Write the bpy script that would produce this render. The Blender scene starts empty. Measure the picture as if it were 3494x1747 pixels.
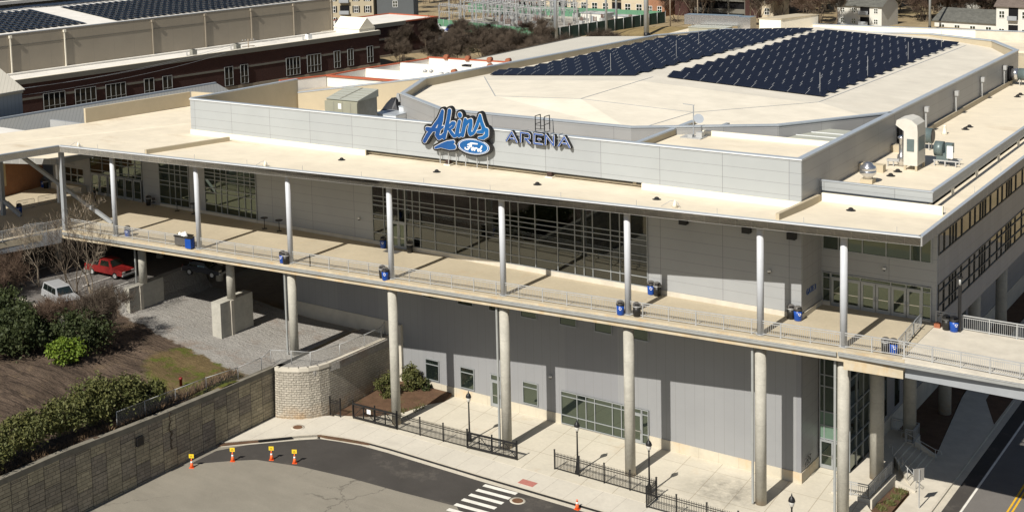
import bpy, bmesh, math, random
from mathutils import Vector, Matrix
R_ = math.radians
random.seed(7)
SC = bpy.context.scene
COL = SC.collection

# ---------------------------------------------------------------- helpers
def tag(o, label=None, cat=None, group=None, kind=None):
    if label: o['label'] = label
    if cat: o['category'] = cat
    if group: o['group'] = group
    if kind: o['kind'] = kind
    return o

def thing(name, label, cat, loc=(0, 0, 0), rz=0.0, group=None):
    o = bpy.data.objects.new(name, None)
    o.empty_display_size = 0.3
    COL.objects.link(o)
    o.location = loc
    o.rotation_euler = (0, 0, rz)
    return tag(o, label, cat, group)

class MB:
    """mesh builder: collects faces, builds ONE mesh object"""
    def __init__(s):
        s.v = []; s.f = []; s.m = []; s.sm = []
    def face(s, pts, m=0, smooth=False):
        i = len(s.v)
        s.v += [tuple(p) for p in pts]
        s.f.append(tuple(range(i, i + len(pts)))); s.m.append(m); s.sm.append(smooth)
        return s
    def box(s, x0, x1, y0, y1, z0, z1, m=0):
        return s.prism([(x0, y0), (x1, y0), (x1, y1), (x0, y1)], z0, z1, m)
    def prism(s, poly, z0, z1, m=0, mtop=None, bottom=True):
        """poly counter-clockwise seen from above; z0/z1 number or list per corner"""
        n = len(poly)
        a = z0 if isinstance(z0, (list, tuple)) else [z0] * n
        b = z1 if isinstance(z1, (list, tuple)) else [z1] * n
        i = len(s.v)
        s.v += [(poly[k][0], poly[k][1], a[k]) for k in range(n)]
        s.v += [(poly[k][0], poly[k][1], b[k]) for k in range(n)]
        if bottom:
            s.f.append(tuple(i + k for k in reversed(range(n)))); s.m.append(m); s.sm.append(False)
        s.f.append(tuple(i + n + k for k in range(n))); s.m.append(m if mtop is None else mtop); s.sm.append(False)
        for k in range(n):
            k2 = (k + 1) % n
            s.f.append((i + k, i + k2, i + n + k2, i + n + k)); s.m.append(m); s.sm.append(False)
        return s
    def bar(s, p, q, w, h=None, m=0, up=(0, 0, 1)):
        """rectangular bar from p to q"""
        p = Vector(p); q = Vector(q); h = w if h is None else h
        d = (q - p).normalized(); u = Vector(up)
        if abs(d.dot(u)) > .98: u = Vector((0, 1, 0))
        a = d.cross(u).normalized() * w / 2; b = a.cross(d).normalized() * h / 2
        c = [p - a - b, p + a - b, p + a + b, p - a + b, q - a - b, q + a - b, q + a + b, q - a + b]
        i = len(s.v); s.v += [tuple(x) for x in c]
        for f in ((0, 3, 2, 1), (4, 5, 6, 7), (0, 1, 5, 4), (1, 2, 6, 5), (2, 3, 7, 6), (3, 0, 4, 7)):
            s.f.append(tuple(i + k for k in f)); s.m.append(m); s.sm.append(False)
        return s
    def tube(s, pts, r, seg=8, m=0, caps=True, smooth=True):
        pts = [Vector(p) for p in pts]; n = len(pts)
        rr = r if isinstance(r, (list, tuple)) else [r] * n
        i0 = len(s.v); prev = None
        for k in range(n):
            d = (pts[min(k + 1, n - 1)] - pts[max(k - 1, 0)])
            d = d.normalized() if d.length > 1e-9 else Vector((0, 0, 1))
            if prev is None:
                u = Vector((0, 0, 1)) if abs(d.z) < .9 else Vector((1, 0, 0))
                a = d.cross(u).normalized()
            else:
                a = (prev - d * prev.dot(d)).normalized()
            prev = a; b = d.cross(a)
            for j in range(seg):
                t = 2 * math.pi * j / seg
                s.v.append(tuple(pts[k] + (a * math.cos(t) + b * math.sin(t)) * rr[k]))
        for k in range(n - 1):
            for j in range(seg):
                j2 = (j + 1) % seg
                s.f.append((i0 + k * seg + j, i0 + k * seg + j2, i0 + (k + 1) * seg + j2, i0 + (k + 1) * seg + j))
                s.m.append(m); s.sm.append(smooth)
        if caps:
            s.f.append(tuple(i0 + j for j in reversed(range(seg)))); s.m.append(m); s.sm.append(False)
            s.f.append(tuple(i0 + (n - 1) * seg + j for j in range(seg))); s.m.append(m); s.sm.append(False)
        return s
    def cyl(s, x, y, z0, z1, r, seg=16, m=0, r1=None):
        return s.tube([(x, y, z0), (x, y, z1)], [r, r if r1 is None else r1], seg, m)
    def lathe(s, prof, x=0, y=0, z=0, seg=16, m=0, smooth=True):
        """prof: list of (radius, height)"""
        i0 = len(s.v); n = len(prof)
        for (r, h) in prof:
            for j in range(seg):
                t = 2 * math.pi * j / seg
                s.v.append((x + r * math.cos(t), y + r * math.sin(t), z + h))
        for k in range(n - 1):
            for j in range(seg):
                j2 = (j + 1) % seg
                s.f.append((i0 + k * seg + j, i0 + k * seg + j2, i0 + (k + 1) * seg + j2, i0 + (k + 1) * seg + j))
                s.m.append(m); s.sm.append(smooth)
        s.f.append(tuple(i0 + j for j in reversed(range(seg)))); s.m.append(m); s.sm.append(False)
        s.f.append(tuple(i0 + (n - 1) * seg + j for j in range(seg))); s.m.append(m); s.sm.append(False)
        return s
    def wall(s, p, q, z0, z1, t, m=0):
        """vertical wall from p to q (xy), thickness t to the left of p->q; z per end allowed"""
        p = Vector((p[0], p[1])); q = Vector((q[0], q[1])); d = (q - p).normalized()
        nrm = Vector((-d.y, d.x)) * t
        a = z0 if isinstance(z0, (list, tuple)) else (z0, z0)
        b = z1 if isinstance(z1, (list, tuple)) else (z1, z1)
        poly = [p, q, q + nrm, p + nrm]
        if t < 0:
            poly = poly[::-1]; zz = (1, 1, 0, 0)
            return s.prism(poly, [a[0], a[1], a[1], a[0]], [b[0], b[1], b[1], b[0]], m) if False else \
                s.prism([p + nrm, q + nrm, q, p], [a[0], a[1], a[1], a[0]], [b[0], b[1], b[1], b[0]], m)
        return s.prism(poly, [a[0], a[1], a[1], a[0]], [b[0], b[1], b[1], b[0]], m)
    def build(s, name, mats, parent=None, local=False, label=None):
        me = bpy.data.meshes.new(name)
        me.from_pydata(s.v, [], s.f)
        if not isinstance(mats, (list, tuple)): mats = [mats]
        for mt in mats: me.materials.append(mt)
        me.polygons.foreach_set('material_index', s.m)
        me.polygons.foreach_set('use_smooth', s.sm)
        me.update()
        o = bpy.data.objects.new(name, me)
        COL.objects.link(o)
        if parent is not None:
            o.parent = parent
            if not local:      # mesh is in world coordinates
                o.matrix_parent_inverse = world(parent).inverted()
        if label: o['label'] = label
        return o

def world(o):
    m = Matrix.Translation(o.location) @ o.rotation_euler.to_matrix().to_4x4()
    if o.parent: m = world(o.parent) @ o.matrix_parent_inverse @ m
    return m

KIDS = {}
def kids(o):
    return [c for c in bpy.data.objects if c.parent == o]

def tree_of(o):
    return (o, [tree_of(c) for c in kids(o)])

def dup(tr, loc=None, rz=None, label=None, group=None, scale=None, parent=None):
    """copy of a thing with copies of its parts and sub-parts (mesh data shared)"""
    o, ch = tr
    c = o.copy(); COL.objects.link(c)
    if loc is not None: c.location = loc
    if rz is not None: c.rotation_euler = (0, 0, rz)
    if scale is not None: c.scale = (scale,) * 3 if not isinstance(scale, (tuple, list)) else scale
    if parent is not None: c.parent = parent
    if label: c['label'] = label
    if group: c['group'] = group
    for t in ch: dup(t, parent=c)
    return c

# ---------------------------------------------------------------- materials
class NT:
    def __init__(s, name):
        s.mat = bpy.data.materials.new(name); s.mat.use_nodes = True
        s.t = s.mat.node_tree; s.n = s.t.nodes; s.l = s.t.links
        s.bsdf = s.n['Principled BSDF']; s.out = s.n['Material Output']
        s.tc = s.n.new('ShaderNodeTexCoord')
        s.obj = s.tc.outputs['Object']
    def link(s, a, b): s.l.new(a, b)
    def val(s, node, k, v):
        if hasattr(v, 'is_output'): s.link(v, node.inputs[k])
        else: node.inputs[k].default_value = v
    def mapping(s, vec=None, scale=(1, 1, 1), loc=(0, 0, 0), rot=(0, 0, 0)):
        m = s.n.new('ShaderNodeMapping'); s.link(vec or s.obj, m.inputs[0])
        m.inputs['Scale'].default_value = scale; m.inputs['Location'].default_value = loc; m.inputs['Rotation'].default_value = rot
        return m.outputs[0]
    def noise(s, scale, detail=4, rough=.6, vec=None, dist=0):
        m = s.n.new('ShaderNodeTexNoise'); s.link(vec or s.obj, m.inputs['Vector'])
        m.inputs['Scale'].default_value = scale; m.inputs['Detail'].default_value = detail
        m.inputs['Roughness'].default_value = rough; m.inputs['Distortion'].default_value = dist
        return m.outputs['Fac']
    def voronoi(s, scale, feature='F1', vec=None, out='Distance'):
        m = s.n.new('ShaderNodeTexVoronoi'); m.feature = feature; s.link(vec or s.obj, m.inputs['Vector'])
        m.inputs['Scale'].default_value = scale
        return m.outputs[out]
    def math(s, op, a, b=0.0, c=0.0, clamp=False):
        m = s.n.new('ShaderNodeMath'); m.operation = op; m.use_clamp = clamp
        s.val(m, 0, a); s.val(m, 1, b)
        if len(m.inputs) > 2: s.val(m, 2, c)
        return m.outputs[0]
    def sep(s, vec=None):
        m = s.n.new('ShaderNodeSeparateXYZ'); s.link(vec or s.obj, m.inputs[0]); return m.outputs
    def comb(s, x, y, z):
        m = s.n.new('ShaderNodeCombineXYZ'); s.val(m, 0, x); s.val(m, 1, y); s.val(m, 2, z); return m.outputs[0]
    def ramp(s, fac, a, b):
        m = s.n.new('ShaderNodeMapRange'); m.clamp = True
        s.val(m, 0, fac); m.inputs[1].default_value = a; m.inputs[2].default_value = b
        return m.outputs[0]
    def mix(s, fac, a, b, mode='MIX'):
        m = s.n.new('ShaderNodeMix'); m.data_type = 'RGBA'; m.blend_type = mode
        s.val(m, 0, fac)
        for k, v in ((6, a), (7, b)):
            if isinstance(v, (tuple, list)): v = (*v[:3], 1)
            s.val(m, k, v)
        return m.outputs[2]
    def vary(s, col, scale, amt, detail=5, vec=None):
        """col times 1 +- amt following a noise"""
        f = s.noise(scale, detail, .65, vec)
        g = s.math('MULTIPLY_ADD', s.ramp(f, .25, .75), 2 * amt, 1 - amt)
        return s.mix(1.0, col, s.comb(g, g, g), 'MULTIPLY')
    def joints(s, u, period, width, off=0.0):
        """1 on thin lines at every period along u"""
        a = s.math('ADD', u, off + 1000 * period)
        b = s.math('MODULO', a, period)
        c = s.math('LESS_THAN', b, width)
        return c
    def bump(s, h, strength=.3, dist=.02):
        b = s.n.new('ShaderNodeBump'); b.inputs['Strength'].default_value = strength; b.inputs['Distance'].default_value = dist
        s.link(h, b.inputs['Height']); s.link(b.outputs[0], s.bsdf.inputs['Normal'])
    def done(s, col, rough=.7, spec=.3, metal=0.0):
        s.val(s.bsdf, 'Base Color', (*col[:3], 1) if isinstance(col, (tuple, list)) else col)
        s.val(s.bsdf, 'Roughness', rough); s.val(s.bsdf, 'Specular IOR Level', spec); s.val(s.bsdf, 'Metallic', metal)
        return s.mat

def plain(name, col, rough=.6, spec=.4, metal=0.0, amt=.08, scale=1.5):
    n = NT(name)
    return n.done(n.vary(col, scale, amt), rough, spec, metal)

def m_roof(name, col, stain=.42, dirt=(.36, .24, .12)):
    n = NT(name)
    c = n.vary(col, .35, .10, 6)
    c = n.vary(c, 2.2, .05, 5, n.mapping(scale=(.35, 2.2, 1)))
    st = n.ramp(n.noise(.16, 8, .72, n.mapping(scale=(.6, 1.5, 1))), .575, .72)
    c = n.mix(n.math('MULTIPLY', st, stain), c, dirt)
    x, y, z = n.sep()
    seam = n.joints(y, 1.83, .03)
    c = n.mix(n.math('MULTIPLY', seam, .12), c, (.3, .26, .2))
    n.bump(n.noise(3, 5), .15, .03)
    return n.done(c, .75, .15)

def m_panel(name, col, pu=5.08, pz=.84, offu=0.0, offz=0.0, axis='XY', vary=.05, wu=.035, wz=.025, tone=0.0, tone_p=2.54, rough=.42, line=(.13, .13, .13), spec=.4, metal=.0, lz=.6):
    n = NT(name)
    x, y, z = n.sep()
    u = n.math('ADD', x, y)
    c = n.vary(col, .25, vary, 3)
    if tone:
        k = n.math('FLOOR', n.math('DIVIDE', n.math('ADD', u, offu + 1000 * tone_p), tone_p))
        w = n.n.new('ShaderNodeTexWhiteNoise'); w.noise_dimensions = '1D'; n.link(k, w.inputs['W'])
        g = n.math('MULTIPLY_ADD', w.outputs['Value'], 2 * tone, 1 - tone)
        c = n.mix(1.0, c, n.comb(g, g, n.math('MULTIPLY_ADD', w.outputs['Value'], 1.6 * tone, 1 - tone * .6)), 'MULTIPLY')
    j1 = n.joints(u, pu, wu, offu); j2 = n.math('MULTIPLY', n.joints(z, pz, wz, offz), lz) if pz else 0.0
    j = n.math('MAXIMUM', n.math('MULTIPLY', j1, .8), j2)
    c = n.mix(j, c, line)
    return n.done(c, rough, spec, metal)

def m_brick(name, c1, c2, mortar, bw, bh, ms=.02, axis='XZ', amt=.15, rough=.85, offset=.5, bump=.4, squash=1.0, freq=2, stain=None):
    n = NT(name)
    x, y, z = n.sep()
    u = n.math('ADD', x, y)
    b = n.n.new('ShaderNodeTexBrick'); b.offset = offset; b.squash = squash; b.squash_frequency = freq
    n.link(n.comb(u, z, 0.0), b.inputs['Vector'])
    b.inputs['Color1'].default_value = (*c1, 1); b.inputs['Color2'].default_value = (*c2, 1); b.inputs['Mortar'].default_value = (*mortar, 1)
    b.inputs['Scale'].default_value = 1; b.inputs['Mortar Size'].default_value = ms
    b.inputs['Brick Width'].default_value = bw; b.inputs['Row Height'].default_value = bh
    c = n.vary(b.outputs['Color'], .5, amt, 6)
    if stain:
        c = n.mix(n.math('MULTIPLY', n.ramp(n.noise(.35, 6, .7), .5, .68), .55), c, stain)
    inv = n.math('SUBTRACT', 1.0, b.outputs['Fac'])
    n.bump(inv, bump, .04)
    return n.done(c, rough, .2)

def m_ground(name, col, amt=.15, scale=.4, fine=6, fa=.12, cracks=0.0, spots=None, joints=None, rough=.85, bump=.2, jcol=(.25, .22, .18), spot_amt=.6, sscale=.2):
    n = NT(name)
    c = n.vary(col, scale, amt, 6)
    c = n.vary(c, fine, fa, 5)
    if spots:
        s = n.ramp(n.noise(sscale, 7, .75), .56, .72)
        c = n.mix(n.math('MULTIPLY', s, spot_amt), c, spots)
    x, y, z = n.sep()
    if cracks:
        w = n.mapping(scale=(1, 1, 0))
        d = n.noise(.8, 6, .7)
        dv = n.comb(n.math('MULTIPLY_ADD', d, 1.6, x), n.math('MULTIPLY_ADD', n.noise(.9, 6, .7, n.mapping(loc=(7, 3, 1))), 1.6, y), 0.0)
        v = n.voronoi(.16, 'DISTANCE_TO_EDGE', dv)
        k = n.math('LESS_THAN', v, .006)
        k = n.math('MULTIPLY', k, n.ramp(n.noise(.12, 2), .42, .6))
        c = n.mix(n.math('MULTIPLY', k, cracks), c, (.03, .03, .028))
    if joints:
        j = n.math('MAXIMUM', n.joints(x, joints[0], .03), n.joints(y, joints[1], .03, joints[2] if len(joints) > 2 else 0))
        c = n.mix(n.math('MULTIPLY', j, .7), c, jcol)
    n.bump(n.noise(9, 6), bump, .02)
    return n.done(c, rough, .2)

M = {}
def mats():
    M['roof'] = m_roof('cream_membrane', (.70, .625, .49))
    M['aroof'] = m_roof('arena_membrane', (.70, .645, .535), .08)
    M['groof'] = m_roof('grey_membrane_band', (.61, .57, .485), .06)
    M['wcurb'] = plain('white_membrane', (.80, .745, .62), .7, .2, 0, .06, .6)
    M['creamwall'] = plain('cream_membrane_wall', (.47, .405, .29), .7, .2, 0, .08, .4)
    M['wroof'] = m_roof('white_roof_membrane', (.70, .675, .62), .3, (.3, .28, .25))
    M['panel'] = m_panel('silver_panel', (.35, .37, .375), 5.08, .855, .92, .19, tone=.04, tone_p=5.08, wz=.03)
    M['upanel'] = m_panel('grey_wall_panel', (.32, .33, .335), 5.09, .845, .92, .42, tone=.03, tone_p=5.09)
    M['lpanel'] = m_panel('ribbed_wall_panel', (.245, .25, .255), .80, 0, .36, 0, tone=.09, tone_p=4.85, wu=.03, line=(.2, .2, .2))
    M['rpanel'] = m_panel('side_wall_panel', (.29, .29, .29), 1.22, .9, 0, 0, wu=.02, tone=.05, tone_p=1.22)
    M['apanel'] = m_panel('arena_wall_panel', (.30, .30, .295), 6.0, .85, 0, .2, tone=.05, tone_p=6.0, wz=.03)
    M['fascia'] = m_panel('canopy_fascia_panel', (.30, .30, .285), 1.22, 0, 0, 0, wu=.03, line=(.66, .66, .64), tone=.04, tone_p=1.22)
    M['cap'] = plain('metal_coping', (.47, .51, .55), .35, .5, .3, .06)
    M['capw'] = plain('bright_coping', (.72, .74, .75), .35, .5, 0, .05)
    M['steel'] = plain('painted_grey_steel', (.32, .34, .36), .5, .4, .1, .06)
    M['colpaint'] = plain('column_paint', (.50, .52, .55), .45, .4, 0, .05)
    M['galv'] = plain('galvanised_steel', (.42, .425, .42), .45, .5, .15, .12)
    M['dframe'] = plain('dark_bronze_frame', (.07, .07, .065), .4, .4, .2, .06)
    M['ptube'] = plain('gutter_metal', (.31, .32, .31), .45, .5, .1, .12)
    M['soffit'] = plain('soffit_metal', (.42, .36, .26), .6, .3, 0, .05)
    n = NT('pier_concrete'); c = n.vary((.40, .385, .335), .9, .16, 6); c = n.vary(c, 5, .1, 4)
    x, y, z = n.sep(); c = n.mix(n.math('MULTIPLY', n.joints(z, 3.05, .03, .6), .4), c, (.2, .19, .17))
    g = n.ramp(z, -12.1, -12.7); c = n.mix(n.math('MULTIPLY', g, n.math('MULTIPLY', .45, n.ramp(n.noise(2, 3), .3, .7))), c, (.45, .27, .12)); n.bump(n.noise(8, 5), .3, .02)
    M['pier'] = n.done(c, .85, .2)
    n = NT('deck_concrete'); c = n.vary((.44, .385, .285), .22, .12, 7); c = n.vary(c, 3, .06, 5)
    c = n.mix(n.math('MULTIPLY', n.ramp(n.noise(.3, 8, .75, n.mapping(scale=(1.4, .5, 1))), .58, .72), .3), c, (.40, .24, .10))
    c = n.mix(n.math('MULTIPLY', n.ramp(n.noise(.7, 7, .75), .60, .76), .25), c, (.24, .2, .14))
    x, y, z = n.sep(); c = n.mix(n.math('MULTIPLY', n.joints(x, 10.38, .04, 1.2), .4), c, (.2, .17, .12)); n.bump(n.noise(8, 5), .15, .02)
    M['deck'] = n.done(c, .8, .2)
    n = NT('stained_concrete_edge'); c = n.vary((.50, .43, .31), .8, .2, 7); c = n.mix(n.math('MULTIPLY', n.ramp(n.noise(.9, 7, .75, n.mapping(scale=(1, 1, .3))), .48, .66), .6), c, (.50, .32, .13)); c = n.mix(n.math('MULTIPLY', n.ramp(n.noise(1.3, 6, .7), .55, .7), .5), c, (.5, .48, .43))
    M['edge'] = n.done(c, .85, .15)
    n = NT('plinth_concrete'); c = n.vary((.52, .475, .38), .7, .14, 6); c = n.mix(n.math('MULTIPLY', n.ramp(n.noise(.35, 6, .7), .5, .66), .5), c, (.52, .32, .13)); x, y, z = n.sep()
    c = n.mix(n.math('MULTIPLY', n.joints(n.math('ADD', x, y), 1.62, .03), .5), c, (.3, .24, .17))
    M['plinth'] = n.done(c, .85, .15)
    M['cream_conc'] = plain('pale_concrete', (.55, .51, .43), .85, .15, 0, .14, .8)
    M['walk'] = m_ground('sidewalk_concrete', (.56, .525, .45), .08, .3, 5, .06, joints=(1.9, 40), spots=(.34, .31, .27), spot_amt=.3)
    n = NT('plaza_concrete'); c = n.vary((.56, .52, .43), .3, .09, 6); c = n.vary(c, 4, .06, 5); x, y, z = n.sep()
    j = n.math('MAXIMUM', n.joints(n.math('ADD', x, n.math('MULTIPLY', y, .06)), 2.6, .045, .9), n.joints(y, 4.4, .045, 1.75)); c = n.mix(n.math('MULTIPLY', j, .65), c, (.24, .19, .12))
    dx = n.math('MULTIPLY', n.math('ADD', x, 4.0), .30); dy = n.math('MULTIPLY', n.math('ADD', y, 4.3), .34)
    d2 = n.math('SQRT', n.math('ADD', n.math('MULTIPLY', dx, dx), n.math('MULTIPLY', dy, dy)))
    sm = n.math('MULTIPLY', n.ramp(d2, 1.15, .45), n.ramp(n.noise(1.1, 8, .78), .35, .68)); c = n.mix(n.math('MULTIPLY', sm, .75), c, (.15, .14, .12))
    c = n.mix(n.math('MULTIPLY', n.ramp(n.noise(.22, 7, .72), .58, .72), .35), c, (.46, .29, .12)); n.bump(n.noise(8, 5), .12, .02)
    M['plaza'] = n.done(c, .85, .15)
    M['curbc'] = m_ground('kerb_concrete', (.52, .48, .40), .12, .6, 6, .1)
    n = NT('asphalt_old'); c = n.vary((.245, .225, .185), .18, .12, 6); c = n.vary(c, 30, .22, 2); c = n.vary(c, .5, .08, 5, n.mapping(scale=(.4, 1.6, 1)))
    x, y, z = n.sep(); d = n.noise(.7, 6, .7)
    dv = n.comb(n.math('MULTIPLY_ADD', d, 2.2, x), n.math('MULTIPLY_ADD', n.noise(.8, 6, .7, n.mapping(loc=(7, 3, 1))), 2.2, y), 0.0)
    v = n.voronoi(.13, 'DISTANCE_TO_EDGE', dv); k = n.math('MULTIPLY', n.ramp(v, .0045, .0015), n.ramp(n.noise(.1, 2), .40, .52))
    c = n.mix(n.math('MULTIPLY', k, .55), c, (.07, .065, .055)); n.bump(n.noise(40, 3), .3, .01)
    M['asph'] = n.done(c, .9, .15)
    M['asphd'] = m_ground('asphalt_new', (.062, .057, .052), .18, .3, 14, .16, spots=(.18, .16, .135), rough=.9, spot_amt=.55, sscale=.25)
    M['asphr'] = m_ground('asphalt_road', (.16, .15, .14), .12, .3, 20, .16)
    n = NT('road_paint'); c = n.vary((.74, .72, .66), 1.2, .14, 6); wr = n.ramp(n.noise(7, 7, .8), .60, .68); c = n.mix(n.math('MULTIPLY', wr, .55), c, (.16, .15, .14)); M['paint'] = n.done(c, .7, .3)
    M['yellow'] = plain('yellow_road_paint', (.72, .42, .03), .7, .2, 0, .15, 3)
    M['mulch'] = m_ground('brown_mulch', (.11, .065, .04), .3, 1.2, 14, .35, spots=(.10, .12, .04), spot_amt=.6, sscale=.9, bump=.8)
    M['tac'] = plain('red_tactile_paving', (.42, .17, .14), .8, .2, 0, .15, 8)
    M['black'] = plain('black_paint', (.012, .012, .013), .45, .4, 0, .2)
    M['rubber'] = plain('black_rubber', (.02, .02, .02), .8, .2, 0, .2)
    M['dark'] = plain('dark_void', (.012, .012, .013), .9, .1)  # near-black stand-in for deep shade in undercroft, garage decks and recesses
    M['frame'] = plain('aluminium_frame', (.34, .36, .37), .35, .5, .3, .05)
    M['bluebin'] = plain('blue_plastic', (.008, .065, .34), .4, .5, 0, .12, 2)
    M['blackbin'] = plain('black_plastic', (.02, .019, .017), .45, .4, 0, .15, 2)
    M['binlid'] = plain('grey_plastic_lid', (.10, .095, .09), .4, .5, 0, .12, 2)
    M['white'] = plain('white_paint', (.80, .80, .78), .5, .4, 0, .05)
    M['orange'] = plain('orange_plastic', (.80, .13, .03), .5, .4, 0, .08)
    M['signy'] = plain('yellow_sign', (.85, .60, .03), .5, .4, 0, .05)
    M['olive'] = plain('olive_grey_metal', (.31, .305, .235), .5, .3, 0, .08, .8)
    M['olived'] = plain('weathered_olive_metal', (.25, .245, .21), .6, .3, 0, .2, 1.2)
    M['olivet'] = m_panel('ribbed_unit_roof', (.36, .37, .32), 50, 0, 0, 0, rough=.5)
    M['chrome'] = plain('bright_sheet_metal', (.65, .65, .66), .22, .5, .9, .06)
    M['teal'] = plain('dark_green_grey_metal', (.13, .17, .17), .4, .4, .2, .12)
    # glass: dark, mirror-like coated panes
    n = NT('dark_glass'); n.bsdf.inputs['IOR'].default_value = 2.45
    n.bsdf.inputs['Specular Tint'].default_value = (.72, .86, .70, 1); M['glass'] = n.done(n.vary((.010, .014, .013), .4, .3), .03, .5)
    n = NT('dull_dark_glass'); M['hglass'] = n.done(n.vary((.008, .009, .010), .4, .3), .05, .35)
    n = NT('tinted_clear_glass')
    tr = n.n.new('ShaderNodeBsdfTransparent'); tr.inputs[0].default_value = (.52, .68, .60, 1)
    gl = n.n.new('ShaderNodeBsdfGlossy'); gl.inputs['Roughness'].default_value = .02; gl.inputs[0].default_value = (.9, .95, .93, 1)
    fr = n.n.new('ShaderNodeFresnel'); fr.inputs[0].default_value = 2.2
    mx = n.n.new('ShaderNodeMixShader'); n.link(fr.outputs[0], mx.inputs[0]); n.link(tr.outputs[0], mx.inputs[1]); n.link(gl.outputs[0], mx.inputs[2])
    n.link(mx.outputs[0], n.out.inputs[0]); M['tglass'] = n.mat
    n = NT('bronze_mirror_glass'); c = n.vary((.035, .032, .018), .5, .3); n.bsdf.inputs['IOR'].default_value = 3.2
    n.bump(n.noise(.6, 2, .5), .10, .05)
    M['bglass'] = n.done(c, .04, .5)
    M['solar'] = m_solar()
    M['redbrick'] = m_brick('dark_red_brick', (.062, .027, .022), (.045, .02, .018), (.06, .045, .04), .22, .075, .006, amt=.12, bump=.1)
    M['orbrick'] = m_brick('orange_brick', (.26, .105, .045), (.21, .085, .04), (.25, .17, .11), .22, .075, .01, amt=.15, bump=.1)
    M['tan'] = m_panel('tan_precast', (.30, .262, .205), 3.8, 0, 0, 0, wu=.05, vary=.06, tone=.02, tone_p=7.6, line=(.25, .22, .18), rough=.85, spec=.1)
    M['stone'] = m_panel('grey_stone_band', (.155, .15, .13), 1.2, 0, 0, 0, wu=.02, vary=.1, line=(.15, .14, .12), rough=.85, spec=.1)
    n = NT('ashlar_retaining_wall'); x, y, z = n.sep(); u = n.math('ADD', x, y)
    b = n.n.new('ShaderNodeTexBrick'); b.offset = .37; b.squash = .62; b.squash_frequency = 3; n.link(n.comb(u, z, 0.0), b.inputs['Vector'])
    for k, v in (('Color1', (.40, .355, .275, 1)), ('Color2', (.30, .27, .21, 1)), ('Mortar', (.17, .15, .12, 1)), ('Scale', 1), ('Mortar Size', .022), ('Brick Width', .8), ('Row Height', .29)): b.inputs[k].default_value = v
    c = n.vary(b.outputs[0], .4, .2, 6)
    k = n.math('FLOOR', n.math('DIVIDE', n.math('ADD', u, 900), 1.5)); k2 = n.math('FLOOR', n.math('DIVIDE', n.math('ADD', z, n.math('MULTIPLY_ADD', n.math('MODULO', k, 2), .75, 90)), 1.5))
    w = n.n.new('ShaderNodeTexWhiteNoise'); w.noise_dimensions = '2D'; n.link(n.comb(k, k2, 0.0), w.inputs['Vector'])
    g = n.math('MULTIPLY_ADD', w.outputs['Value'], .5, .75); c = n.mix(1.0, c, n.comb(g, n.math('MULTIPLY', g, .985), n.math('MULTIPLY_ADD', w.outputs['Value'], .3, .8)), 'MULTIPLY')
    j = n.math('MAXIMUM', n.joints(u, 1.5, .05, 900 - 900), n.joints(n.math('ADD', z, n.math('MULTIPLY', n.math('MODULO', k, 2), .75)), 1.5, .045)); c = n.mix(n.math('MULTIPLY', j, .85), c, (.05, .045, .04))
    n.bump(n.math('SUBTRACT', 1.0, n.math('MAXIMUM', b.outputs['Fac'], j)), .6, .06); M['ashlar'] = n.done(c, .9, .15)
    M['leaf'] = m_leaf('privet_leaf', (.055, .07, .022), (.13, .125, .04))
    M['leafd'] = m_leaf('dark_evergreen_leaf', (.020, .032, .011), (.055, .066, .022))
    M['leafb'] = m_leaf('bright_leaf', (.07, .12, .012), (.16, .22, .025))
    M['leafy'] = m_leaf('yellow_green_needle', (.16, .15, .03), (.09, .10, .025))
    M['leafr'] = m_leaf('brown_dry_leaf', (.10, .065, .04), (.18, .12, .07))
    M['bark'] = plain('grey_brown_bark', (.17, .135, .10), .9, .1, 0, .3, 3)
    M['barkl'] = plain('pale_bark', (.30, .25, .19), .9, .1, 0, .3, 3)
    M['twig'] = plain('brown_twigs', (.085, .066, .05), .9, .1, 0, .25, .3)
    M['twigr'] = plain('reddish_twigs', (.105, .072, .052), .9, .1, 0, .25, .3)
    M['metalroof'] = m_panel('standing_seam_roof', (.24, .24, .225), .6, 0, 0, 0, wu=.09, line=(.16, .16, .15), rough=.4)  # base darkened to stand in for the hut's shadow on the shed
    M['metalwhite'] = m_panel('white_ribbed_roof', (.60, .565, .48), .6, 0, 0, 0, wu=.06, line=(.4, .37, .31), rough=.5)
    M['grnfence'] = m_panel('green_windscreen', (.10, .23, .14), 3.0, 0, 0, 0, wu=.08, tone=.06, tone_p=6, line=(.06, .14, .09), rough=.7)
    M['dgrnfence'] = m_panel('dark_green_windscreen', (.02, .045, .035), 3.0, 0, 0, 0, wu=.08, tone=.1, tone_p=6, line=(.01, .02, .015), rough=.7)
    M['shingle'] = m_brick('grey_shingles', (.13, .13, .115), (.10, .10, .09), (.08, .08, .07), .5, .2, .01, bump=.1)
    M['shingleb'] = m_brick('brown_shingles', (.16, .13, .11), (.13, .105, .09), (.1, .08, .07), .5, .2, .01, bump=.1)
    M['siding'] = m_panel('white_siding', (.62, .61, .56), 60, .2, 0, 0, wz=.02, line=(.4, .4, .37), rough=.8)
    M['sidingd'] = m_panel('charcoal_siding', (.10, .11, .115), 60, .25, 0, 0, wz=.02, line=(.06, .06, .06), rough=.8)
    M['sidingt'] = m_panel('tan_siding', (.40, .35, .25), 60, .2, 0, 0, wz=.02, line=(.3, .26, .19), rough=.8)
    M['beige'] = m_panel('beige_stucco', (.52, .45, .33), 4, 3, 0, 0, wu=.04, wz=.05, line=(.3, .26, .2), rough=.9)
    M['abrick'] = m_brick('apartment_brick', (.33, .15, .075), (.27, .12, .065), (.3, .22, .16), .4, .15, .015, amt=.15, bump=.1)
    M['gravelp'] = m_ground('pale_gravel_yard', (.45, .42, .37), .12, .3, 8, .15)
    M['carwhite'] = plain('white_car_paint', (.72, .72, .72), .25, .5, 0, .02)
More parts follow.
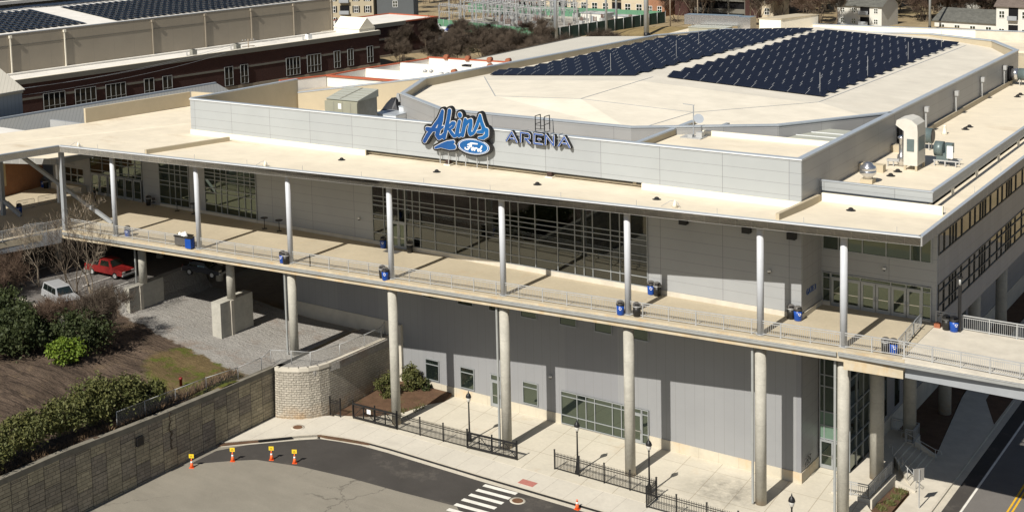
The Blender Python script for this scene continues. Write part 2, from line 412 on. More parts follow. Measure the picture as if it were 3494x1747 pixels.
    M['carred'] = plain('red_car_paint', (.19, .014, .014), .28, .5, 0, .06, 1)
    M['carsilver'] = plain('silver_car_paint', (.46, .47, .48), .28, .5, .3, .04, 1)
    M['carblue'] = plain('blue_car_paint', (.02, .06, .26), .3, .5, 0, .04)
    M['cardark'] = plain('dark_car_paint', (.03, .033, .04), .28, .5, 0, .04)
    M['skin'] = plain('skin', (.30, .17, .11), .6, .3, 0, .05)
    M['cloth'] = plain('dark_clothing', (.012, .014, .02), .9, .1, 0, .2, 6)
    M['redtrim'] = plain('red_coping', (.40, .10, .045), .7, .3, 0, .14, 2)
    M['terracotta'] = plain('terracotta_cap', (.30, .11, .06), .8, .2, 0, .2, 4)
    M['tanroof'] = m_ground('tan_gravel_roof', (.42, .365, .285), .08, .3, 6, .08)
    M['yard'] = m_ground('bare_yard', (.30, .235, .14), .25, .12, 1.2, .2, spots=(.15, .15, .05), spot_amt=.6, sscale=.07)
    M['tarp'] = plain('black_tarpaulin', (.018, .020, .026), .5, .4, 0, .2, 2)
    M['ply'] = plain('weathered_plywood', (.42, .34, .21), .85, .1, 0, .14, 3)
    M['navy'] = plain('navy_letter_face', (.015, .07, .28), .4, .5, 0, .05)
    M['interior'] = plain('pale_interior_wall', (.78, .84, .76), .8, .2, 0, .04)
    M['lampglass'] = plain('frosted_lamp_glass', (.62, .60, .55), .25, .5, 0, .05)
    n = NT('blue_letter_face'); x, y, z = n.sep(); c = n.mix(n.ramp(x, -34.0, -24.5), (.004, .035, .17), (.006, .13, .36)); M['blueface'] = n.done(c, .35, .5)

def m_solar():
    n = NT('solar_cells'); x, y, z = n.sep()
    c = n.vary((.009, .011, .020), 1.2, .25, 3)
    j = n.math('MAXIMUM', n.joints(x, .32, .012), n.joints(y, .32, .012))
    c = n.mix(n.math('MULTIPLY', j, .25), c, (.06, .065, .08))
    return n.done(c, .35, .25)

def m_leaf(name, a, b):
    n = NT(name)
    f = n.ramp(n.noise(.9, 4, .7), .3, .7); g = n.n.new('ShaderNodeNewGeometry')
    r = g.outputs['Random Per Island']
    c = n.mix(n.math('MULTIPLY_ADD', r, .6, n.math('MULTIPLY', f, .4)), a, b)
    return n.done(c, .65, .25)
mats()
G = -12.7            # plaza level;  upper deck level is 0
def Ec(x): return -12.18 + .0952 * (x + 67.9)      # canopy / deck edge line

# =================================================================== ARENA BUILDING
arena = thing('arena_building', 'large grey metal clad arena with cream roofs, wide canopy and glazed upper concourse', 'arena', (-30, 0, G))
P = lambda mb, name, mat, label=None: mb.build(name, mat, arena, label=label)

def glaze(name, x0, x1, z0, z1, vs, hs, y=0.0, mat='glass', doors=(), label=None, t=.07, parent=None, sill=True):
    """glazing in a wall facing -Y: pane plus a frame of mullions as sub-part"""
    g = MB(); g.box(x0, x1, y - .03, y + .02, z0, z1)
    go = g.build(name, M[mat], parent or arena, label=label)
    f = MB()
    for v in sorted(set([x0 + t / 2, x1 - t / 2] + list(vs))):
        f.box(v - t / 2, v + t / 2, y - .11, y - .032, z0, z1)
    for h in sorted(set([z0 + t / 2, z1 - t / 2] + list(hs))):
        xs = sorted([x0, x1])
        f.box(x0 + t, x1 - t, y - .108, y - .034, h - t / 2, h + t / 2)
    fo = f.build('frame', M['frame'], go)
    return go

def glass_door(x0, x1, z0, z1, y, parent=None, st=.13, handle=True, mat='glass', k=1):
    """one door leaf facing -Y: wide aluminium stiles round a pane, a push bar and pull handle"""
    f = MB(); yy = y
    f.box(x0, x0 + st, yy - .10, yy - .035, z0, z1); f.box(x1 - st, x1, yy - .10, yy - .035, z0, z1)
    f.box(x0 + st, x1 - st, yy - .10, yy - .036, z1 - .16, z1); f.box(x0 + st, x1 - st, yy - .10, yy - .036, z0, z0 + .28)
    fo = f.build('door', M['frame'], parent or arena)
    p = MB(); p.box(x0 + st, x1 - st, yy - .06, yy - .045, z0 + .28, z1 - .16); p.build('pane', M[mat], fo)
    h = MB(); h.box(x0 + st, x1 - st, yy - .075, yy - .061, z0 + .98, z0 + 1.03)
    hx = x1 - .07 if k > 0 else x0 + .07
    h.tube([(hx, yy - .11, z0 + .85), (hx, yy - .17, z0 + .9), (hx, yy - .17, z0 + 1.15), (hx, yy - .11, z0 + 1.2)], .018, 6)
    h.build('handle', M['chrome'], fo)
    return fo

# --- lower storey wall (under the deck)
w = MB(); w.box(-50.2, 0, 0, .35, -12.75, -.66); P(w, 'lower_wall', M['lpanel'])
w = MB(); w.box(0, -.35, 0.352, 3.72, -12.75, -.66)
w = MB(); w.prism([(-.35, .352), (0, .352), (0, 3.72), (-.35, 3.72)], -12.75, -.66); P(w, 'return_wall', M['rpanel'])
w = MB(); w.box(-36.48, .06, -.06, -.002, -12.75, -11.87); w.box(.002, .06, -.002, 3.7, -12.75, -11.87); P(w, 'concrete_base', M['plinth'])
w = MB(); w.box(-50.2, -36.9, -.06, -.002, -12.75, -7.0); w.box(-36.9, -36.48, -.30, -.002, -12.75, -7.1); P(w, 'concrete_base', M['cream_conc'])
w = MB(); w.box(-50.72, -50.2, -.12, .5, -8.2, -.7); P(w, 'corner_pilaster', M['steel'])
# upper strip windows under the deck, z -4 .. -3.0
for a, b in ((-36.92, -35.69), (-34.01, -32.49), (-30.27, -28.78), (-27.05, -25.55), (-23.86, -22.39), (-20.11, -18.64), (-16.89, -15.41), (-13.51, -12.2)):
    g = MB(); g.box(a, b, -.03, .01, -4.0, -2.6); go = P(g, 'window', M['glass'])
    f = MB(); f.box(a - .05, b + .05, -.10, -.032, -4.09, -4.0); f.box(a - .05, a, -.10, -.034, -4.0, -2.6); f.box(b, b + .05, -.10, -.034, -4.0, -2.6); f.box(a - .05, b + .05, -.10, -.032, -2.6, -2.53)
    f.build('frame', M['steel'], go)
# ground floor windows
for a, b in ((-33.98, -32.51), (-30.23, -28.78), (-23.85, -22.37)):
    glaze('window', a, b, -11.69, -9.74, (), (-10.22,), y=-.005, t=.06)
glaze('transom_window', -27.06, -26.02, -10.32, -9.76, (), (), y=-.005)
glass_door(-27.02, -26.06, -12.66, -10.34, -.005, k=1)
f = MB(); f.box(-27.12, -27.03, -.12, -.002, -12.68, -9.76); f.box(-26.03, -25.95, -.12, -.002, -12.68, -9.76); P(f, 'door_frame', M['frame'])
# long shop window with its door
g = glaze('shopfront_window', -20.13, -13.62, -12.62, -9.76, (-18.61, -17.78, -16.98, -15.38, -14.57), (-10.18, -11.84), y=-.065, t=.06)
g = glaze('shopfront_window', -12.78, -12.2, -12.62, -9.76, (), (-10.18, -11.84), y=-.065, t=.06)
g = glaze('transom_window', -13.6, -12.8, -10.2, -9.76, (), (), y=-.065, t=.06)
glass_door(-13.58, -12.80, -12.66, -10.22, -.065, k=1)

# --- upper storey wall at deck level, solid stretches
for a, b in ((-53.83, -39.47), (-12.14, 0), (-70.2, -67.62), (-63.2, -60.95)):
    w = MB(); w.box(a, b, 0, .35, 0.0, 8.0); P(w, 'upper_wall', M['upanel'])
w = MB(); w.box(-85.0, -84.2, 0, .35, 0, 8.0); w.box(-79.65, -78.55, 0, .35, 0, 8.0); w.box(-84.2, -79.65, 0, .35, 2.9, 8.0); w.box(-84.2, -79.65, 0, .35, 0, 1.05); P(w, 'upper_wall', M['upanel'])
for b in ((-53.83, -39.47, -.05, -.002, 0, .42), (-39.47, -37.25, -.10, .05, 0, .40), (-35.72, -12.14, -.10, .05, 0, .44), (-12.14, .05, -.05, -.002, 0, .40), (-67.62, -53.83, -.10, .05, 0, .46), (.051, .1, -.05, 4.3, 0, .40)):
    w = MB(); w.box(*b); P(w, 'concrete_kerb', M['cream_conc'])
# big concourse window, see-through with a room behind
V = [-38.14, -35.68, -34.9, -34.1, -32.51, -30.34, -28.72, -27.93, -27.15, -24.73, -23.91, -22.31, -20.19, -18.59, -17.77, -16.96, -15.36, -14.55]
H = [1.23, 2.5, 2.93, 3.81, 4.24, 4.66, 6.23]
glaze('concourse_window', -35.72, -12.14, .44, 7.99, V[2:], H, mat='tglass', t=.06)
glaze('concourse_window', -39.45, -37.25, .40, 7.99, V[:1], H, mat='tglass', t=.06)
glaze('concourse_window', -37.25, -35.72, 2.55, 7.99, (-36.5,), H[3:], mat='tglass', t=.06)
for a, b, k in ((-37.22, -36.5, 1), (-36.48, -35.75, -1)): glass_door(a, b, .06, 2.5, -.03, k=k)
f = MB(); f.box(-37.25, -35.72, -.11, -.03, 2.5, 2.56); f.box(-37.3, -37.22, -.12, -.03, 0.0, 2.56); f.box(-35.75, -35.66, -.12, -.03, 0.0, 2.56); P(f, 'door_frame', M['frame'])
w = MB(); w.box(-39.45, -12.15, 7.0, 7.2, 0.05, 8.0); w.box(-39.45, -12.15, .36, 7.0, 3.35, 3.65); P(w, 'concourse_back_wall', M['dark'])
w = MB(); w.box(-39.45, -12.15, .12, 7.0, -.02, .06); P(w, 'concourse_floor', M['deck'])
w = MB()
for a, b in ((-31.9, -30.6), (-29.9, -27.5), (-26.6, -24.0), (-23.7, -22.2), (-21.3, -20.3)):
    w.box(a, b, .5, .75, .08, 3.2); w.box(a + .1, b - .2, .5, .75, 4.6, 7.9)
P(w, 'interior_partition', M['interior'])
# left hand concourse windows
glaze('concourse_window', -60.94, -53.84, .48, 7.99, (-59.43, -58.63, -57.83, -56.26, -55.37, -54.6), (1.32, 2.53, 2.98, 3.85, 4.25, 4.6), t=.06)
glaze('concourse_window', -67.61, -63.22, .48, 7.99, (-66.03, -65.21, -64.42), (1.25, 2.55, 2.99, 3.85, 4.28), t=.06)
glaze('entrance_window', -78.55, -70.22, 2.60, 7.99, (-76.51, -74.4, -72.33, -71.27), (2.99, 3.87, 4.29), t=.06)
for i in range(6):
    a = -78.4 + i * 1.35
    glass_door(a + .06, a + 1.29, .25, 2.55, -.02, k=1 if i % 2 else -1)
w = MB(); w.box(-79, -50.25, .36, 15, -.62, .2); P(w, 'concourse_floor', M['deck'])  # unseen slab added to keep daylight out of the undercroft
w = MB(); w.box(-79, -50.25, 15, 15.3, -9, 8); w.box(-50.24, -50.0, .36, 15, -9, 8); w.box(-79.3, -79, .36, 15, -9, 8); P(w, 'undercroft_shade_wall', M['dark'])  # walls added to block light; their near-black colour stands in for deep shade
# ticket office: window bank, counter, lettering
glaze('ticket_window', -84.15, -79.7, 1.05, 2.9, (-83.0, -81.95, -80.85), (2.0,), y=.12, t=.14)
w = MB(); w.box(-84.6, -79.4, -.75, -.004, .0, .95); P(w, 'ticket_counter', M['cream_conc'])

# --- tall parapet wall above the canopy, with its recess
w = MB(); w.box(-62.5, 0, 0, .30, 8.87, 11.93); P(w, 'parapet_wall', M['panel'])
w = MB(); w.prism([(-.30, .302), (0, .302), (0, 22.3), (-.30, 22.3)], 8.72, 11.93); P(w, 'side_parapet_wall', M['apanel'])
w = MB(); w.box(-62.55, .05, -.05, .42, 11.932, 12.05); w.box(-.42, .05, .422, 22.3, 11.932, 12.05); P(w, 'coping', M['cap'])
w = MB(); w.box(-62.55, .05, -.075, -.052, 11.94, 12.01); P(w, 'coping_drip', M['capw'])
w = MB(); w.box(-62.5, -39.95, -.16, -.002, 8.30, 8.86); P(w, 'roof_upstand', M['wcurb'])
w = MB(); w.box(-12.55, .16, -.16, -.002, 8.30, 8.86); P(w, 'roof_upstand', M['wcurb'])
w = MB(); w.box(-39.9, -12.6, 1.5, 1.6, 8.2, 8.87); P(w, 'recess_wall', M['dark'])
w = MB(); w.box(-62.5, -.3, .302, 1.5, 8.76, 8.868); P(w, 'recess_soffit', M['steel'])
for x in (-31.03, -20.91):
    w = MB(); w.box(x - .22, x + .22, .02, .36, 8.45, 8.868); P(w, 'recess_post', plain('brown_post', (.05, .03, .025), .6, .3) if 'bp' not in M else M['bp'])
    w = MB(); w.box(x - .34, x + .34, -.12, .48, 8.3, 8.449); P(w, 'post_base', M['wcurb'])

# --- canopy roof: slab, fascia, columns
ER = 9.56
front = [(-68.73, Ec(-68.73)), (ER, Ec(ER))]
roofpoly = [(-74.4, -34), (-68.73, Ec(-68.73)), (ER, Ec(ER)), (ER, 95), (7.9, 95), (7.9, 3.1), (.3, 3.1), (.3, 1.5), (-62.5, 1.5), (-61.8, 14.5), (-74.45, 13), (-76.9, -1.5), (-80.2, -10.65), (-86.0, -34)]
w = MB()
w.prism([(-68.73, Ec(-68.73)), (ER, Ec(ER)), (ER, 1.5), (-68.2, 1.5)], 8.05, [8.60, 8.60, 8.33, 8.33])
w.prism([(-74.4, -34), (-68.73, Ec(-68.73)), (-68.2, 1.5), (-62.3, 1.5), (-61.6, 15.5), (-74.45, 13), (-76.9, -1.5), (-80.2, -10.65), (-86.0, -34)], 8.05, [8.6, 8.6, 8.33, 8.33, 8.33, 8.5, 8.56, 8.6, 8.6])
w.prism([(-.3, 1.5), (ER, 1.5), (ER, 95), (7.6, 95), (7.6, 3.2), (-.3, 3.2)], 8.05, [8.33, 8.33, 8.5, 8.5, 8.4, 8.36])
P(w, 'canopy_roof', M['roof'])
w = MB(); w.wall(front[0], front[1], 8.03, 8.66, .10); P(w, 'fascia', M['fascia'])
w = MB(); w.wall((ER + .1, Ec(ER)), (ER + .1, 95), 8.03, 8.66, .12); P(w, 'side_fascia', M['fascia'])
w = MB(); w.wall((-74.4, -34), (-68.73, Ec(-68.73)), 8.0, 8.66, .12); P(w, 'side_beam', M['steel'])
def off(p, d): return (p[0], p[1] + d)
w = MB(); w.wall(off(front[0], -.03), off(front[1], -.03), 8.662, 8.72, .26); w.wall((ER + .13, Ec(ER)), (ER + .13, 95), 8.662, 8.72, .26); w.wall((-74.4, -34.02), (-68.73, Ec(-68.73) - .03), 8.662, 8.72, .26)
P(w, 'fascia_coping', M['cap'])
w = MB(); w.wall(off(front[0], -.045), off(front[1], -.045), 8.60, 8.66, .04); P(w, 'fascia_edge_trim', M['capw'])
w = MB(); w.wall((-58.07, -10.6), (-56.1, -1.1), 8.3, (9.0, 8.8), .28); P(w, 'roof_divider_kerb', M['creamwall'])
w = MB(); w.wall((.15, Ec(0) + .9), (.42, 2.9), 8.3, (9.02, 8.85), .26); P(w, 'roof_divider_kerb', M['creamwall'])
w = MB(); w.box(.45, 8.9, 2.98, 3.2, 8.3, 8.98); P(w, 'roof_divider_kerb', M['wcurb'])
colxy = [(-62.97, -10.64), (-52.47, -9.75), (-42.08, -8.81), (-31.69, -7.88), (-21.4, -6.78), (-11.03, -5.8), (-1.21, -4.83), (4.43, -4.24)]
for x, y in colxy:
    w = MB(); w.cyl(x, y, 0.02, 8.05, .245, 20); c = P(w, 'canopy_column', M['colpaint'])
    w = MB(); w.cyl(x, y, 0.015, .06, .34, 16); w.build('base_plate', M['galv'], c)
# steel portal frame at the left end: post, braces
w = MB(); w.bar((-69.0, -11.9, 0), (-69.0, -11.9, 8.05), .42, .42); P(w, 'canopy_post', M['steel'])
w = MB(); w.bar((-79.8, -11.2, 0), (-79.8, -11.2, 8.05), .42, .42); P(w, 'canopy_post', M['steel'])
w = MB(); w.bar((-79.7, -11.1, 8.0), (-66.8, -7.6, .1), .34, .34); P(w, 'diagonal_brace', M['steel'])
w = MB(); w.bar((-84.5, -12.6, 5.0), (-77.6, -10.6, .1), .34, .34); P(w, 'diagonal_brace', M['steel'])
# lower entrance canopy beyond
w = MB(); w.prism([(-86.3, -8.4), (-78.3, -5.0), (-78.0, 0), (-86.3, 0)], 4.55, 5.0); P(w, 'entrance_canopy', M['roof'])
w = MB(); w.wall((-86.3, -8.43), (-78.2, -5.02), 4.42, 5.06, .1); P(w, 'entrance_canopy_fascia', M['fascia'])
w = MB(); w.wall((-78.0, -5.0), (-77.7, -.05), 4.42, 5.05, .2); P(w, 'entrance_canopy_side', M['steel'])
w = MB(); w.bar((-78.6, -4.6, 0), (-78.6, -4.6, 4.5), .3, .3); P(w, 'entrance_canopy_post', M['white'])
# cream upstand walls on the left roof
w = MB(); w.wall((-76.85, -1.7), (-74.5, 12.2), 8.562, 10.15, .35); P(w, 'roof_upstand_wall', M['creamwall'])
w = MB(); w.wall((-74.5, 12.3), (-62.4, 13.4), 8.562, 10.15, .3); P(w, 'roof_upstand_wall', M['creamwall'])
w = MB(); w.wall((-62.5, .43), (-61.1, 15.6), 8.562, 11.93, .35); P(w, 'side_parapet_wall', M['creamwall'])
w = MB(); w.wall((-62.55, .43), (-61.1, 15.65), 11.932, 12.05, .42); P(w, 'coping', M['cap'])
w = MB(); w.wall((-60.9, 15.3), (-48.7, 22.1), 8.562, (10.5, 11.93), .35); P(w, 'back_parapet_wall', M['creamwall'])
w = MB(); w.wall((-60.9, 15.25), (-48.7, 22.05), (10.502, 11.932), (10.6, 12.05), .45); P(w, 'coping', M['cap'])
# equipment yard roof between parapet and bowl
w = MB(); w.prism([(-62.4, .5), (-.35, .5), (-.35, 24), (-48.7, 24), (-61.0, 15.5)], 8.45, 8.57); P(w, 'equipment_roof', M['roof'])
# raised roof area right of the sign
w = MB(); w.prism([(-13.3, .35), (-.35, .35), (-.35, 8.9), (-13.3, 8.9)], 9.0, 11.3); P(w, 'raised_roof', M['roof'])
w = MB(); w.wall((-13.3, .43), (-13.35, 12.0), 8.6, 11.78, .28); P(w, 'raised_roof_kerb', M['creamwall'])
w = MB(); w.wall((-13.25, .43), (-13.3, 12.0), 11.782, 11.9, .4); P(w, 'coping', M['cap'])
w = MB(); w.box(-11.4, -.36, 8.9, 9.15, 9.0, 11.7); P(w, 'raised_roof_kerb', M['wcurb'])
w = MB(); w.face([(-11.3, 9.4, 8.7), (-11.1, 13.2, 8.7), (-11.1, 13.2, 11.7), (-11.3, 9.4, 11.6)]); w.face([(-11.0, 9.4, 8.7), (-11.0, 9.4, 11.6), (-10.8, 13.2, 11.7), (-10.8, 13.2, 8.7)]); w.face([(-11.3, 9.4, 11.6), (-11.1, 13.2, 11.7), (-10.8, 13.2, 11.7), (-11.0, 9.4, 11.6)]); P(w, 'screen_wall', M['steel'])

# --- octagonal bowl: walls, coping, faceted roof
OCT = [(-44.83, 12.38), (-35.8, 6.3), (-16.44, 6.05), (-6.28, 12.4), (-.02, 22.45), (.05, 67.5), (-4.17, 75.4), (-12.47, 80.0), (-37.07, 76.6), (-42.9, 67.1), (-48.73, 22.1)]
ZT = [11.93] * 11
n = len(OCT); cx, cy = -24, 42
def inset(k, d):
    p0, p1, p2 = Vector(OCT[k - 1]), Vector(OCT[k]), Vector(OCT[(k + 1) % n])
    a = (p1 - p0).normalized(); b = (p2 - p1).normalized()
    na = Vector((-a.y, a.x)); nb = Vector((-b.y, b.x)); m = (na + nb).normalized()
    q = p1 + m * d / max(.3, m.dot(na)); return (q.x, q.y)
IN = [inset(k, .35) for k in range(n)]; OUT2 = [inset(k, -.06) for k in range(n)]; IN2 = [inset(k, .42) for k in range(n)]
w = MB(); wi = MB(); cp = MB(); dr = MB()
for k in range(n):
    k2 = (k + 1) % n
    a, b, c, d = OCT[k], OCT[k2], IN[k2], IN[k]
    w.face([(*a, 8.5), (*b, 8.5), (*b, 11.93), (*a, 11.93)])
    wi.face([(*c, 10.2), (*d, 10.2), (*d, 11.93), (*c, 11.93)])
    a, b, c, d = OUT2[k], OUT2[k2], IN2[k2], IN2[k]
    cp.prism([a, b, c, d], 11.932, 12.05)
P(w, 'bowl_wall', M['apanel']); P(wi, 'bowl_parapet_lining', M['creamwall']); P(cp, 'coping', M['cap'])
def rz(x): return 12.4 - .058 * abs(x + 26)
def rp(x, y): return (x, y, rz(x))
w = MB()
A, B_, C_, D_, E_, F_, G_, H_, J_, K_, L_ = [(*IN[k], 0) for k in range(n)]
def z_(p, z): return (p[0], p[1], z)
R6, R1, R2, R4, R5 = rp(-35.87, 15.98), (-26, 15.1, 12.4), rp(-15.35, 16.15), rp(-8.48, 28.39), rp(-46.0, 30.06)
Az, Bz, Cz, Dz = z_(A, 11.25), z_(B_, 11.62), z_(C_, 11.62), z_(D_, 11.2)
Ez, Lz = z_(E_, 10.93), z_(L_, 11.08)
for f in ([Az, Bz, R6], [Bz, Cz, R2, R1, R6], [Cz, Dz, R2], [Dz, R4, R2], [Dz, Ez, R4], [Az, R6, R5], [Az, R5, Lz]): w.face(f)
yb = 27.6
def onr(p, q, y): t = (y - p[1]) / (q[1] - p[1]); return tuple(p[i] + t * (q[i] - p[i]) for i in range(3))
RB0 = (-26, yb, 12.4)
rr = onr(R2, R4, yb); ll = onr(R6, R5, yb)
w.face([R1, R2, rr, RB0]); w.face([R6, R1, RB0, ll])
P(w, 'bowl_roof', M['aroof'])
w = MB(); BK = (-26, 79.0, 12.4)
Fz, Gz, Hz, Jz, Kz = [z_(p, rz(p[0])) for p in (F_, G_, H_, J_, K_)]
w.face([RB0, rr, R4, Ez, Fz, Gz, Hz, BK]); w.face([ll, RB0, BK, Jz, Kz, Lz, R5])
P(w, 'bowl_roof', M['groof'])
w = MB()   # welded seams along the folds
for p, q in ((R6, R1), (R1, R2), (R2, R4), (R1, (-26, 30.5, 12.4)), (R4, (-7.2, 75, rz(-7.2))), (Cz, R2), (R6, R5)):
    w.bar((p[0], p[1], p[2] + .012), (q[0], q[1], q[2] + .012), .09, .015)
P(w, 'roof_seam', M['steel'])
# low side roof to the right of the bowl, with its raised screen
w = MB(); w.prism([(-.02, 3.9), (7.6, 3.9), (7.6, 95), (-.02, 95)], 8.6, 8.75); P(w, 'side_roof', M['roof'])
w = MB(); w.box(.002, 7.85, 3.85, 4.0, 8.98, 9.70); w.box(7.85, 8.0, 3.85, 95, 8.98, 9.70); P(w, 'roof_screen', M['panel'])
w = MB(); w.box(-.02, 7.8, 3.80, 4.06, 9.702, 9.78); w.box(7.8, 8.06, 3.80, 95, 9.702, 9.78); P(w, 'coping', M['cap'])
for y in (9.5, 16.5, 23.5, 30.5, 37.5, 44.5):
    w = MB(); w.box(7.84, 8.0, y - .12, y + .12, 8.4, 8.978); P(w, 'screen_post', M['wcurb'])
w = MB(); w.box(.04, .3, 23.5, 66, 8.752, 9.22); P(w, 'wall_base_kerb', M['creamwall'])
for x, y, s in ((.95, 13.0, 1.9), (.95, 21.5, 1.9)):
    w = MB(); w.box(.02, s, y - .1, y + .6, 8.752, 9.35); P(w, 'roof_kerb', M['creamwall'])
for y in (31.17, 41.27, 51.1, 60.4):
    w = MB(); w.bar((.16, y, 8.76), (.16, y, 10.9), .2, .2); w.prism([(.1, y - .25), (.45, y - .25), (.45, y + .25), (.1, y + .25)], 10.75, 11.2); P(w, 'downpipe', M['galv'])

# --- right hand wing: entrance wall, bands of windows
w = MB(); w.box(.002, 8.2, 4.38, 4.7, 2.58, 4.34); w.box(.002, 8.2, 4.38, 4.7, 7.3, 8.04); w.box(7.86, 8.2, 4.38, 4.7, 0, 2.58); w.box(7.86, 8.2, 4.38, 4.7, 4.34, 7.3); w.box(.002, .06, 4.30, 4.7, 0, 8.04); P(w, 'entrance_wall', M['upanel'])
w = MB(); w.prism([(-.35, .352), (0, .352), (0, 4.3), (-.35, 4.3)], 0, 8.04); P(w, 'return_wall', M['rpanel'])
glaze('clerestory_window', .06, 7.86, 4.34, 7.3, (1.25, 3.0, 4.7, 6.4, 7.1), (), y=4.40, t=.07)
w = MB(); w.box(.06, .68, 4.2, 4.5, 0, .3); w.box(7.2, 7.86, 4.2, 4.5, 0, .14); P(w, 'concrete_kerb', M['cream_conc'])
glaze('sidelight_window', .06, .68, .3, 2.56, (), (1.25, 2.16), y=4.40, t=.06)
glaze('sidelight_window', 7.22, 7.86, .14, 2.56, (), (1.15, 2.16), y=4.40, t=.06)
glaze('transom_window', .68, 7.22, 2.2, 2.57, (2.87, 5.05, 6.13), (), y=4.40, t=.07)
for i in range(6):
    a = .70 + i * 1.09
    glass_door(a + .02, a + 1.07, .02, 2.18, 4.42, st=.17, k=1 if i % 2 == 0 else -1)
FX = 8.22
for z0, z1 in ((6.45, 8.04), (2.75, 4.9), (-1.25, .35)):
    w = MB(); w.box(7.9, FX, 4.705, 95, z0, z1); P(w, 'side_wall', M['rpanel'])
w = MB(); w.box(2.3, 7.9, 4.705, 95, -1.25, -.9); P(w, 'overhang_soffit', M['rpanel'])
def side_glaze(name, y0, y1, z0, z1, vs, hs, x, t=.07, mat='bglass'):
    g = MB(); g.box(x - .1, x - .02, y0, y1, z0, z1); go = P(g, name, M[mat])
    f = MB()
    for v in vs: f.box(x - .018, x + .05, v - t / 2, v + t / 2, z0, z1)
    for h in hs: f.box(x - .016, x + .048, y0, y1, h - t / 2, h + t / 2)
    f.build('frame', M['dframe'], go)
random.seed(3)
def irregular(y0, y1, seq):
    out = []; y = y0; i = 0
    while y < y1: out.append(y); y += seq[i % len(seq)]; i += 1
    return out
side_glaze('ribbon_window', 4.72, 95, 4.9, 6.45, irregular(4.76, 95, (1.5, 1.6, .8, .8, 1.6, 2.4)), (4.94, 6.41), FX)
side_glaze('ribbon_window', 4.72, 95, .35, 2.75, irregular(4.76, 95, (1.5, 1.6, .8, .8, 1.6, 2.4)), (.39, 1.1, 2.15, 2.71), FX)
# ground floor of the wing: glazed lobby corner and recessed wall
w = MB(); w.box(.06, 2.28, 3.74, 3.8, -12.68, -.9); gl = P(w, 'lobby_window', M['glass'])
f = MB()
for v in (.1, .45, 2.24): f.box(v - .04, v + .04, 3.64, 3.735, -12.68, -.9)
for h in (-10.35, -9.3, -8.2, -6.2, -5.3, -3.4, -1.6): f.box(.14, 2.2, 3.645, 3.733, h - .04, h + .04)
f.build('frame', M['frame'], gl)
w = MB(); w.box(.14, 2.2, 3.70, 3.738, -10.31, -8.24); w.build('green_panel', plain('pale_green_glass', (.13, .20, .15), .15, .5), gl)
for a, b, k in ((.14, 1.15, 1), (1.17, 2.18, -1)): glass_door(a, b, -12.66, -10.42, 3.69, k=k)
w = MB(); w.box(2.2, 2.27, 3.82, 10.1, -12.6, -.9); gl = P(w, 'lobby_window', M['glass'])
f = MB()
for v in (3.82, 5.4, 7.0, 8.6, 10.05): f.box(2.272, 2.35, v - .04, v + .04, -12.6, -.9)
for h in (-11.3, -10.2, -8.6, -7.6, -5.4, -4.4, -2.4): f.box(2.272, 2.348, 3.86, 10.0, h - .04, h + .04)
f.build('frame', M['frame'], gl)
w = MB(); w.box(1.9, 2.25, 10.1, 95, -14, -.9); P(w, 'recessed_wall', M['rpanel'])
w = MB(); w.box(2.252, 2.34, 10.1, 95, -14, -11.6); P(w, 'concrete_base', M['cream_conc'])
for y in (11.8, 15.2, 18.6, 23, 27, 31, 36, 41): 
    g = MB(); g.box(2.252, 2.30, y, y + 1.2, -11.2, -7.2); P(g, 'tall_window', M['glass'])
for x, y, zb in ((4.2, 4.1, G), (4.0, 13.2, G), (4.45, 21.8, -13.6), (4.5, 31, -13.6), (4.5, 41, -13.6), (7.5, 52, -13.6)):
    w = MB(); w.cyl(x, y, zb, -1.2, .5, 22); P(w, 'support_pier', M['pier'])
# number and gate lettering
def lettering(name, body, size, mat, parent, M4, depth=.03, label=None, shear=0, space=1.0):
    cu = bpy.data.curves.new(name, 'FONT'); cu.body = body; cu.size = size; cu.extrude = depth / 2; cu.shear = shear; cu.space_character = space
    t = bpy.data.objects.new(name + '_curve', cu); COL.objects.link(t)
    dg = bpy.context.evaluated_depsgraph_get(); dg.update()
    me = bpy.data.meshes.new_from_object(t.evaluated_get(dg)); me.name = name
    me.transform(M4); bpy.data.objects.remove(t)
    me.materials.clear(); me.materials.append(mat)
    o = bpy.data.objects.new(name, me); COL.objects.link(o)
    if parent:
        o.parent = parent; o.matrix_parent_inverse = world(parent).inverted()
    if label: o['label'] = label
    return o
faceX = Matrix(((0, 0, 1, 0), (1, 0, 0, 0), (0, 1, 0, 0), (0, 0, 0, 1)))     # text on a wall facing +X, reading towards +Y
faceY = Matrix(((1, 0, 0, 0), (0, 0, -1, 0), (0, 1, 0, 0), (0, 0, 0, 1)))    # text on a wall facing -Y
lettering('gate_lettering', 'GATE 3', .62, M['navy'], arena, Matrix.Translation((.03, 1.0, 1.55)) @ faceX)
lettering('house_number', '155', .95, M['black'], arena, Matrix.Translation((.09, .35, -11.6)) @ faceX, shear=.25)
lettering('office_lettering', 'BOX OFFICE', .62, M['steel'], arena, Matrix.Translation((-84.6, -.04, 3.15)) @ faceY)
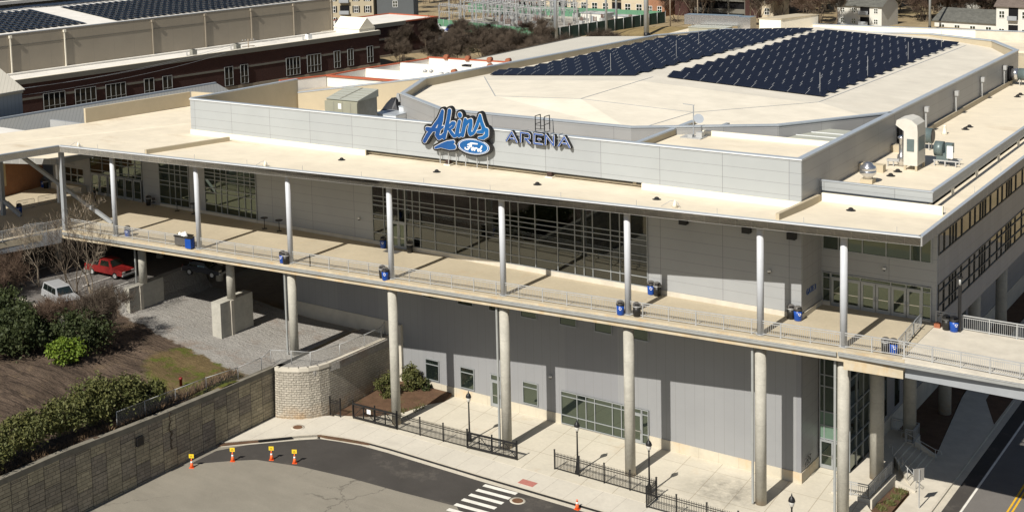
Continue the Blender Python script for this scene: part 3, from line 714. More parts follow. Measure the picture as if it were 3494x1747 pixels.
# =================================================================== ELEVATED WALKWAY
walk = thing('elevated_walkway', 'long raised concrete walkway on round piers along the arena front', 'walkway', (-30, -6, G))
W = lambda mb, name, mat, label=None, parent=None: mb.build(name, mat, parent or walk, label=label)
ed = .35
DL = (-69.2, Ec(-69.2) + ed)
w = MB()
deckpoly = [DL, (8.3, Ec(8.3) + ed), (8.3, 4.40), (.05, 4.40), (.05, -.1), (-78.6, -.1)]
w.prism([DL, (8.3, Ec(8.3) + ed), (8.3, 4.42), (.0, 4.42)], -.62, [0, 0, .02, .02])
w.prism([DL, (0, 4.42), (0, 0.1), (-79, .1)], -.62, [0, .02, .02, .25])
W(w, 'deck_slab', M['deck'])
w = MB(); w.prism([(-75.4, -34), DL, (-79, .1), (-79.6, -12), (-86, -34)], -.62, [0, 0, .2, 0, 0]); W(w, 'deck_slab', M['deck'])
w = MB(); w.prism([(-79, .1), (-86.4, .1), (-86.4, -14), (-79.6, -12)], -.62, [.25, .25, 0, 0]); w.prism([(-86, -34), (-79.6, -12), (-86.4, -14), (-99, -20), (-99, -34)], -.62, -.004); W(w, 'deck_slab', M['deck'])
w = MB()
w.wall((DL[0], DL[1] - .24), (8.6, Ec(8.6) + ed - .24), -.74, .03, .24); W(w, 'slab_edge', M['edge'])
w = MB(); w.wall((-75.6, -34), (-69.25, Ec(-69.2) + .1), -1.2, .03, .24); W(w, 'slab_edge', M['steel'])
w = MB(); w.wall((4.75, Ec(4.75) + .04), (8.55, Ec(8.55) + .04), -1.25, -.55, .05); W(w, 'edge_beam', M['edge'])
def gutter(p, q, z):
    w = MB(); w.wall(p, q, z - .26, z, .16); g = W(w, 'gutter', M['ptube'])
    w = MB(); w.wall((p[0], p[1] - .035), (q[0], q[1] - .035), z - .03, z + .012, .03); W(w, 'gutter_lip', M['galv'], parent=g)
gutter((-69.0, Ec(-69) - .08), (4.3, Ec(4.3) - .08), -.10)
gutter((4.42, Ec(4.42) - .12), (15.6, -4.95), -.05)
def railing(name, pts, parent, sp=2.1, h=1.07, bars=.13, mat='galv', z=0.0):
    """guard rail: top and bottom rails, thin pickets, posts as sub-parts"""
    r = MB(); pp_ = []
    for (a, b) in zip(pts[:-1], pts[1:]):
        a = Vector((*a, z)) if len(a) == 2 else Vector(a); b = Vector((*b, z)) if len(b) == 2 else Vector(b); L = (b - a).length
        for hh, wd in ((h, .07), (h - .16, .045), (.12, .055)):
            r.bar(a + Vector((0, 0, hh)), b + Vector((0, 0, hh)), wd, wd)
        k = max(1, int(L / bars))
        for i in range(1, k):
            q = a.lerp(b, i / k); r.bar(q + Vector((0, 0, .14)), q + Vector((0, 0, h - .165)), .020, .020)
        k = max(1, round(L / sp))
        for i in range(k + 1):
            pp_.append(a.lerp(b, i / k))
    o = r.build(name, M[mat], parent)
    pm = MB(); pm.bar((0, 0, 0), (0, 0, h - .03), .06, .06); pm.box(-.08, .08, -.08, .08, 0, .015); p0 = None
    for q in pp_:
        if p0 is None: p0 = c = pm.build('rail_post', M[mat], o, local=True)
        else: c = p0.copy(); COL.objects.link(c); c.parent = o
        c.matrix_parent_inverse = world(o).inverted(); c.location = q
    return o
rl = lambda x: (x, Ec(x) + .88)
railing('guard_rail', [rl(-68.9), rl(-40), rl(-20), rl(8.35)], walk)
railing('guard_rail', [(-75.0, -34), (-69.2, Ec(-69.2) + .9)], walk, sp=2.4)
# piers below
for i, (x, y, zb) in enumerate([(-42.08, -8.81, -8.6), (-31.69, -7.88, G), (-21.4, -6.78, G), (-11.03, -5.8, G), (-1.21, -4.83, G), (4.43, -4.24, -13.3)]):
    w = MB(); w.cyl(x, y, zb - .1, -.62, .40, 24); pr = W(w, 'pier', M['pier'])
    if i in (0, 1, 2, 4, 5) and i != 1:
        px = x - .42; w = MB(); w.bar((px, y - .45, zb + .1), (px, y - .45, -.35), .15, .12); w.bar((px, y - .5, -.4), (px, y - .95, -.3), .15, .12); w.build('downpipe', M['ptube'], pr)
for x, y, zb in ((-50.3, -8.03, -4.85), (-60.79, -9.37, -4.75)):
    w = MB(); w.cyl(x, y, zb, -.62, .40, 24); pr = W(w, 'pier', M['pier'])
    if x < -55:
        w = MB(); w.bar((x - .5, y - .45, zb + .1), (x - .5, y - .45, -.35), .15, .12); w.build('downpipe', M['ptube'], pr)
for x, y in ((-73.5, -20.5), (-84, -20), (-58, -1.5), (-66, -2), (-75, -8)):
    w = MB(); w.cyl(x, y, -6, -.62, .40, 20); W(w, 'pier', M['pier'])
# wall-like pier footings on the gravel
def footing(x0, x1, y0, y1, zt, zb, label):
    t = thing('pier_footing', label, 'concrete footing', ((x0 + x1) / 2, (y0 + y1) / 2, zb))
    w = MB(); w.box(x0, x1, y0, y1, zb - .4, zt); w.build('footing_wall', M['pier'], t)
    w = MB(); w.box(x0 - .02, x1 + .12, y0 + 1.35, y0 + 1.75, zb - .4, zt - .05); w.build('buttress', M['cream_conc'], t)
footing(-51.1, -49.95, -9.95, -5.5, -4.8, -8.4, 'stained concrete pier footing wall on pale gravel, right hand one of two')
footing(-61.2, -60.45, -11.6, -7.0, -4.67, -7.3, 'dark stained concrete pier footing wall nearest the red pickup truck')

# =================================================================== FOOTBRIDGE on the right
br = thing('footbridge', 'concrete footbridge leading off over the road at the right edge', 'footbridge', (14, 0, -13.5))
w = MB(); w.prism([(8.32, -4.75), (15.6, -4.75), (40, -4.6), (40, 4.2), (8.32, 4.2)], -.35, .004); w.build('bridge_deck', M['cream_conc'], br)
w = MB(); w.bar((8.6, -4.45, -.8), (40, -4.3, -.8), .3, .85); w.bar((8.6, 3.7, -.8), (40, 3.85, -.8), .3, .85); w.build('bridge_girder', M['steel'], br)
w = MB(); w.wall((15.6, -4.93), (40, -4.75), -.31, -.05, .16); w.build('gutter', M['ptube'], br)
railing('guard_rail', [(8.4, -4.05), (15.5, -4.2), (40, -4.0)], br, sp=1.75)
railing('guard_rail', [(8.35, 3.75), (40, 3.9)], br, sp=1.75)
w = MB(); w.cyl(22, 0, -13.6, -1.2, .6, 20); w.build('bridge_pier', M['pier'], br)

# =================================================================== SIGNS above the canopy
def strokes(sets, mats_, yface, map_, grow, y_in, name, parent, mat, depth=.12):
    """flat letter bodies: each stroke a chain of discs and quads extruded in Y"""
    mb = MB(); k = 0
    for pts, r in sets:
        rr = r if isinstance(r, (list, tuple)) else [r] * len(pts)
        for i in range(len(pts)):
            p = map_(pts[i]); ra = (rr[i]) * PXM + grow
            yy = yface - k * .0006; k += 1
            ring = [(p[0] + ra * math.cos(t), p[1] + ra * math.sin(t)) for t in [2 * math.pi * j / 14 for j in range(14)]]
            ext(mb, ring, yy, y_in)
            if i + 1 < len(pts):
                q = map_(pts[i + 1]); rb = rr[i + 1] * PXM + grow
                dx, dz = q[0] - p[0], q[1] - p[1]; L = math.hypot(dx, dz) or 1; nx, nz = -dz / L, dx / L
                yy = yface - k * .0006; k += 1
                ext(mb, [(p[0] - nx * ra, p[1] - nz * ra), (q[0] - nx * rb, q[1] - nz * rb), (q[0] + nx * rb, q[1] + nz * rb), (p[0] + nx * ra, p[1] + nz * ra)], yy, y_in)
    return mb.build(name, mat, parent)
def ext(mb, poly, yf, yb):
    n = len(poly)
    mb.face([(x, yf, z) for x, z in poly])
    for i in range(n):
        a, b = poly[i], poly[(i + 1) % n]
        mb.face([(a[0], yb, a[1]), (b[0], yb, b[1]), (b[0], yf, b[1]), (a[0], yf, a[1])])
PXM = 1 / 136.0
def bilerp(c):                       # map drawing units (400 per metre style grid) to wall X,Z
    def f(p):
        x, y = p
        X = SX0 + (x - 165) * .00708 - (y - 620) * .00031; Z = SZ0 - (y - 620) * SZ1 + (x - 165) * SZ2
        return (X, Z)
    return f
SX0, SZ0, SZ1, SZ2 = -33.30, 10.34, .00608, .00064
mp = bilerp(0)
sgn = thing('script_sign', 'blue and white script name sign with oval emblem on posts before the grey parapet', 'sign', (-29.8, -.6, 8.56))
AK = [  # script letters as strokes, x right, y down
 ([(205, 610), (255, 520), (330, 420), (420, 290), (470, 170)], [22, 24, 22, 20, 18]),
 ([(470, 170), (455, 300), (415, 450), (395, 520), (420, 560), (470, 540), (500, 500)], [20, 24, 26, 28, 26, 20, 14]),
 ([(245, 430), (330, 440), (420, 440), (485, 395)], [26, 22, 20, 10]),
 ([(575, 165), (560, 280), (530, 420), (500, 560)], [24, 24, 24, 22]),
 ([(560, 400), (620, 340), (650, 345), (630, 400), (575, 440)], [12, 16, 18, 16, 12]),
 ([(575, 440), (620, 500), (650, 535), (700, 520)], [18, 22, 20, 14]),
 ([(725, 320), (700, 440), (690, 500), (720, 530), (770, 490)], [20, 24, 26, 20, 12]),
 ([(728, 225), (730, 235)], [28, 28]),
 ([(810, 300), (790, 420), (770, 520)], [22, 24, 24]),
 ([(800, 400), (850, 320), (890, 310), (890, 370), (870, 460), (885, 505), (930, 490)], [12, 18, 22, 24, 24, 24, 16]),
 ([(930, 490), (980, 380), (1020, 240)], [16, 20, 16]),
 ([(1020, 240), (1040, 330), (1075, 420), (1060, 470), (990, 475)], [18, 22, 24, 22, 14]),
 ([(1075, 430), (1120, 450), (1120, 520), (1070, 560), (1010, 560)], [20, 24, 24, 20, 12]),
 ([(375, 705), (470, 670), (560, 650), (640, 620)], [12, 24, 36, 20]),
 ([(470, 690), (580, 695), (650, 690)], [12, 30, 30]),
]
strokes(AK, None, -.52, mp, .215, -.22, 'sign_backing', sgn, M['black'])
ovc = mp((930, 688))
def oval(name, a, b, yf, yb, mat):
    mb = MB(); ring = []
    for j in range(48):
        t = 2 * math.pi * j / 48; dx, dz = a * math.cos(t), b * math.sin(t)
        ring.append((ovc[0] + dx, ovc[1] + dz - .135 * dx * 0 + .0 * dx))
    ext(mb, ring, yf, yb); return mb.build(name, mat, sgn)
oval('oval_backing', 1.80, .86, -.565, -.22, M['black'])
oval('oval_rim', 1.62, .68, -.578, -.565, M['white'])
oval('oval_face', 1.58, .64, -.590, -.578, M['blueface'])
oval_line = MB()
for j in range(48):
    t, t2 = 2 * math.pi * j / 48, 2 * math.pi * (j + 1) / 48
    for (r0, r1) in ((.90, .935),):
        oval_line.face([(ovc[0] + 1.58 * r * math.cos(u), -.5915, ovc[1] + .64 * r * math.sin(u)) for r, u in ((r0, t), (r1, t), (r1, t2), (r0, t2))][::-1])
oval_line.build('oval_line', M['white'], sgn)
strokes(AK, None, -.560, mp, .05, -.52, 'letter_outline', sgn, M['white'])
strokes(AK, None, -.590, mp, .012, -.56, 'letter_face', sgn, M['blueface'])
FD = [([(850, 660), (900, 640), (985, 648)], [6, 9, 6]), ([(905, 645), (880, 690), (850, 730), (815, 720), (812, 700)], [9, 9, 8, 7, 5]), ([(845, 690), (905, 684)], [5, 6]),
      ([(925, 700), (905, 720), (915, 738), (938, 728), (940, 705), (925, 700)], [6, 7, 7, 7, 6, 6]), ([(960, 708), (950, 742)], [7, 7]), ([(955, 720), (975, 706), (985, 712)], [5, 6, 6]),
      ([(1020, 722), (995, 730), (1000, 752), (1020, 746)], [6, 7, 7, 6]), ([(1052, 680), (1030, 735), (1036, 756), (1052, 746)], [7, 7, 7, 4])]
FDm = [([(x, y - (x - 930) * .0) for x, y in p], r) for p, r in FD]
strokes(FDm, None, -.600, mp, .008, -.590, 'oval_lettering', sgn, M['white'])
w = MB()
for x in (415, 540, 655, 790, 955, 1105):
    p = mp((x, 700)); w.bar((p[0], -.32, 8.56), (p[0], -.32, p[1] + .3), .07, .07)
w.build('support_posts', M['galv'], sgn)
ars = thing('block_letter_sign', 'row of navy block letters with white outline hung on the grey parapet', 'sign', (-22, -.4, 8.9))
def lt(x0, y0, segs): return [([(x0 + a, y0 + b) for a, b in s], 9) for s in segs]
LET = {'A': [[(0, 0), (38, -132), (52, -132), (140, 0)], [(62, -42), (98, -42)]],
       'R': [[(0, 0), (0, -132), (100, -132), (122, -110), (122, -72), (100, -55), (58, -55), (128, 0)]],
       'E': [[(110, -132), (0, -132), (0, 0), (110, 0)], [(50, -66), (85, -66)]],
       'N': [[(0, 0), (0, -132), (108, 0), (108, -132)]]}
LET['A'] = [[(0, 0), (72, -132), (145, 0)], [(58, -40), (95, -40)]]
for ch, x0, y0 in (('A', 1382, 605), ('R', 1577, 622), ('E', 1760, 640), ('N', 1912, 655), ('A', 2085, 675)):
    sl = .143
    segs = [[(a, b + a * sl) for a, b in s] for s in LET[ch]]
    S = lt(x0, y0, segs)
    lo = strokes(S, None, -.42, mp, .062, -.14, 'letter', ars, M['black'])
    a = strokes(S, None, -.45, mp, .016, -.42, 'outline', lo, M['white'])
    a = strokes(S, None, -.475, mp, -.010, -.45, 'face', lo, M['navy'])
w = MB()
for x in (1600, 1720, 1830, 1950, 2060):
    p = mp((x, 480)); w.bar((p[0], -.2, 12.12), (p[0], .5, 12.12), .05, .05); w.bar((p[0], -.2, 11.2), (p[0], -.2, 12.12), .05, .05)
a, b = mp((1420, 495)), mp((2200, 545)); w.bar((a[0], -.18, 11.75), (b[0], -.18, 11.75), .05, .05)
w.build('hanging_bracket', M['steel'], ars)

# =================================================================== ROOF EQUIPMENT
def drain(x, y, z, label, group='domed roof drains'):
    t = thing('roof_drain', label, 'roof drain', (x, y, z), group=group)
    w = MB(); w.lathe([(.34, 0), (.34, .03), (.20, .05), (.17, .16), (.08, .22), (.01, .23)], seg=12); w.build('dome', M['rubber'], t, local=True)
    return t
dr0 = drain(-40.44, -3.1, 8.43, 'black domed roof drain on the cream canopy, leftmost of the row'); T0 = tree_of(dr0)
for x, y, z, l in ((-30.1, -3.05, 8.43, 'black domed roof drain on the canopy below the script sign'), (-20.3, -3, 8.43, 'black domed roof drain on the canopy below the block letter sign'), (-9.96, -2.95, 8.43, 'black domed roof drain on the canopy right of the white upstand end'),
                   (3.13, 1.26, 8.34, 'black domed roof drain on the canopy corner roof near the brown stain'), (2.73, 13.9, 8.76, 'black domed roof drain beside the tall air handler, rear one'), (2.72, 12.1, 8.76, 'black domed roof drain beside the tall air handler, front one'),
                   (2.69, 34.5, 8.76, 'black domed roof drain midway along the side roof, front of pair'), (2.7, 35.9, 8.76, 'black domed roof drain midway along the side roof, rear of pair'), (2.65, 55, 8.76, 'black domed roof drain far along the side roof, front of pair'), (2.61, 56.5, 8.76, 'black domed roof drain far along the side roof, rear of pair')):
    dup(T0, (x, y, z), label=l)
# air handler with hooded outlet
t = thing('air_handler', 'tall cream air handling unit with curved hood on the side roof', 'air handler', (3.5, 15.9, 8.76))
w = MB(); x0, x1, y0, y1 = 2.9, 3.95, 14.8, 17.0; w.box(x0, x1, y0, y1, 9.15, 11.9)
hood = [(-.62, 12.35), (-.55, 12.75), (0.1, 12.95), (.6, 12.8), (1.0, 12.45), (1.05, 11.902), (0, 11.902)]
for s in (0,):
    pts0 = [(x0 + a, y0, z) for a, z in hood]; pts1 = [(x0 + a, y1, z) for a, z in hood]
    w.face(pts0[::-1]); w.face(pts1)
    for i in range(len(hood)): j = (i + 1) % len(hood); w.face([pts0[i], pts0[j], pts1[j], pts1[i]])
w.build('casing', M['white'] if False else plain('unit_cream_paint', (.58, .56, .50), .5, .3), t)
w = MB(); w.box(x0 + .25, x0 + .8, y0 - .03, y0 - .002, 10.3, 11.3); w.box(x1 + .002, x1 + .03, y0 + .3, y0 + 1.9, 10.3, 11.4); w.build('louvre', M['teal'], t)
w = MB()
for x, y in ((x0 + .1, y0 + .1), (x1 - .1, y0 + .1), (x0 + .1, y1 - .1), (x1 - .1, y1 - .1)): w.box(x - .08, x + .08, y - .08, y + .08, 8.76, 9.149)
w.build('leg', M['creamwall'], t)
t = thing('exhaust_stack', 'shiny metal exhaust stack standing left of the tall air handler', 'exhaust stack', (2.35, 16.2, 8.76))
w = MB(); w.lathe([(.28, 0), (.28, .25), (.36, .3), (.30, .9), (.2, 1.0), (.2, 2.2), (.3, 2.25), (.3, 2.4), (.1, 2.5)], seg=14); w.build('stack', M['chrome'], t, local=True)
w = MB(); w.bar((-.1, -.3, .5), (-1.0, -.5, .5), .25, .2); w.bar((-.9, -.5, 0), (-.9, -.5, .6), .08); w.bar((-.5, -.4, 0), (-.5, -.4, .6), .08); w.build('pipework', M['galv'], t, local=True)
t = thing('blower_unit', 'dark green blower fan with control box right of the air handler', 'blower', (4.9, 18.2, 8.76))
w = MB(); w.tube([(-.5, 0, 1.3), (.15, 0, 1.3)], .62, 18); w.box(-.35, .6, -.35, .35, .45, 1.0); w.box(.1, .7, .2, .9, .9, 1.7); w.build('fan_housing', M['teal'], t, local=True)
w = MB(); w.box(.55, 1.0, -.75, -.55, .7, 1.7); w.build('control_box', M['white'], t, local=True)
w = MB()
for x in (-.4, .4, 1.2):
    for y in (-.6, .5): w.bar((x, y, 0), (x, y, .45), .09)
w.bar((-.5, -.6, .45), (1.4, -.6, .45), .1); w.bar((-.5, .5, .45), (1.4, .5, .45), .1); w.build('stand', M['galv'], t, local=True)
t = thing('mushroom_vent', 'round shiny mushroom vent on cream base at the front of the side roof', 'vent', (1.95, 8.95, 8.76))
w = MB(); w.lathe([(.38, .32), (.34, .5), (.60, .72), (.62, .95), (.55, 1.0), (.62, 1.05), (.58, 1.3), (.36, 1.42), (.34, 1.55), (.1, 1.62)], seg=20); w.build('vent_head', M['chrome'], t, local=True)
w = MB(); w.box(-.45, .45, -.45, .45, 0, .319); w.build('base', M['creamwall'], t, local=True)
t = thing('roof_pipe_vent', 'small grey pipe vent on the side roof behind the mushroom vent', 'vent', (.9, 12.0, 8.76))
w = MB(); w.lathe([(.16, 0), (.12, .08), (.12, .45), (.2, .5), (.2, .65), (.05, .7)], seg=12); w.build('pipe', M['galv'], t, local=True)
t = thing('roof_pipe_vent', 'small cream cone vent on the side roof beside the bowl wall', 'vent', (1.69, 31.5, 8.76))
w = MB(); w.lathe([(.3, 0), (.16, .2), (.12, .7), (.15, .75), (.05, .8)], seg=12); w.build('pipe', M['wcurb'], t, local=True)
def wallfan(y, label):
    t = thing('wall_exhaust_fan', label, 'exhaust fan', (1.6, y, 9.95), group='round fans through the bowl wall')
    w = MB(); w.tube([(-1.25, 0, 0), (-.55, 0, 0)], .62, 24); w.build('collar', M['chrome'], t, local=True)
    w = MB(); w.tube([(-.55, 0, 0), (1.1, 0, 0)], .66, 24); w.build('barrel', M['teal'], t, local=True)
    w = MB(); w.tube([(1.08, 0, 0), (1.14, 0, 0)], .58, 24); w.build('mouth', M['black'], t, local=True)
    w = MB(); w.box(-1.55, -1.28, -.75, .75, -.75, .75); w.build('wall_plate', M['dark'], t, local=True)
    w = MB()
    for x in (-.4, .9):
        for yy in (-.4, .4): w.bar((x, yy, -1.19), (x, yy, -.5), .07)
    w.build('stand', M['galv'], t, local=True)
    return t
wf = wallfan(23.9, 'round green exhaust fan through the wall behind the tall air handler')
dup(tree_of(wf), (1.6, 63.2, 9.95), label='round green exhaust fan at the far end of the side roof')
# big olive air unit behind the parapet, tarpaulin pile, boxes
t = thing('rooftop_unit', 'large olive metal air conditioning unit behind the parapet at left', 'air conditioner', (-46.5, 6.5, 8.57))
w = MB(); w.prism([(-49.3, 6.0), (-45.45, 6.0), (-45.45, 9.2), (-49.3, 9.2)], 9.0, 12.1); w.box(-49.45, -45.4, 5.85, 5.998, 9.0, 11.9); w.build('casing', M['olive'], t)
w = MB(); w.face([(-45.44, 6.0, 9.0), (-45.44, 9.2, 9.0), (-45.44, 9.2, 12.1), (-45.44, 6.0, 12.1)]); w.build('side_panel', M['olived'], t)
w = MB(); w.prism([(-49.3, 5.9), (-45.3, 5.9), (-45.3, 9.3), (-49.3, 9.3)], 12.102, [12.16, 12.16, 12.85, 12.85]); w.build('top_panel', M['olivet'], t)
w = MB(); w.bar((-47.6, 6.0, 12.19), (-47.2, 9.2, 12.86), .12, .06)
for yy in (6.6, 7.2, 7.9, 8.5): w.bar((-49.3, yy, 12.19 + (yy - 6) * .203), (-45.4, yy, 12.19 + (yy - 6) * .203), .05, .04)
for xx in (-48.3, -47.2, -46.2): w.bar((xx, 5.84, 9.0), (xx, 5.84, 11.9), .04, .02)
w.build('seam', M['olived'], t)
w = MB(); w.box(-47.75, -47.35, 5.83, 5.848, 11.2, 11.75); w.build('notice', M['white'], t)
t = thing('tarpaulin_cover', 'equipment wrapped in black tarpaulin beside the olive air unit', 'tarpaulin', (-47.0, 13.2, 8.57))
w = MB(); random.seed(5)
rings = [(1.5, 0), (1.65, .7), (1.3, 1.5), (.75, 2.2), (.25, 2.75)]; sg = 12; ii = len(w.v)
vv = [[(r * math.cos(2 * math.pi * j / sg) * random.uniform(.8, 1.15) + h * .3, r * math.sin(2 * math.pi * j / sg) * random.uniform(.8, 1.15), h + random.uniform(-.1, .1)) for j in range(sg)] for r, h in rings]
for a in range(len(rings) - 1):
    for j in range(sg): w.face([vv[a][j], vv[a][(j + 1) % sg], vv[a + 1][(j + 1) % sg], vv[a + 1][j]])
w.face(vv[-1]); w.build('tarpaulin', M['tarp'], t, local=True)
w = MB(); w.bar((.9, .2, 2.3), (1.2, .2, 3.2), .25); w.bar((1.4, .1, 2.4), (1.3, .1, 3.1), .2); w.build('pipe_end', M['galv'], t, local=True)
for (x, y, sx, sy, h, l) in ((-45.0, 11.0, 1.4, 1.2, 1.7, 'pale blue grey duct box beside the tarpaulin on the equipment roof'), (-43.6, 13.2, 1.2, 1.2, 2.2, 'tall pale grey duct box against the bowl corner wall'), (-44.2, 8.4, 1.3, .9, 1.1, 'low pale duct box nearest the parapet')):
    t = thing('duct_box', l, 'duct box', (x, y, 8.57))
    w = MB(); w.box(-sx, sx, -sy, sy, 0, h - .1); w.build('casing', M['capw'], t, local=True)
    w = MB(); w.box(-sx - .05, sx + .05, -sy - .05, sy + .05, h - .098, h); w.build('lid', M['cap'], t, local=True)
t = thing('satellite_dish', 'small satellite dish and antenna mast on the raised roof', 'satellite dish', (-11.6, 7.6, 11.31))
w = MB(); w.lathe([(.02, 0), (.2, .03), (.34, .08), (.42, .14)], seg=18)
d = w.build('dish', M['cap'], t, local=True); d.location = (.5, -.2, 1.6); d.rotation_euler = (R_(55), R_(20), R_(30))
w = MB(); w.bar((0, 0, 0), (0, 0, 2.7), .07); w.bar((-.9, 0, 2.75), (.1, 0, 2.7), .05); w.bar((0, 0, 1.4), (.5, -.2, 1.6), .06); w.build('mast', M['steel'], t, local=True)
w = MB(); w.box(-.9, .9, -.7, .7, 0, .08); w.box(-.3, .1, -.5, -.1, .08, .3); w.box(.3, .8, -.2, .3, .08, .5); w.build('base_frame', M['galv'], t, local=True)
t = thing('roof_ladder', 'dark steel roof access ladder with platform behind the block letters', 'ladder', (-24.4, 5.6, 10.2))
w = MB()
for x in (-.45, .45):
    w.bar((x, -.9, -.5), (x, -.9, 2.3), .06); w.bar((x, 0, 1.0), (x, 0, 2.3), .06); w.bar((x, -.9, 2.3), (x, 0, 2.3), .06); w.bar((x, -.9, 1.6), (x, 0, 1.6), .05)
for i in range(7): w.bar((-.45, -.9, -.3 + i * .3), (.45, -.9, -.3 + i * .3), .04)
w.build('rails', M['black'], t, local=True)
w = MB(); w.box(-.45, .45, -.85, .1, .85, .95); w.build('platform', M['galv'], t, local=True)
t = thing('roof_hood', 'low olive ribbed duct hood in front of the bowl at right', 'duct hood', (-3.2, 13.5, 9.8))
w = MB(); w.prism([(-3.2, -2.6), (2.6, -2.6), (2.6, 3.2), (-1.0, 3.2)], 0, [.9, .9, 1.3, 1.3]); w.build('casing', M['olive'], t, local=True)
w = MB(); w.prism([(-3.3, -2.7), (2.7, -2.7), (2.7, 3.3), (-1.1, 3.3)], [.902, .902, 1.302, 1.302], [1.0, 1.0, 1.4, 1.4]); w.build('top', M['olivet'], t, local=True)
w = MB()
for k in range(4): y = -2.2 + k * 1.3; w.bar((-3.0, y, 1.03 + (y + 2.7) * .067), (2.6, y, 1.03 + (y + 2.7) * .067), .08, .05)
w.build('rib', M['capw'], t, local=True)
# canopy drain hoods (little flashing pyramids)
fl0 = None
for x, y, l in ((-66.9, -11.4, 'small cream flashing cone at the far left canopy corner'), (-44.3, -9.2, 'small cream flashing cone on the canopy edge left of the third column'), (-7.6, -4.9, 'small cream flashing cone on the canopy edge at right')):
    if fl0 is None:
        fl0 = thing('flashing_cone', l, 'flashing', (x, y, 8.565), group='flashing cones along the canopy edge')
        w = MB(); w.lathe([(.22, 0), (.12, .3), (.03, .55)], seg=10); w.build('cone', M['wcurb'], fl0, local=True)
        w = MB(); w.tube([(0, 0, .5), (-.3, -.2, .45), (-.9, -.4, .02)], .018, 5); w.tube([(0, 0, .5), (.25, 0, .3), (.4, 0, .02)], .018, 5); w.build('cable', M['steel'], fl0, local=True)
    else: dup(tree_of(fl0), (x, y, 8.565), label=l)
# lightning rods along the canopy edge (parts of the arena)
w = MB()
for x in [-64 + 6.0 * i for i in range(13)]: w.bar((x, Ec(x) + .35, 8.56), (x, Ec(x) + .35, 9.1), .025)
for y in (2, 10, 18, 26, 34): w.bar((ER - .25, y, 8.56), (ER - .25, y, 9.1), .025)
P(w, 'lightning_rods', M['galv'])
w = MB()
for x, y in ((-9.6, 32), (-9.2, 45), (-8.9, 58), (-8.6, 70), (-32, 33), (-30, 45), (-33, 58)): w.bar((x, y, rz(x)), (x, y, rz(x) + 2.2), .03)
P(w, 'lightning_rods', M['galv'])

# =================================================================== SOLAR PANELS on the bowl
t = thing('solar_panel', 'dark blue tilted solar panel in the rows on the cream bowl roof', 'solar panel', (0, 0, 0), group='solar panels on the bowl roof')
w = MB(); w.prism([(-.86, -.56), (.86, -.56), (.86, .56), (-.86, .56)], [.08, .08, .33, .33], [.12, .12, .37, .37]); w.build('cells', M['solar'], t, local=True)
w = MB()
w.bar((-.875, -.56, .112), (-.875, .56, .365), .035, .04); w.bar((-.87, .565, .35), (.87, .565, .35), .015, .03)
w.build('rim', M['galv'], t, local=True)
spots = []
for side in (0, 1):
    for y0, y1 in ((31.6, 53.4), (55.3, 74.6)):
        r = 0; y = y0
        while y < y1:
            if side: xl, xr = -26.4 + (y - 31) * .060, -8.9 + (y - 31) * .024
            else: xl, xr = -46.1 + (y - 31) * .128, -28.3 + (y - 31) * .076
            n_p = int((xr - xl) / 1.76); x = (xr - n_p * 1.76 if side else xl) - (.45 if r % 2 else 0)
            if not side: x = xr - n_p * 1.76 - (.45 if r % 2 else 0)
            for i in range(n_p): spots.append((x + .88 + i * 1.76, y, side))
            y += 1.36; r += 1
T0 = tree_of(t); CAMXY = Vector((34.6, -97.5))
spots.sort(key=lambda s: (Vector(s[:2]) - CAMXY).length)
far = MB(); first = True
for k, (x, y, f0) in enumerate(spots):
    tilt = -.058 if x > -26 else .058
    if k < 300:
        o = t if first else dup(T0)
        o.location = (x, y, rz(x) + .01); o.rotation_euler = (0, -tilt, 0); first = False
    else:
        pts = []
        for a, b, c in ((-.84, -.56, .12), (.84, -.56, .12), (.84, .56, .37), (-.84, .56, .37)): pts.append((x + a, y + b, rz(x + a) + .01 + c))
        i = len(far.v); far.face(pts, 0)
        e = Vector((.045, 0, .004)); far.face([pts[0], tuple(Vector(pts[0]) + e), tuple(Vector(pts[3]) + e), pts[3]], 1)
        far.face([(pts[0][0], pts[0][1], pts[0][2] - .05), (pts[1][0], pts[1][1], pts[1][2] - .05), pts[1], pts[0]], 1)
fo = far.build('solar_panels', [M['solar'], M['galv']])
tag(fo, 'distant dark blue solar panel rows on the cream bowl roof', 'solar panels', kind='stuff')
print('solar spots', len(spots))
# =================================================================== GROUND AND STREETS
def struct(mb, name, mat): return tag(mb.build(name, mat), kind='structure')
def sstep(a, b, x):
    t = max(0, min(1, (x - a) / (b - a))); return t * t * (3 - 2 * t)
def terr(x, y):
    """height of the natural ground"""
    # terrace left of the retaining wall
    z = -8.35 + sstep(-46, -60, x) * 1.05
    z += sstep(-60.4, -61.6, x) * sstep(-8.5, -6.5, y) * 2.55 + sstep(-60.6, -61.4, x) * sstep(-13, -11, y) * (1 - sstep(-8.5, -6.5, y)) * 2.5 + sstep(-57, -66, x) * sstep(-18, -24, y) * -.2
    z += sstep(-24, -40, y) * .75
    if x < -62: z = max(z, -4.75) if y > -15.5 else z + sstep(-62, -70, x) * sstep(-24, -14, y) * 2.6
    z += .12 * math.sin(x * .7 + y * .4) * sstep(-14, -18, y) + .10 * math.sin(y * 1.3 - x * .3) * sstep(-14, -18, y)
    return z
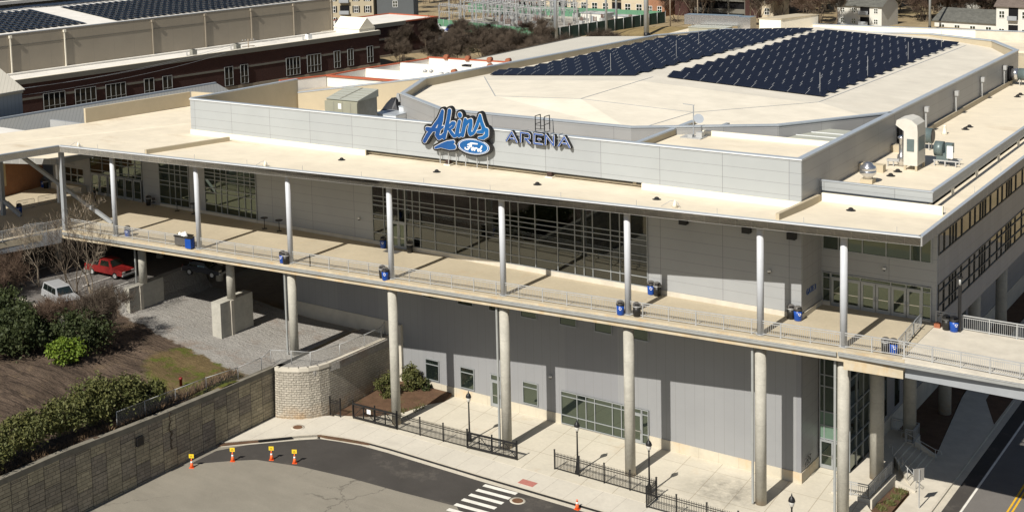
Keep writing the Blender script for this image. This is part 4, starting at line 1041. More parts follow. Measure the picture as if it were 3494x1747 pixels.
# far and right hand ground, reaching the horizon
def gfar(x, y):
    z = -13.75
    k = sstep(80, 125, y); z = z * (1 - k) + (-4.0) * k
    l = sstep(-75, -88, x) * sstep(-40, -10, y) * sstep(135, 100, y); z = z * (1 - l) + (-.6) * l
    l2 = sstep(-88, -110, x) * sstep(110, 70, y) ; z = z * (1 - l2) + (.3) * l2
    z = z + sstep(150, 260, y) * .0
    b = sstep(-104, -114, x) * sstep(140, 118, y); z = z * (1 - b) + .6 * b
    return z
w = MB()
xs = [-1500, -900, -600, -420, -330, -280, -250, -225, -200, -185, -170, -155, -140, -130, -122, -114, -108, -102, -96, -92, -88, -84, -80, -76, -72, -60, -50, -41, -20, 0, 20, 40, 70, 110, 160, 240, 400, 800, 1500]
ys = [-600, -300, -160, -100, -70, -50, -40, -34, -28, -22, -16, -10, -4, 2, 10, 20, 30, 40, 50, 60, 70, 80, 85, 90, 95, 100, 105, 110, 115, 120, 125, 130, 140, 150, 160, 180, 200, 230, 270, 330, 420, 600, 900, 1600, 3000]
for i in range(len(xs) - 1):
    for j in range(len(ys) - 1):
        q = [(xs[i], ys[j]), (xs[i + 1], ys[j]), (xs[i + 1], ys[j + 1]), (xs[i], ys[j + 1])]
        if -72.1 < xs[i] < -41.5 and -50.1 < ys[j] < -.1: continue
        w.face([(a, b, gfar(a, b)) for a, b in q], 0, True)
struct(w, 'ground', M['yard'])
# terrace: bare soil, gravel and grass in one sheet
n = NT('terrace_soil'); x, y, z = n.sep()
soil = n.vary((.125, .092, .068), .5, .3, 7); soil = n.vary(soil, 6, .25, 5)
trk = n.noise(1.0, 6, .7, n.mapping(rot=(0, 0, .35), scale=(.25, 2.4, 1)), 1.2); soil = n.mix(n.math('MULTIPLY', n.ramp(trk, .48, .58), .7), soil, (.035, .027, .022))
soil = n.mix(n.math('MULTIPLY', n.ramp(n.noise(.5, 6, .7, n.mapping(loc=(4, 9, 0))), .55, .7), .6), soil, (.22, .16, .10))
grass = n.vary((.15, .11, .055), .8, .3, 6); grass = n.mix(n.ramp(n.noise(.55, 6, .7, n.mapping(loc=(1, 5, 2))), .48, .60), grass, (.10, .115, .025)); grass = n.vary(grass, 9, .25, 4)
grav = n.vary((.33, .315, .29), .35, .14, 6); grav = n.vary(grav, 11, .28, 3); grav = n.mix(n.math('MULTIPLY', n.ramp(n.noise(.28, 6, .7), .56, .7), .5), grav, (.23, .15, .10))
wob = n.math('MULTIPLY', n.math('SUBTRACT', n.noise(.55, 5, .65), .5), 2.6)
d1 = n.math('ADD', n.math('ADD', y, n.math('MULTIPLY', n.math('ADD', x, 64), .155)), wob)   # gravel edge
g1 = n.ramp(d1, -11.9, -11.5)
gx = n.math('MULTIPLY', n.math('ADD', x, 44.5), .14); gy = n.math('MULTIPLY', n.math('ADD', y, 16.3), .19)
gd = n.math('ADD', n.math('SQRT', n.math('ADD', n.math('MULTIPLY', gx, gx), n.math('MULTIPLY', gy, gy))), n.math('MULTIPLY', wob, .16))
gm = n.ramp(gd, 1.08, .95)
c = n.mix(gm, soil, grass); c = n.mix(g1, c, grav)
n.bump(n.math('ADD', n.noise(3, 7, .75), n.math('MULTIPLY', trk, .6)), .9, .25)
TS = n.done(c, .95, .1)
w = MB(); ex, ey = -72.0, -50.0; st = .8
nx, ny = int((72 - 40.9) / st), int((50 + .1) / st)
for i in range(nx):
    for j in range(ny):
        q = [(ex + (i + a) * st, ey + (j + b) * st) for a, b in ((0, 0), (1, 0), (1, 1), (0, 1))]
        if q[1][0] > -41.5 and q[0][1] < -13: continue
        w.face([(a, b, terr(a, b)) for a, b in q], 0, True)
w.prism([(-41.0, -12.0), (-39.4, -11.7), (-38.3, -10.6), (-37.6, -8.0), (-37.3, 0), (-41.2, 0)], -9, -8.33)
struct(w, 'terrace_ground', TS)
w = MB(); w.prism([(-76, .6), (-79.5, -12), (-79.5, -34), (-75.6, -34), (-72, -19), (-58.6, -21.2), (-62.8, -12.5), (-61.4, -8.8), (-61.6, .6)], -8.5, -4.70)
struct(w, 'car_park', M['asphr'])
w = MB()
for x in (-73.5, -70.7, -67.9, -65.1, -62.3): w.box(x - .06, x + .06, -13.4, -9.2, -4.699, -4.693)
struct(w, 'parking_lines', M['paint'])
w = MB(); w.wall((-71.5, -18.9), (-58.6, -21.1), -5, -4.52, .18); w.wall((-58.6, -21.1), (-62.7, -12.5), -5, -4.58, .18); struct(w, 'car_park_kerb', M['curbc'])
# street level
zs = G - .16
w = MB(); w.prism([(-41.5, -60), (9.0, -60), (9.0, -14.3), (-16, -14.3), (-27, -13.5), (-35.5, -15.2), (-41.5, -19)], zs - .5, zs); struct(w, 'street', M['asph'])
w = MB()
top = [(-39.6, -18.7), (-37.4, -15.9), (-35.9, -14.2), (-34.4, -13.55), (-31.8, -13.0), (-29, -12.9), (-20, -13.05), (-9, -13.0), (9.0, -13.0)]
bot = [(-37.0, -20.0), (-33.0, -18.9), (-28.5, -18.3), (-24, -18.05), (-19.5, -17.6), (-16.8, -19.0), (-15.5, -60), (9, -60)]
w.prism([(-40.9, -23.8), (-38.5, -21.3), (-37.0, -20.0), (-33.0, -18.9), (-28.5, -18.3), (-24, -18.05), (-19.2, -17.6), (-17.2, -19.5), (-10, -40), (9, -40), (9, -12.6), (-9, -12.6), (-20, -12.65), (-29, -12.5), (-31.8, -12.6), (-34.4, -13.15), (-35.9, -13.8), (-37.4, -15.5), (-39.6, -18.3), (-40.9, -20.6)], zs - .01, zs + .006)
struct(w, 'street_patch', M['asphd'])
# sidewalk with kerb
kerb = [(-41.4, -19.4), (-39.3, -17.2), (-36.9, -14.6), (-35.6, -13.4), (-33.6, -12.85), (-31.7, -12.45), (-29, -12.35), (-20, -12.5), (-9.0, -12.5), (9.2, -12.5)]
w = MB(); w.prism(kerb + [(9.2, -9.4), (-36, -9.4), (-37.6, -9.8), (-38.6, -10.9), (-39.8, -11.9), (-41.4, -12.3)], G - .6, G - .012); struct(w, 'sidewalk', M['walk'])
w = MB()
for a, b in zip(kerb[:-1], kerb[1:]):
    w.wall(a, b, G - .6, G + .004, .17)
struct(w, 'kerb', M['curbc'])
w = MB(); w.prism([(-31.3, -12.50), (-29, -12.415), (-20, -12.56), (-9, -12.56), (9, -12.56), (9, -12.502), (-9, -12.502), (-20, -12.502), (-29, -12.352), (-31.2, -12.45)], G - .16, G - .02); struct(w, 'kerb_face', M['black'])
w = MB()
for a, b in zip(kerb[3:-1], kerb[4:]):
    w.wall((a[0], a[1] - .52), (b[0], b[1] - .52), zs - .2, zs + .014, .5)
for a, b in zip(kerb[:3], kerb[1:4]):
    w.wall((a[0] + .3, a[1] - .42), (b[0] + .3, b[1] - .42), zs - .2, zs + .014, .4)
struct(w, 'gutter_strip', M['curbc'])
w = MB(); w.prism([(-35.0, -13.55), (-31.2, -12.62), (-31.0, -12.40), (-34.2, -12.85), (-36.2, -13.6)], zs, zs + .13); w.prism([(-41.3, -19.9), (-38.2, -16.4), (-38.5, -16.2), (-41.3, -19.2)], zs, zs + .10); struct(w, 'dirt_strip', M['mulch'])
w = MB(); w.prism([(-39.2, -17.3), (-37.3, -15.15), (-37.1, -15.3), (-39.0, -17.45)], G - .06, G + .012); struct(w, 'storm_inlet', M['dark'])
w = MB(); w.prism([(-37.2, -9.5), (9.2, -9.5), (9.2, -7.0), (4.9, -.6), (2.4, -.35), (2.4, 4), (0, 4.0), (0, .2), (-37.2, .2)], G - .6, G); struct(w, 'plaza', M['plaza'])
w = MB(); w.prism([(-37.3, -9.2), (-36.6, -9.2), (-34.2, -7.9), (-32.5, -5.4), (-32.0, -3.2), (-31.0, -1.6), (-31.2, -.1), (-37.3, -.1)], G - .3, [G + .02, G + .02, G + .02, G + .02, G + .02, G + .02, G + .3, G + .3]); struct(w, 'planting_bed', M['mulch'])
# crosswalk
dx, dy = (2.85, .16), (0.0, 0)
w = MB()
for k in range(9):
    y = -13.25 - k * .98; x0 = -19.45 - k * .01
    w.prism([(x0, y - .42), (x0 + 2.8, y - .25), (x0 + 2.8, y + .17), (x0, y)], zs + .008, zs + .013)
struct(w, 'crosswalk', M['paint'])
w = MB(); w.prism([(-17.4, -11.9), (-16.1, -11.9), (-16.1, -11.1), (-17.4, -11.1)], G - .01, G + .006); struct(w, 'tactile_paving', M['tac'])
def manhole(x, y, z, label, group=None):
    t = thing('manhole_cover', label, 'manhole cover', (x, y, z), group=group); w = MB(); w.lathe([(.42, 0), (.42, .012), (.36, .014)], seg=22); w.build('cover', plain('rusty_iron', (.17, .09, .05), .8, .3, .2, .3, 6), t, local=True)
    w = MB(); w.lathe([(.60, 0), (.60, .006), (.43, .008)], seg=22); w.build('collar', M['curbc'], t, local=True)
manhole(-16.0, -14.25, zs + .006, 'rusty round manhole cover in the dark asphalt beside the crosswalk')
manhole(-38.2, -13.3, G - .011, 'rusty round manhole cover in the pale pavement below the block wall')
# right hand road
zr = -13.66
w = MB(); w.prism([(9.0, -60), (60, -60), (60, 140), (9.0, 140)], zr - .4, zr); struct(w, 'road', M['asphr'])
w = MB(); w.prism([(9.0, -12), (10.0, -12), (10.0, 140), (9.0, 140)], zr, zr + .005); struct(w, 'road_shoulder', M['asphd'])
w = MB(); w.box(10.05, 10.2, -12, 140, zr + .004, zr + .010); struct(w, 'edge_line', M['paint'])
w = MB(); w.box(12.72, 12.85, -12, 140, zr + .004, zr + .010); w.box(13.0, 13.13, -12, 140, zr + .004, zr + .010); struct(w, 'centre_lines', M['yellow'])
w = MB(); w.prism([(6.25, -9), (8.35, -9), (8.4, 31), (8.4, 140), (3.5, 140), (4.5, 31), (4.7, 26.4), (6.05, 13.7), (6.3, 11.4), (6.5, 5.2)], zr - .3, -13.51); w.prism([(6.05, 13.7), (6.3, 11.4), (7.9, 11.4), (7.9, 24)], zr - .3, -13.508); struct(w, 'side_path', M['cream_conc'])
w = MB(); w.box(8.36, 8.52, -9, 140, zr - .3, -13.50); w.box(8.52, 9.0, -9, 140, zr - .3, zr + .012); struct(w, 'road_kerb', M['curbc'])
w = MB(); w.prism([(2.2, 12), (6.2, 12.4), (6.0, 13.8), (4.6, 26.4), (4.4, 31), (3.4, 140), (2.0, 140)], -14, -13.505); w.prism([(6.5, 26.8), (8.35, 21.5), (8.35, 36), (6.2, 36)], -14, -13.503); w.prism([(1.9, -.9), (4.7, -.9), (6.25, .6), (6.3, 5.0), (5.2, 4.6), (4.9, -.2), (1.9, 1.0)], -14, [-12.9, -13.2, -13.49, -13.49, -13.3, -13.1, -12.75]); struct(w, 'mulch_bed', M['mulch'])
# entrance steps, landing, handrails
t = thing('entrance_steps', 'concrete landing and steps with grey handrails under the footbridge', 'steps', (4.5, 6, -13.6))
w = MB(); w.prism([(2.3, -.3), (4.95, -.05), (5.05, 5.3), (4.0, 9.0), (4.0, 12.1), (4.6, 12.1), (4.6, 14.0), (2.28, 14.0)], -14, G + .002); w.build('landing', M['cream_conc'], t)
w = MB()
for k in range(6):
    a = k * .42; z = G - .14 * (k + 1)
    w.prism([(4.0 + a, 9.0 - a * .0 - k * .62), (4.42 + a, 9.0 - (k + 1) * .62), (4.42 + a + .05, 12.1), (4.0 + a, 12.1)], -14, z)
w.prism([(5.05, 5.3), (6.5, 5.25), (6.5, 12.0), (4.1, 12.0), (4.05, 9)], -14, -13.5)
w.build('steps', M['cream_conc'], t)
w = MB(); w.wall((4.7, 12.2), (6.3, 12.0), -14, (-12.55, -13.3), .22); w.wall((5.05, 5.0), (6.75, 4.9), -14, (-12.95, -13.35), .25); w.wall((2.3, -.32), (4.95, -.08), -14, G + .14, .2); w.wall((4.95, -.08), (5.08, 5.2), -14, G + .14, -.2); w.build('side_wall', M['cream_conc'], t)
railing('guard_rail', [(2.45, -.2, G + .14), (4.85, .03, G + .14), (4.97, 5.1, G + .14)], t, sp=1.4, h=1.0)
railing('guard_rail', [(4.0, 12.1, G), (4.55, 12.15, G), (4.55, 13.9, G), (2.4, 13.9, G)], t, sp=1.2, h=1.0)
def hrail(p, q):
    w = MB(); p, q = Vector(p), Vector(q); d = (q - p); d.z = 0; d.normalize()
    w.tube([p - d * .35 + Vector((0, 0, .55)), p - d * .4 + Vector((0, 0, .9)), p + Vector((0, 0, .92)), q + Vector((0, 0, .92)), q + d * .45 + Vector((0, 0, .92)), q + d * .5 + Vector((0, 0, .6)), q + Vector((0, 0, .58))], .028, 6)
    for s in (0, .5, 1): r = p.lerp(q, s); w.tube([r, r + Vector((0, 0, .92))], .024, 6)
    w.build('handrail', M['galv'], t)
hrail((4.0, 8.7, G), (6.1, 6.8, -13.5)); hrail((4.2, 11.6, G), (6.4, 11.5, -13.5)); hrail((4.9, 7.2, -13.0), (6.6, 5.6, -13.5))

# =================================================================== RETAINING AND BLOCK WALLS
t = thing('retaining_wall', 'long ashlar patterned concrete retaining wall below the overgrown hedge', 'retaining wall', (-41.5, -35, G))
ZB = [(-60, -7.0), (-42, -7.5), (-36, -7.55), (-30.4, -7.85), (-25.5, -8.05), (-18, -8.25), (-12.3, -8.35)]
w = MB(); cpw = MB()
for (a, za), (b, zb) in zip(ZB[:-1], ZB[1:]):
    w.prism([(-41.9, a), (-41.5, a), (-41.5, b), (-41.9, b)], -13.4, [za - .45, za - .45, zb - .45, zb - .45])
    cpw.prism([(-41.95, a), (-41.46, a), (-41.46, b), (-41.95, b)], [za - .448, za - .448, zb - .448, zb - .448], [za, za, zb, zb])
w.build('wall_panels', M['ashlar'], t); cpw.build('coping', plain('dirty_coping', (.20, .185, .15), .9, .1, 0, .25, 1.2), t)
w = MB(); w.box(-41.499, -41.3, -28.9, -28.2, -9.7, -9.0); w.build('wall_light', M['black'], t)
w = MB(); random.seed(2)
p = Vector((-41.44, -25.2, -8.1))
for k in range(24):
    q = p + Vector((0, random.uniform(-.12, .1), -.13)); w.bar(p, q, .05); w.bar(q, q + Vector((.03, random.uniform(-.25, .25), random.uniform(-.1, .1))), .03); p = q
w.build('ivy_stem', M['twig'], t)
t = thing('block_wall', 'pale split face block wall curving round below the gravel yard', 'block wall', (-39.5, -8, G))
bl = [(-41.2, -12.75), (-40.75, -12.72), (-39.9, -12.35), (-39.1, -11.85), (-38.45, -11.2), (-37.95, -10.3), (-37.7, -9.2), (-37.55, -7.0), (-37.4, -3.0), (-37.3, 0)]
MBK = []
n = NT('split_face_block'); uvn = n.n.new('ShaderNodeUVMap'); b = n.n.new('ShaderNodeTexBrick'); n.link(uvn.outputs[0], b.inputs['Vector']); b.offset = .5
for k, v in (('Color1', (.47, .43, .36, 1)), ('Color2', (.40, .37, .31, 1)), ('Mortar', (.19, .17, .14, 1)), ('Scale', 1), ('Mortar Size', .016), ('Brick Width', .46), ('Row Height', .205)): b.inputs[k].default_value = v
c = n.vary(b.outputs[0], .6, .14, 6); c = n.vary(c, 6, .12, 4)
x, y, z = n.sep(); rust = n.math('MULTIPLY', n.ramp(z, -11.4, -12.6), n.ramp(n.noise(.8, 5, .7), .35, .6)); c = n.mix(n.math('MULTIPLY', rust, .6), c, (.42, .26, .12))
n.bump(n.math('MULTIPLY_ADD', b.outputs['Fac'], -1.0, n.math('MULTIPLY', n.noise(5, 4), .9)), 1.0, .16); BLK = n.done(c, .9, .1)
me = bpy.data.meshes.new('blocks'); vs, fs, uv = [], [], []
s = 0; pts = []
for i, p in enumerate(bl):
    if i: s += (Vector(p) - Vector(bl[i - 1])).length
    pts.append((p, s))
bat = 0.22
for (p, s0), (q, s1) in zip(pts[:-1], pts[1:]):
    i = len(vs); d = (Vector(q) - Vector(p)).normalized(); nn = Vector((-d.y, d.x)) * bat
    vs += [(p[0], p[1], -13.2), (q[0], q[1], -13.2), (q[0] + nn.x, q[1] + nn.y, -8.28), (p[0] + nn.x, p[1] + nn.y, -8.28)]
    fs.append((i, i + 1, i + 2, i + 3)); uv += [(s0, 0), (s1, 0), (s1, 4.92), (s0, 4.92)]
me.from_pydata(vs, [], fs); L = me.uv_layers.new(name='UVMap')
for k, u in enumerate(uv): L.data[k].uv = u
me.materials.append(BLK); o = bpy.data.objects.new('blocks', me); COL.objects.link(o); o.parent = t; o.matrix_parent_inverse = world(t).inverted()
w = MB()
for p, q in zip(bl[:-1], bl[1:]):
    d = (Vector(q) - Vector(p)).normalized(); nn = Vector((-d.y, d.x)) * (bat - .06)
    w.wall((p[0] + nn.x, p[1] + nn.y), (q[0] + nn.x, q[1] + nn.y), -8.55, -8.22, .35)
w.build('coping', M['cream_conc'], t)
# chain link fence on the terrace edge
n = NT('chain_link'); tr = n.n.new('ShaderNodeBsdfTransparent'); mx = n.n.new('ShaderNodeMixShader'); mx.inputs[0].default_value = .16
n.link(tr.outputs[0], mx.inputs[1]); n.link(n.bsdf.outputs[0], mx.inputs[2]); n.link(mx.outputs[0], n.out.inputs[0]); LNK = n.done((.4, .4, .38), .5, .4)
def chain(pts, label, rail='galv'):
    t = thing('chain_link_fence', label, 'fence', (*pts[0][:2], pts[0][2]))
    f = MB(); r = MB(); po = MB()
    for a, b in zip(pts[:-1], pts[1:]):
        a, b = Vector(a), Vector(b); f.face([a, b, b + Vector((0, 0, 1.2)), a + Vector((0, 0, 1.2))]); r.tube([a + Vector((0, 0, 1.2)), b + Vector((0, 0, 1.2))], .028, 6)
    for a in pts: po.tube([a, (a[0], a[1], a[2] + 1.25)], .035, 6)
    f.build('mesh', LNK, t); r.build('top_rail', M[rail], t); po.build('posts', M[rail], t)
chain([(-41.9, -16.5, -8.4), (-41.8, -13.6, -8.4), (-42.3, -11.8, -8.33), (-40.6, -11.0, -8.33), (-39.0, -10.3, -8.33), (-38.1, -7.3, -8.33), (-37.8, -4.1, -8.33), (-37.75, -1.6, -8.33), (-38.4, -.2, -8.33)], 'galvanised chain link fence round the gravel yard above the block wall')
chain([(-42.3, -30, -7.9), (-42.3, -27, -8.0), (-42.4, -23.5, -8.2), (-42.3, -20, -8.3), (-41.9, -16.5, -8.4)], 'sagging chain link fence in dry grass above the ashlar wall')
t = thing('red_standpipe', 'short red standpipe sticking out of the terrace grass', 'standpipe', (-45.1, -20.2, -8.3)); w = MB(); w.lathe([(.13, 0), (.13, .55), (.17, .56), (.17, .66), (.1, .72)], seg=10); w.build('pipe', M['carred'], t, local=True)
for pts, l in (([(-43.2, -22.8), (-43.3, -20.2), (-43.0, -17.6)], 'long black drain pipe lying in the grass by the chain link fence'), ([(-42.9, -25.6), (-43.4, -23.6), (-43.2, -22.0)], 'bent black drain pipe piece lying lower along the chain link fence')):
    t = thing('drain_pipe', l, 'pipe', (*pts[0], -8.2)); w = MB(); w.tube([(a, b, terr(a, b) + .16) for a, b in pts], .15, 10); w.build('pipe', M['rubber'], t)

# =================================================================== PICKET FENCES AND GATES
def picket(name, label, runs, cat='fence', h=1.42, gate=False, group=None):
    t = thing(name, label, cat, (*runs[0][0], G), group=group)
    k = MB(); ps = []
    for a, b in runs:
        a, b = Vector((*a, G)), Vector((*b, G)); L = (b - a).length; d = (b - a).normalized()
        for z in (.12, h - .32, h - .16): k.bar(a + Vector((0, 0, z)), b + Vector((0, 0, z)), .045, .04)
        nn = int(L / .125)
        for i in range(1, nn):
            q = a.lerp(b, i / nn); k.bar(q + Vector((0, 0, .06)), q + Vector((0, 0, h)), .027, .027)
        m_ = max(1, round(L / 2.15))
        for i in range(m_ + 1): ps.append(a.lerp(b, i / m_))
    k.build('pickets', M['black'], t)
    if gate:
        g = MB(); a, b = Vector((*runs[0][0], G)), Vector((*runs[0][1], G)); L = (b - a).length; o = Vector((0, -.09, 0)); m_ = max(2, round(L / 1.25))
        for z in (.18, h - .06): g.bar(a + o + Vector((0, 0, z)), b + o + Vector((0, 0, z)), .09, .14)
        for i in range(m_ + 1):
            q = a.lerp(b, i / m_) + o; g.bar(q + Vector((0, 0, .18)), q + Vector((0, 0, h - .06)), .06, .06)
            if i < m_:
                r = a.lerp(b, (i + 1) / m_) + o; g.bar(q + Vector((0, 0, .2 if i % 2 == 0 else h - .1)), r + Vector((0, 0, h - .1 if i % 2 == 0 else .2)), .045, .045)
        g.build('gate_truss', M['black'], t)
    for p in ps:
        q = MB(); q.box(p.x - .045, p.x + .045, p.y - .045, p.y + .045, G, G + h + .16); q.box(p.x - .06, p.x + .06, p.y - .06, p.y + .06, G + h + .161, G + h + .19); q.build('post', M['black'], t)
    return t
picket('sliding_gate', 'black cantilever sliding gate with white notice before the planting bed', [((-35.4, -9.08), (-30.9, -8.9))], 'gate', gate=True)
t = thing('gate_notice', 'small white notice fixed on the black sliding gate', 'notice', (-33.6, -9.24, G + 1.0)); w = MB(); w.box(-.2, .2, -.012, .012, -.15, .22); w.build('plate', M['white'], t, local=True)
picket('picket_fence', 'black iron picket fence between the two sliding gates', [((-30.85, -8.9), (-24.0, -8.7))])
picket('sliding_gate', 'black cantilever sliding gate beside the foot of the concrete pier', [((-23.95, -8.72), (-19.5, -8.42))], 'gate', gate=True)
picket('picket_fence', 'black iron picket fence run passing two lamp posts right of the opening', [((-16.25, -8.2), (-7.72, -8.28))])
picket('picket_fence', 'black iron picket fence running off the bottom edge by the fourth lamp', [((-7.62, -10.1), (6.0, -9.95))])
picket('pedestrian_gate', 'open black picket gate leaf joining the two right hand fence runs', [((-7.66, -10.05), (-7.72, -8.32))], 'gate')
picket('pedestrian_gate', 'small black picket gate standing open by the block wall', [((-37.55, -9.62), (-36.5, -9.5))], 'gate', h=1.5)

# =================================================================== STREET LAMPS
def lamp(loc, label):
    t = thing('street_lamp', label, 'street lamp', loc, group='black street lamps along the plaza')
    w = MB(); w.lathe([(.21, 0), (.21, .12), (.17, .2), (.15, .55), (.10, .75), (.075, .9), (.07, 1.2), (.055, 3.0), (.05, 3.22), (.085, 3.26), (.06, 3.34)], seg=14); w.build('post', M['black'], t, local=True)
    w = MB(); w.lathe([(.08, 3.34), (.14, 3.42), (.19, 3.62), (.20, 3.72)], seg=14); w.build('globe', M['lampglass'], t, local=True)
    w = MB(); w.lathe([(.235, 3.722), (.225, 3.80), (.18, 3.95), (.10, 4.05), (.05, 4.1), (.045, 4.17), (.015, 4.29)], seg=14); w.build('lamp_cap', M['black'], t, local=True)
    return t
l0 = lamp((-24.6, -7.42, G), 'black street lamp behind the right sliding gate, leftmost of the lamps'); LT = tree_of(l0)
for p, l in (((-14.5, -7.75, G), 'black street lamp in front of the long shop window'), ((-8.49, -7.86, G), 'black street lamp at the corner where the picket fences meet'), ((3.2, -10.8, -12.72), 'black street lamp cut off by the bottom edge at right'), ((4.48, 21.6, -13.5), 'black street lamp standing in the shade under the footbridge')):
    dup(LT, p, label=l)

# =================================================================== BINS
def bin_(loc, color, label, face=0.0, group='litter and recycling bins on the walkway', dome=True):
    t = thing('bin', label, 'bin', loc, face, group=group)
    w = MB(); w.lathe([(.25, 0), (.27, .03), (.285, .4), (.29, .42), (.29, .46), (.285, .48), (.30, .74)], seg=18); w.build('barrel', M['bluebin' if color == 'blue' else 'blackbin'], t, local=True)
    w = MB(); w.lathe([(.315, .742), (.315, .82)], seg=18); w.build('band', M['galv' if color == 'black' else 'blackbin'], t, local=True)
    w = MB()
    if dome:
        w.lathe([(.30, .822), (.30, .92), (.25, 1.02), (.15, 1.09), (.02, 1.12)], seg=18)
        w.build('lid', M['binlid'], t, local=True)
        w = MB(); w.bar((0, -.285, .93), (0, -.22, 1.0), .30, .10); w.build('opening', M['dark'], t, local=True)
    else:
        w.lathe([(.30, .822), (.30, .86), (.02, .87)], seg=18); w.build('lid', M['binlid'], t, local=True)
    if color == 'blue':
        w = MB()
        for k in range(3):
            a0 = 2 * math.pi * k / 3 + .25; a1 = a0 + 1.55; ring = []
            pts = [(.085 * math.sin(a0 + (a1 - a0) * j / 5), .085 * math.cos(a0 + (a1 - a0) * j / 5)) for j in range(6)]
            for (u0, v0), (u1, v1) in zip(pts[:-1], pts[1:]): w.bar((u0, -math.sqrt(.30 ** 2 - u0 * u0) + .004, .52 + v0), (u1, -math.sqrt(.30 ** 2 - u1 * u1) + .004, .52 + v1), .05, .02, up=(0, 1, 0))
        w.build('recycling_mark', M['white'], t, local=True)
    return t
bb = bin_((-42.75, -9.15, .005), 'blue', 'blue recycling bin left of the third canopy column'); BT = tree_of(bb)
kb = bin_((-42.25, -9.3, .005), 'black', 'black litter bin close beside the third canopy column'); KT = tree_of(kb)
for T, lst in ((BT, [((-31.95, -8.45, .005), 'blue recycling bin in front of the fourth canopy column', .45), ((-11.5, -6.15, .005), 'blue recycling bin left of the sixth canopy column', .4), ((-11.75, -.35, .025), 'blue recycling bin against the grey wall right of the big window', .4), ((-.1, -.42, .02), 'blue recycling bin at the wall corner under the gate lettering', .75),
                     ((7.62, -3.82, .006), 'blue recycling bin by the steel barrier at the walkway end', .5), ((9.72, 3.1, .006), 'blue recycling bin by the lamp pole on the footbridge', .75), ((-37.9, -.62, .06), 'blue recycling bin left of the double glass doors', .4), ((-61.75, -10.2, .005), 'blue recycling bin behind twigs at the first canopy column', .4),
                     ((-78.9, -9.8, .005), 'blue bin in the shade near the far left post', .5), ((-86.0, .3 - 1.0, .2), 'blue bin beside the orange brick wall', .5)]),
               (KT, [((-32.5, -8.1, .005), 'black litter bin left of the fourth canopy column', .4), ((-10.3, -5.85, .005), 'black litter bin right of the sixth canopy column', .4), ((-11.2, -.42, .025), 'black litter bin against the grey wall beside the blue one', .4), ((-.66, -.32, .02), 'black litter bin at the wall corner left of its blue twin', .5),
                     ((7.12, -3.88, .006), 'black litter bin by the steel barrier at the walkway end', .5), ((9.2, 3.2, .006), 'black litter bin by the lamp pole on the footbridge', .6), ((-34.95, -.6, .05), 'black litter bin right of the double glass doors', .4), ((-68.8, -.6, .2), 'black bin in the shade by the grey wall pier', .4), ((-85.3, -.9, .2), 'black bin by the white canopy post near the brick wall', .4)])):
    for p, l, f in lst: dup(T, p, f, label=l)
t = thing('cart_bin', 'grey wheeled bin heaped with white rubbish by the second canopy column', 'rubbish cart', (-54.5, -9.75, .005), .1)
w = MB(); w.prism([(-.75, -.45), (.75, -.45), (.75, .45), (-.75, .45)], .15, .95); w.build('tub', M['binlid'], t, local=True)
w = MB(); w.box(-.82, .82, -.52, .52, .952, 1.05); w.build('rim', M['blackbin'], t, local=True)
w = MB(); random.seed(9)
for k in range(7):
    x, y, r = random.uniform(-.5, .5), random.uniform(-.25, .25), random.uniform(.16, .28); w.lathe([(r * .6, -.1), (r, .05), (r * .8, .2), (r * .25, .3)], x, y, 1.03, seg=9)
w.build('rubbish_bags', M['white'], t, local=True)
t = thing('cart_bin', 'square blue wheeled bin in front of the grey rubbish cart', 'rubbish cart', (-53.3, -10.15, .005), .1)
w = MB(); w.prism([(-.34, -.32), (.34, -.32), (.34, .32), (-.34, .32)], .08, 1.0); w.build('tub', M['bluebin'], t, local=True)
w = MB(); w.prism([(-.37, -.35), (.37, -.35), (.37, .35), (-.37, .35)], 1.002, [1.05, 1.05, 1.13, 1.13]); w.build('lid', M['blackbin'], t, local=True)
# cocktail tables, chair
def ctable(p, l):
    t = thing('cocktail_table', l, 'table', p, group='tall black tables along the shaded wall')
    w = MB(); w.lathe([(.36, 1.06), (.38, 1.08), (.38, 1.11), (.36, 1.12)], seg=20); w.build('tabletop', M['black'], t, local=True)
    w = MB(); w.tube([(0, 0, .04), (0, 0, 1.06)], .035, 8); w.bar((-.32, 0, .03), (.32, 0, .03), .06, .04); w.bar((0, -.32, .03), (0, .32, .03), .06, .04); w.build('pedestal', M['black'], t, local=True)
    return t
c0 = ctable((-49.9, -1.3, .12), 'tall black table beside the shadow of the third column'); TT = tree_of(c0)
for p, l in (((-51.75, -1.35, .13), 'tall black table at the right edge of the large shaded window'), ((-64.3, -.85, .2), 'tall black table before the narrow dark window'), ((-61.9, -.85, .2), 'tall black table partly behind the second canopy column')): dup(TT, p, label=l)
t = thing('folding_chair', 'dark folding chair in shade beside the black bin', 'chair', (-68.0, -.7, .2), .5)
w = MB(); w.box(-.22, .22, -.2, .2, .43, .46); w.build('seat', M['black'], t, local=True)
w = MB(); w.box(-.22, .22, .2, .23, .6, .88); w.build('backrest', M['black'], t, local=True)
w = MB()
for x in (-.21, .21): w.bar((x, -.25, 0), (x, .22, .88), .03); w.bar((x, .3, 0), (x, -.15, .45), .03)
w.build('frame', M['galv'], t, local=True)
t = thing('door_mat', 'dark rubber mat in front of the double glass doors', 'mat', (-36.5, -1.1, .06)); w = MB(); w.box(-.75, .75, -.55, .45, 0, .015); w.build('mat', M['binlid'], t, local=True)
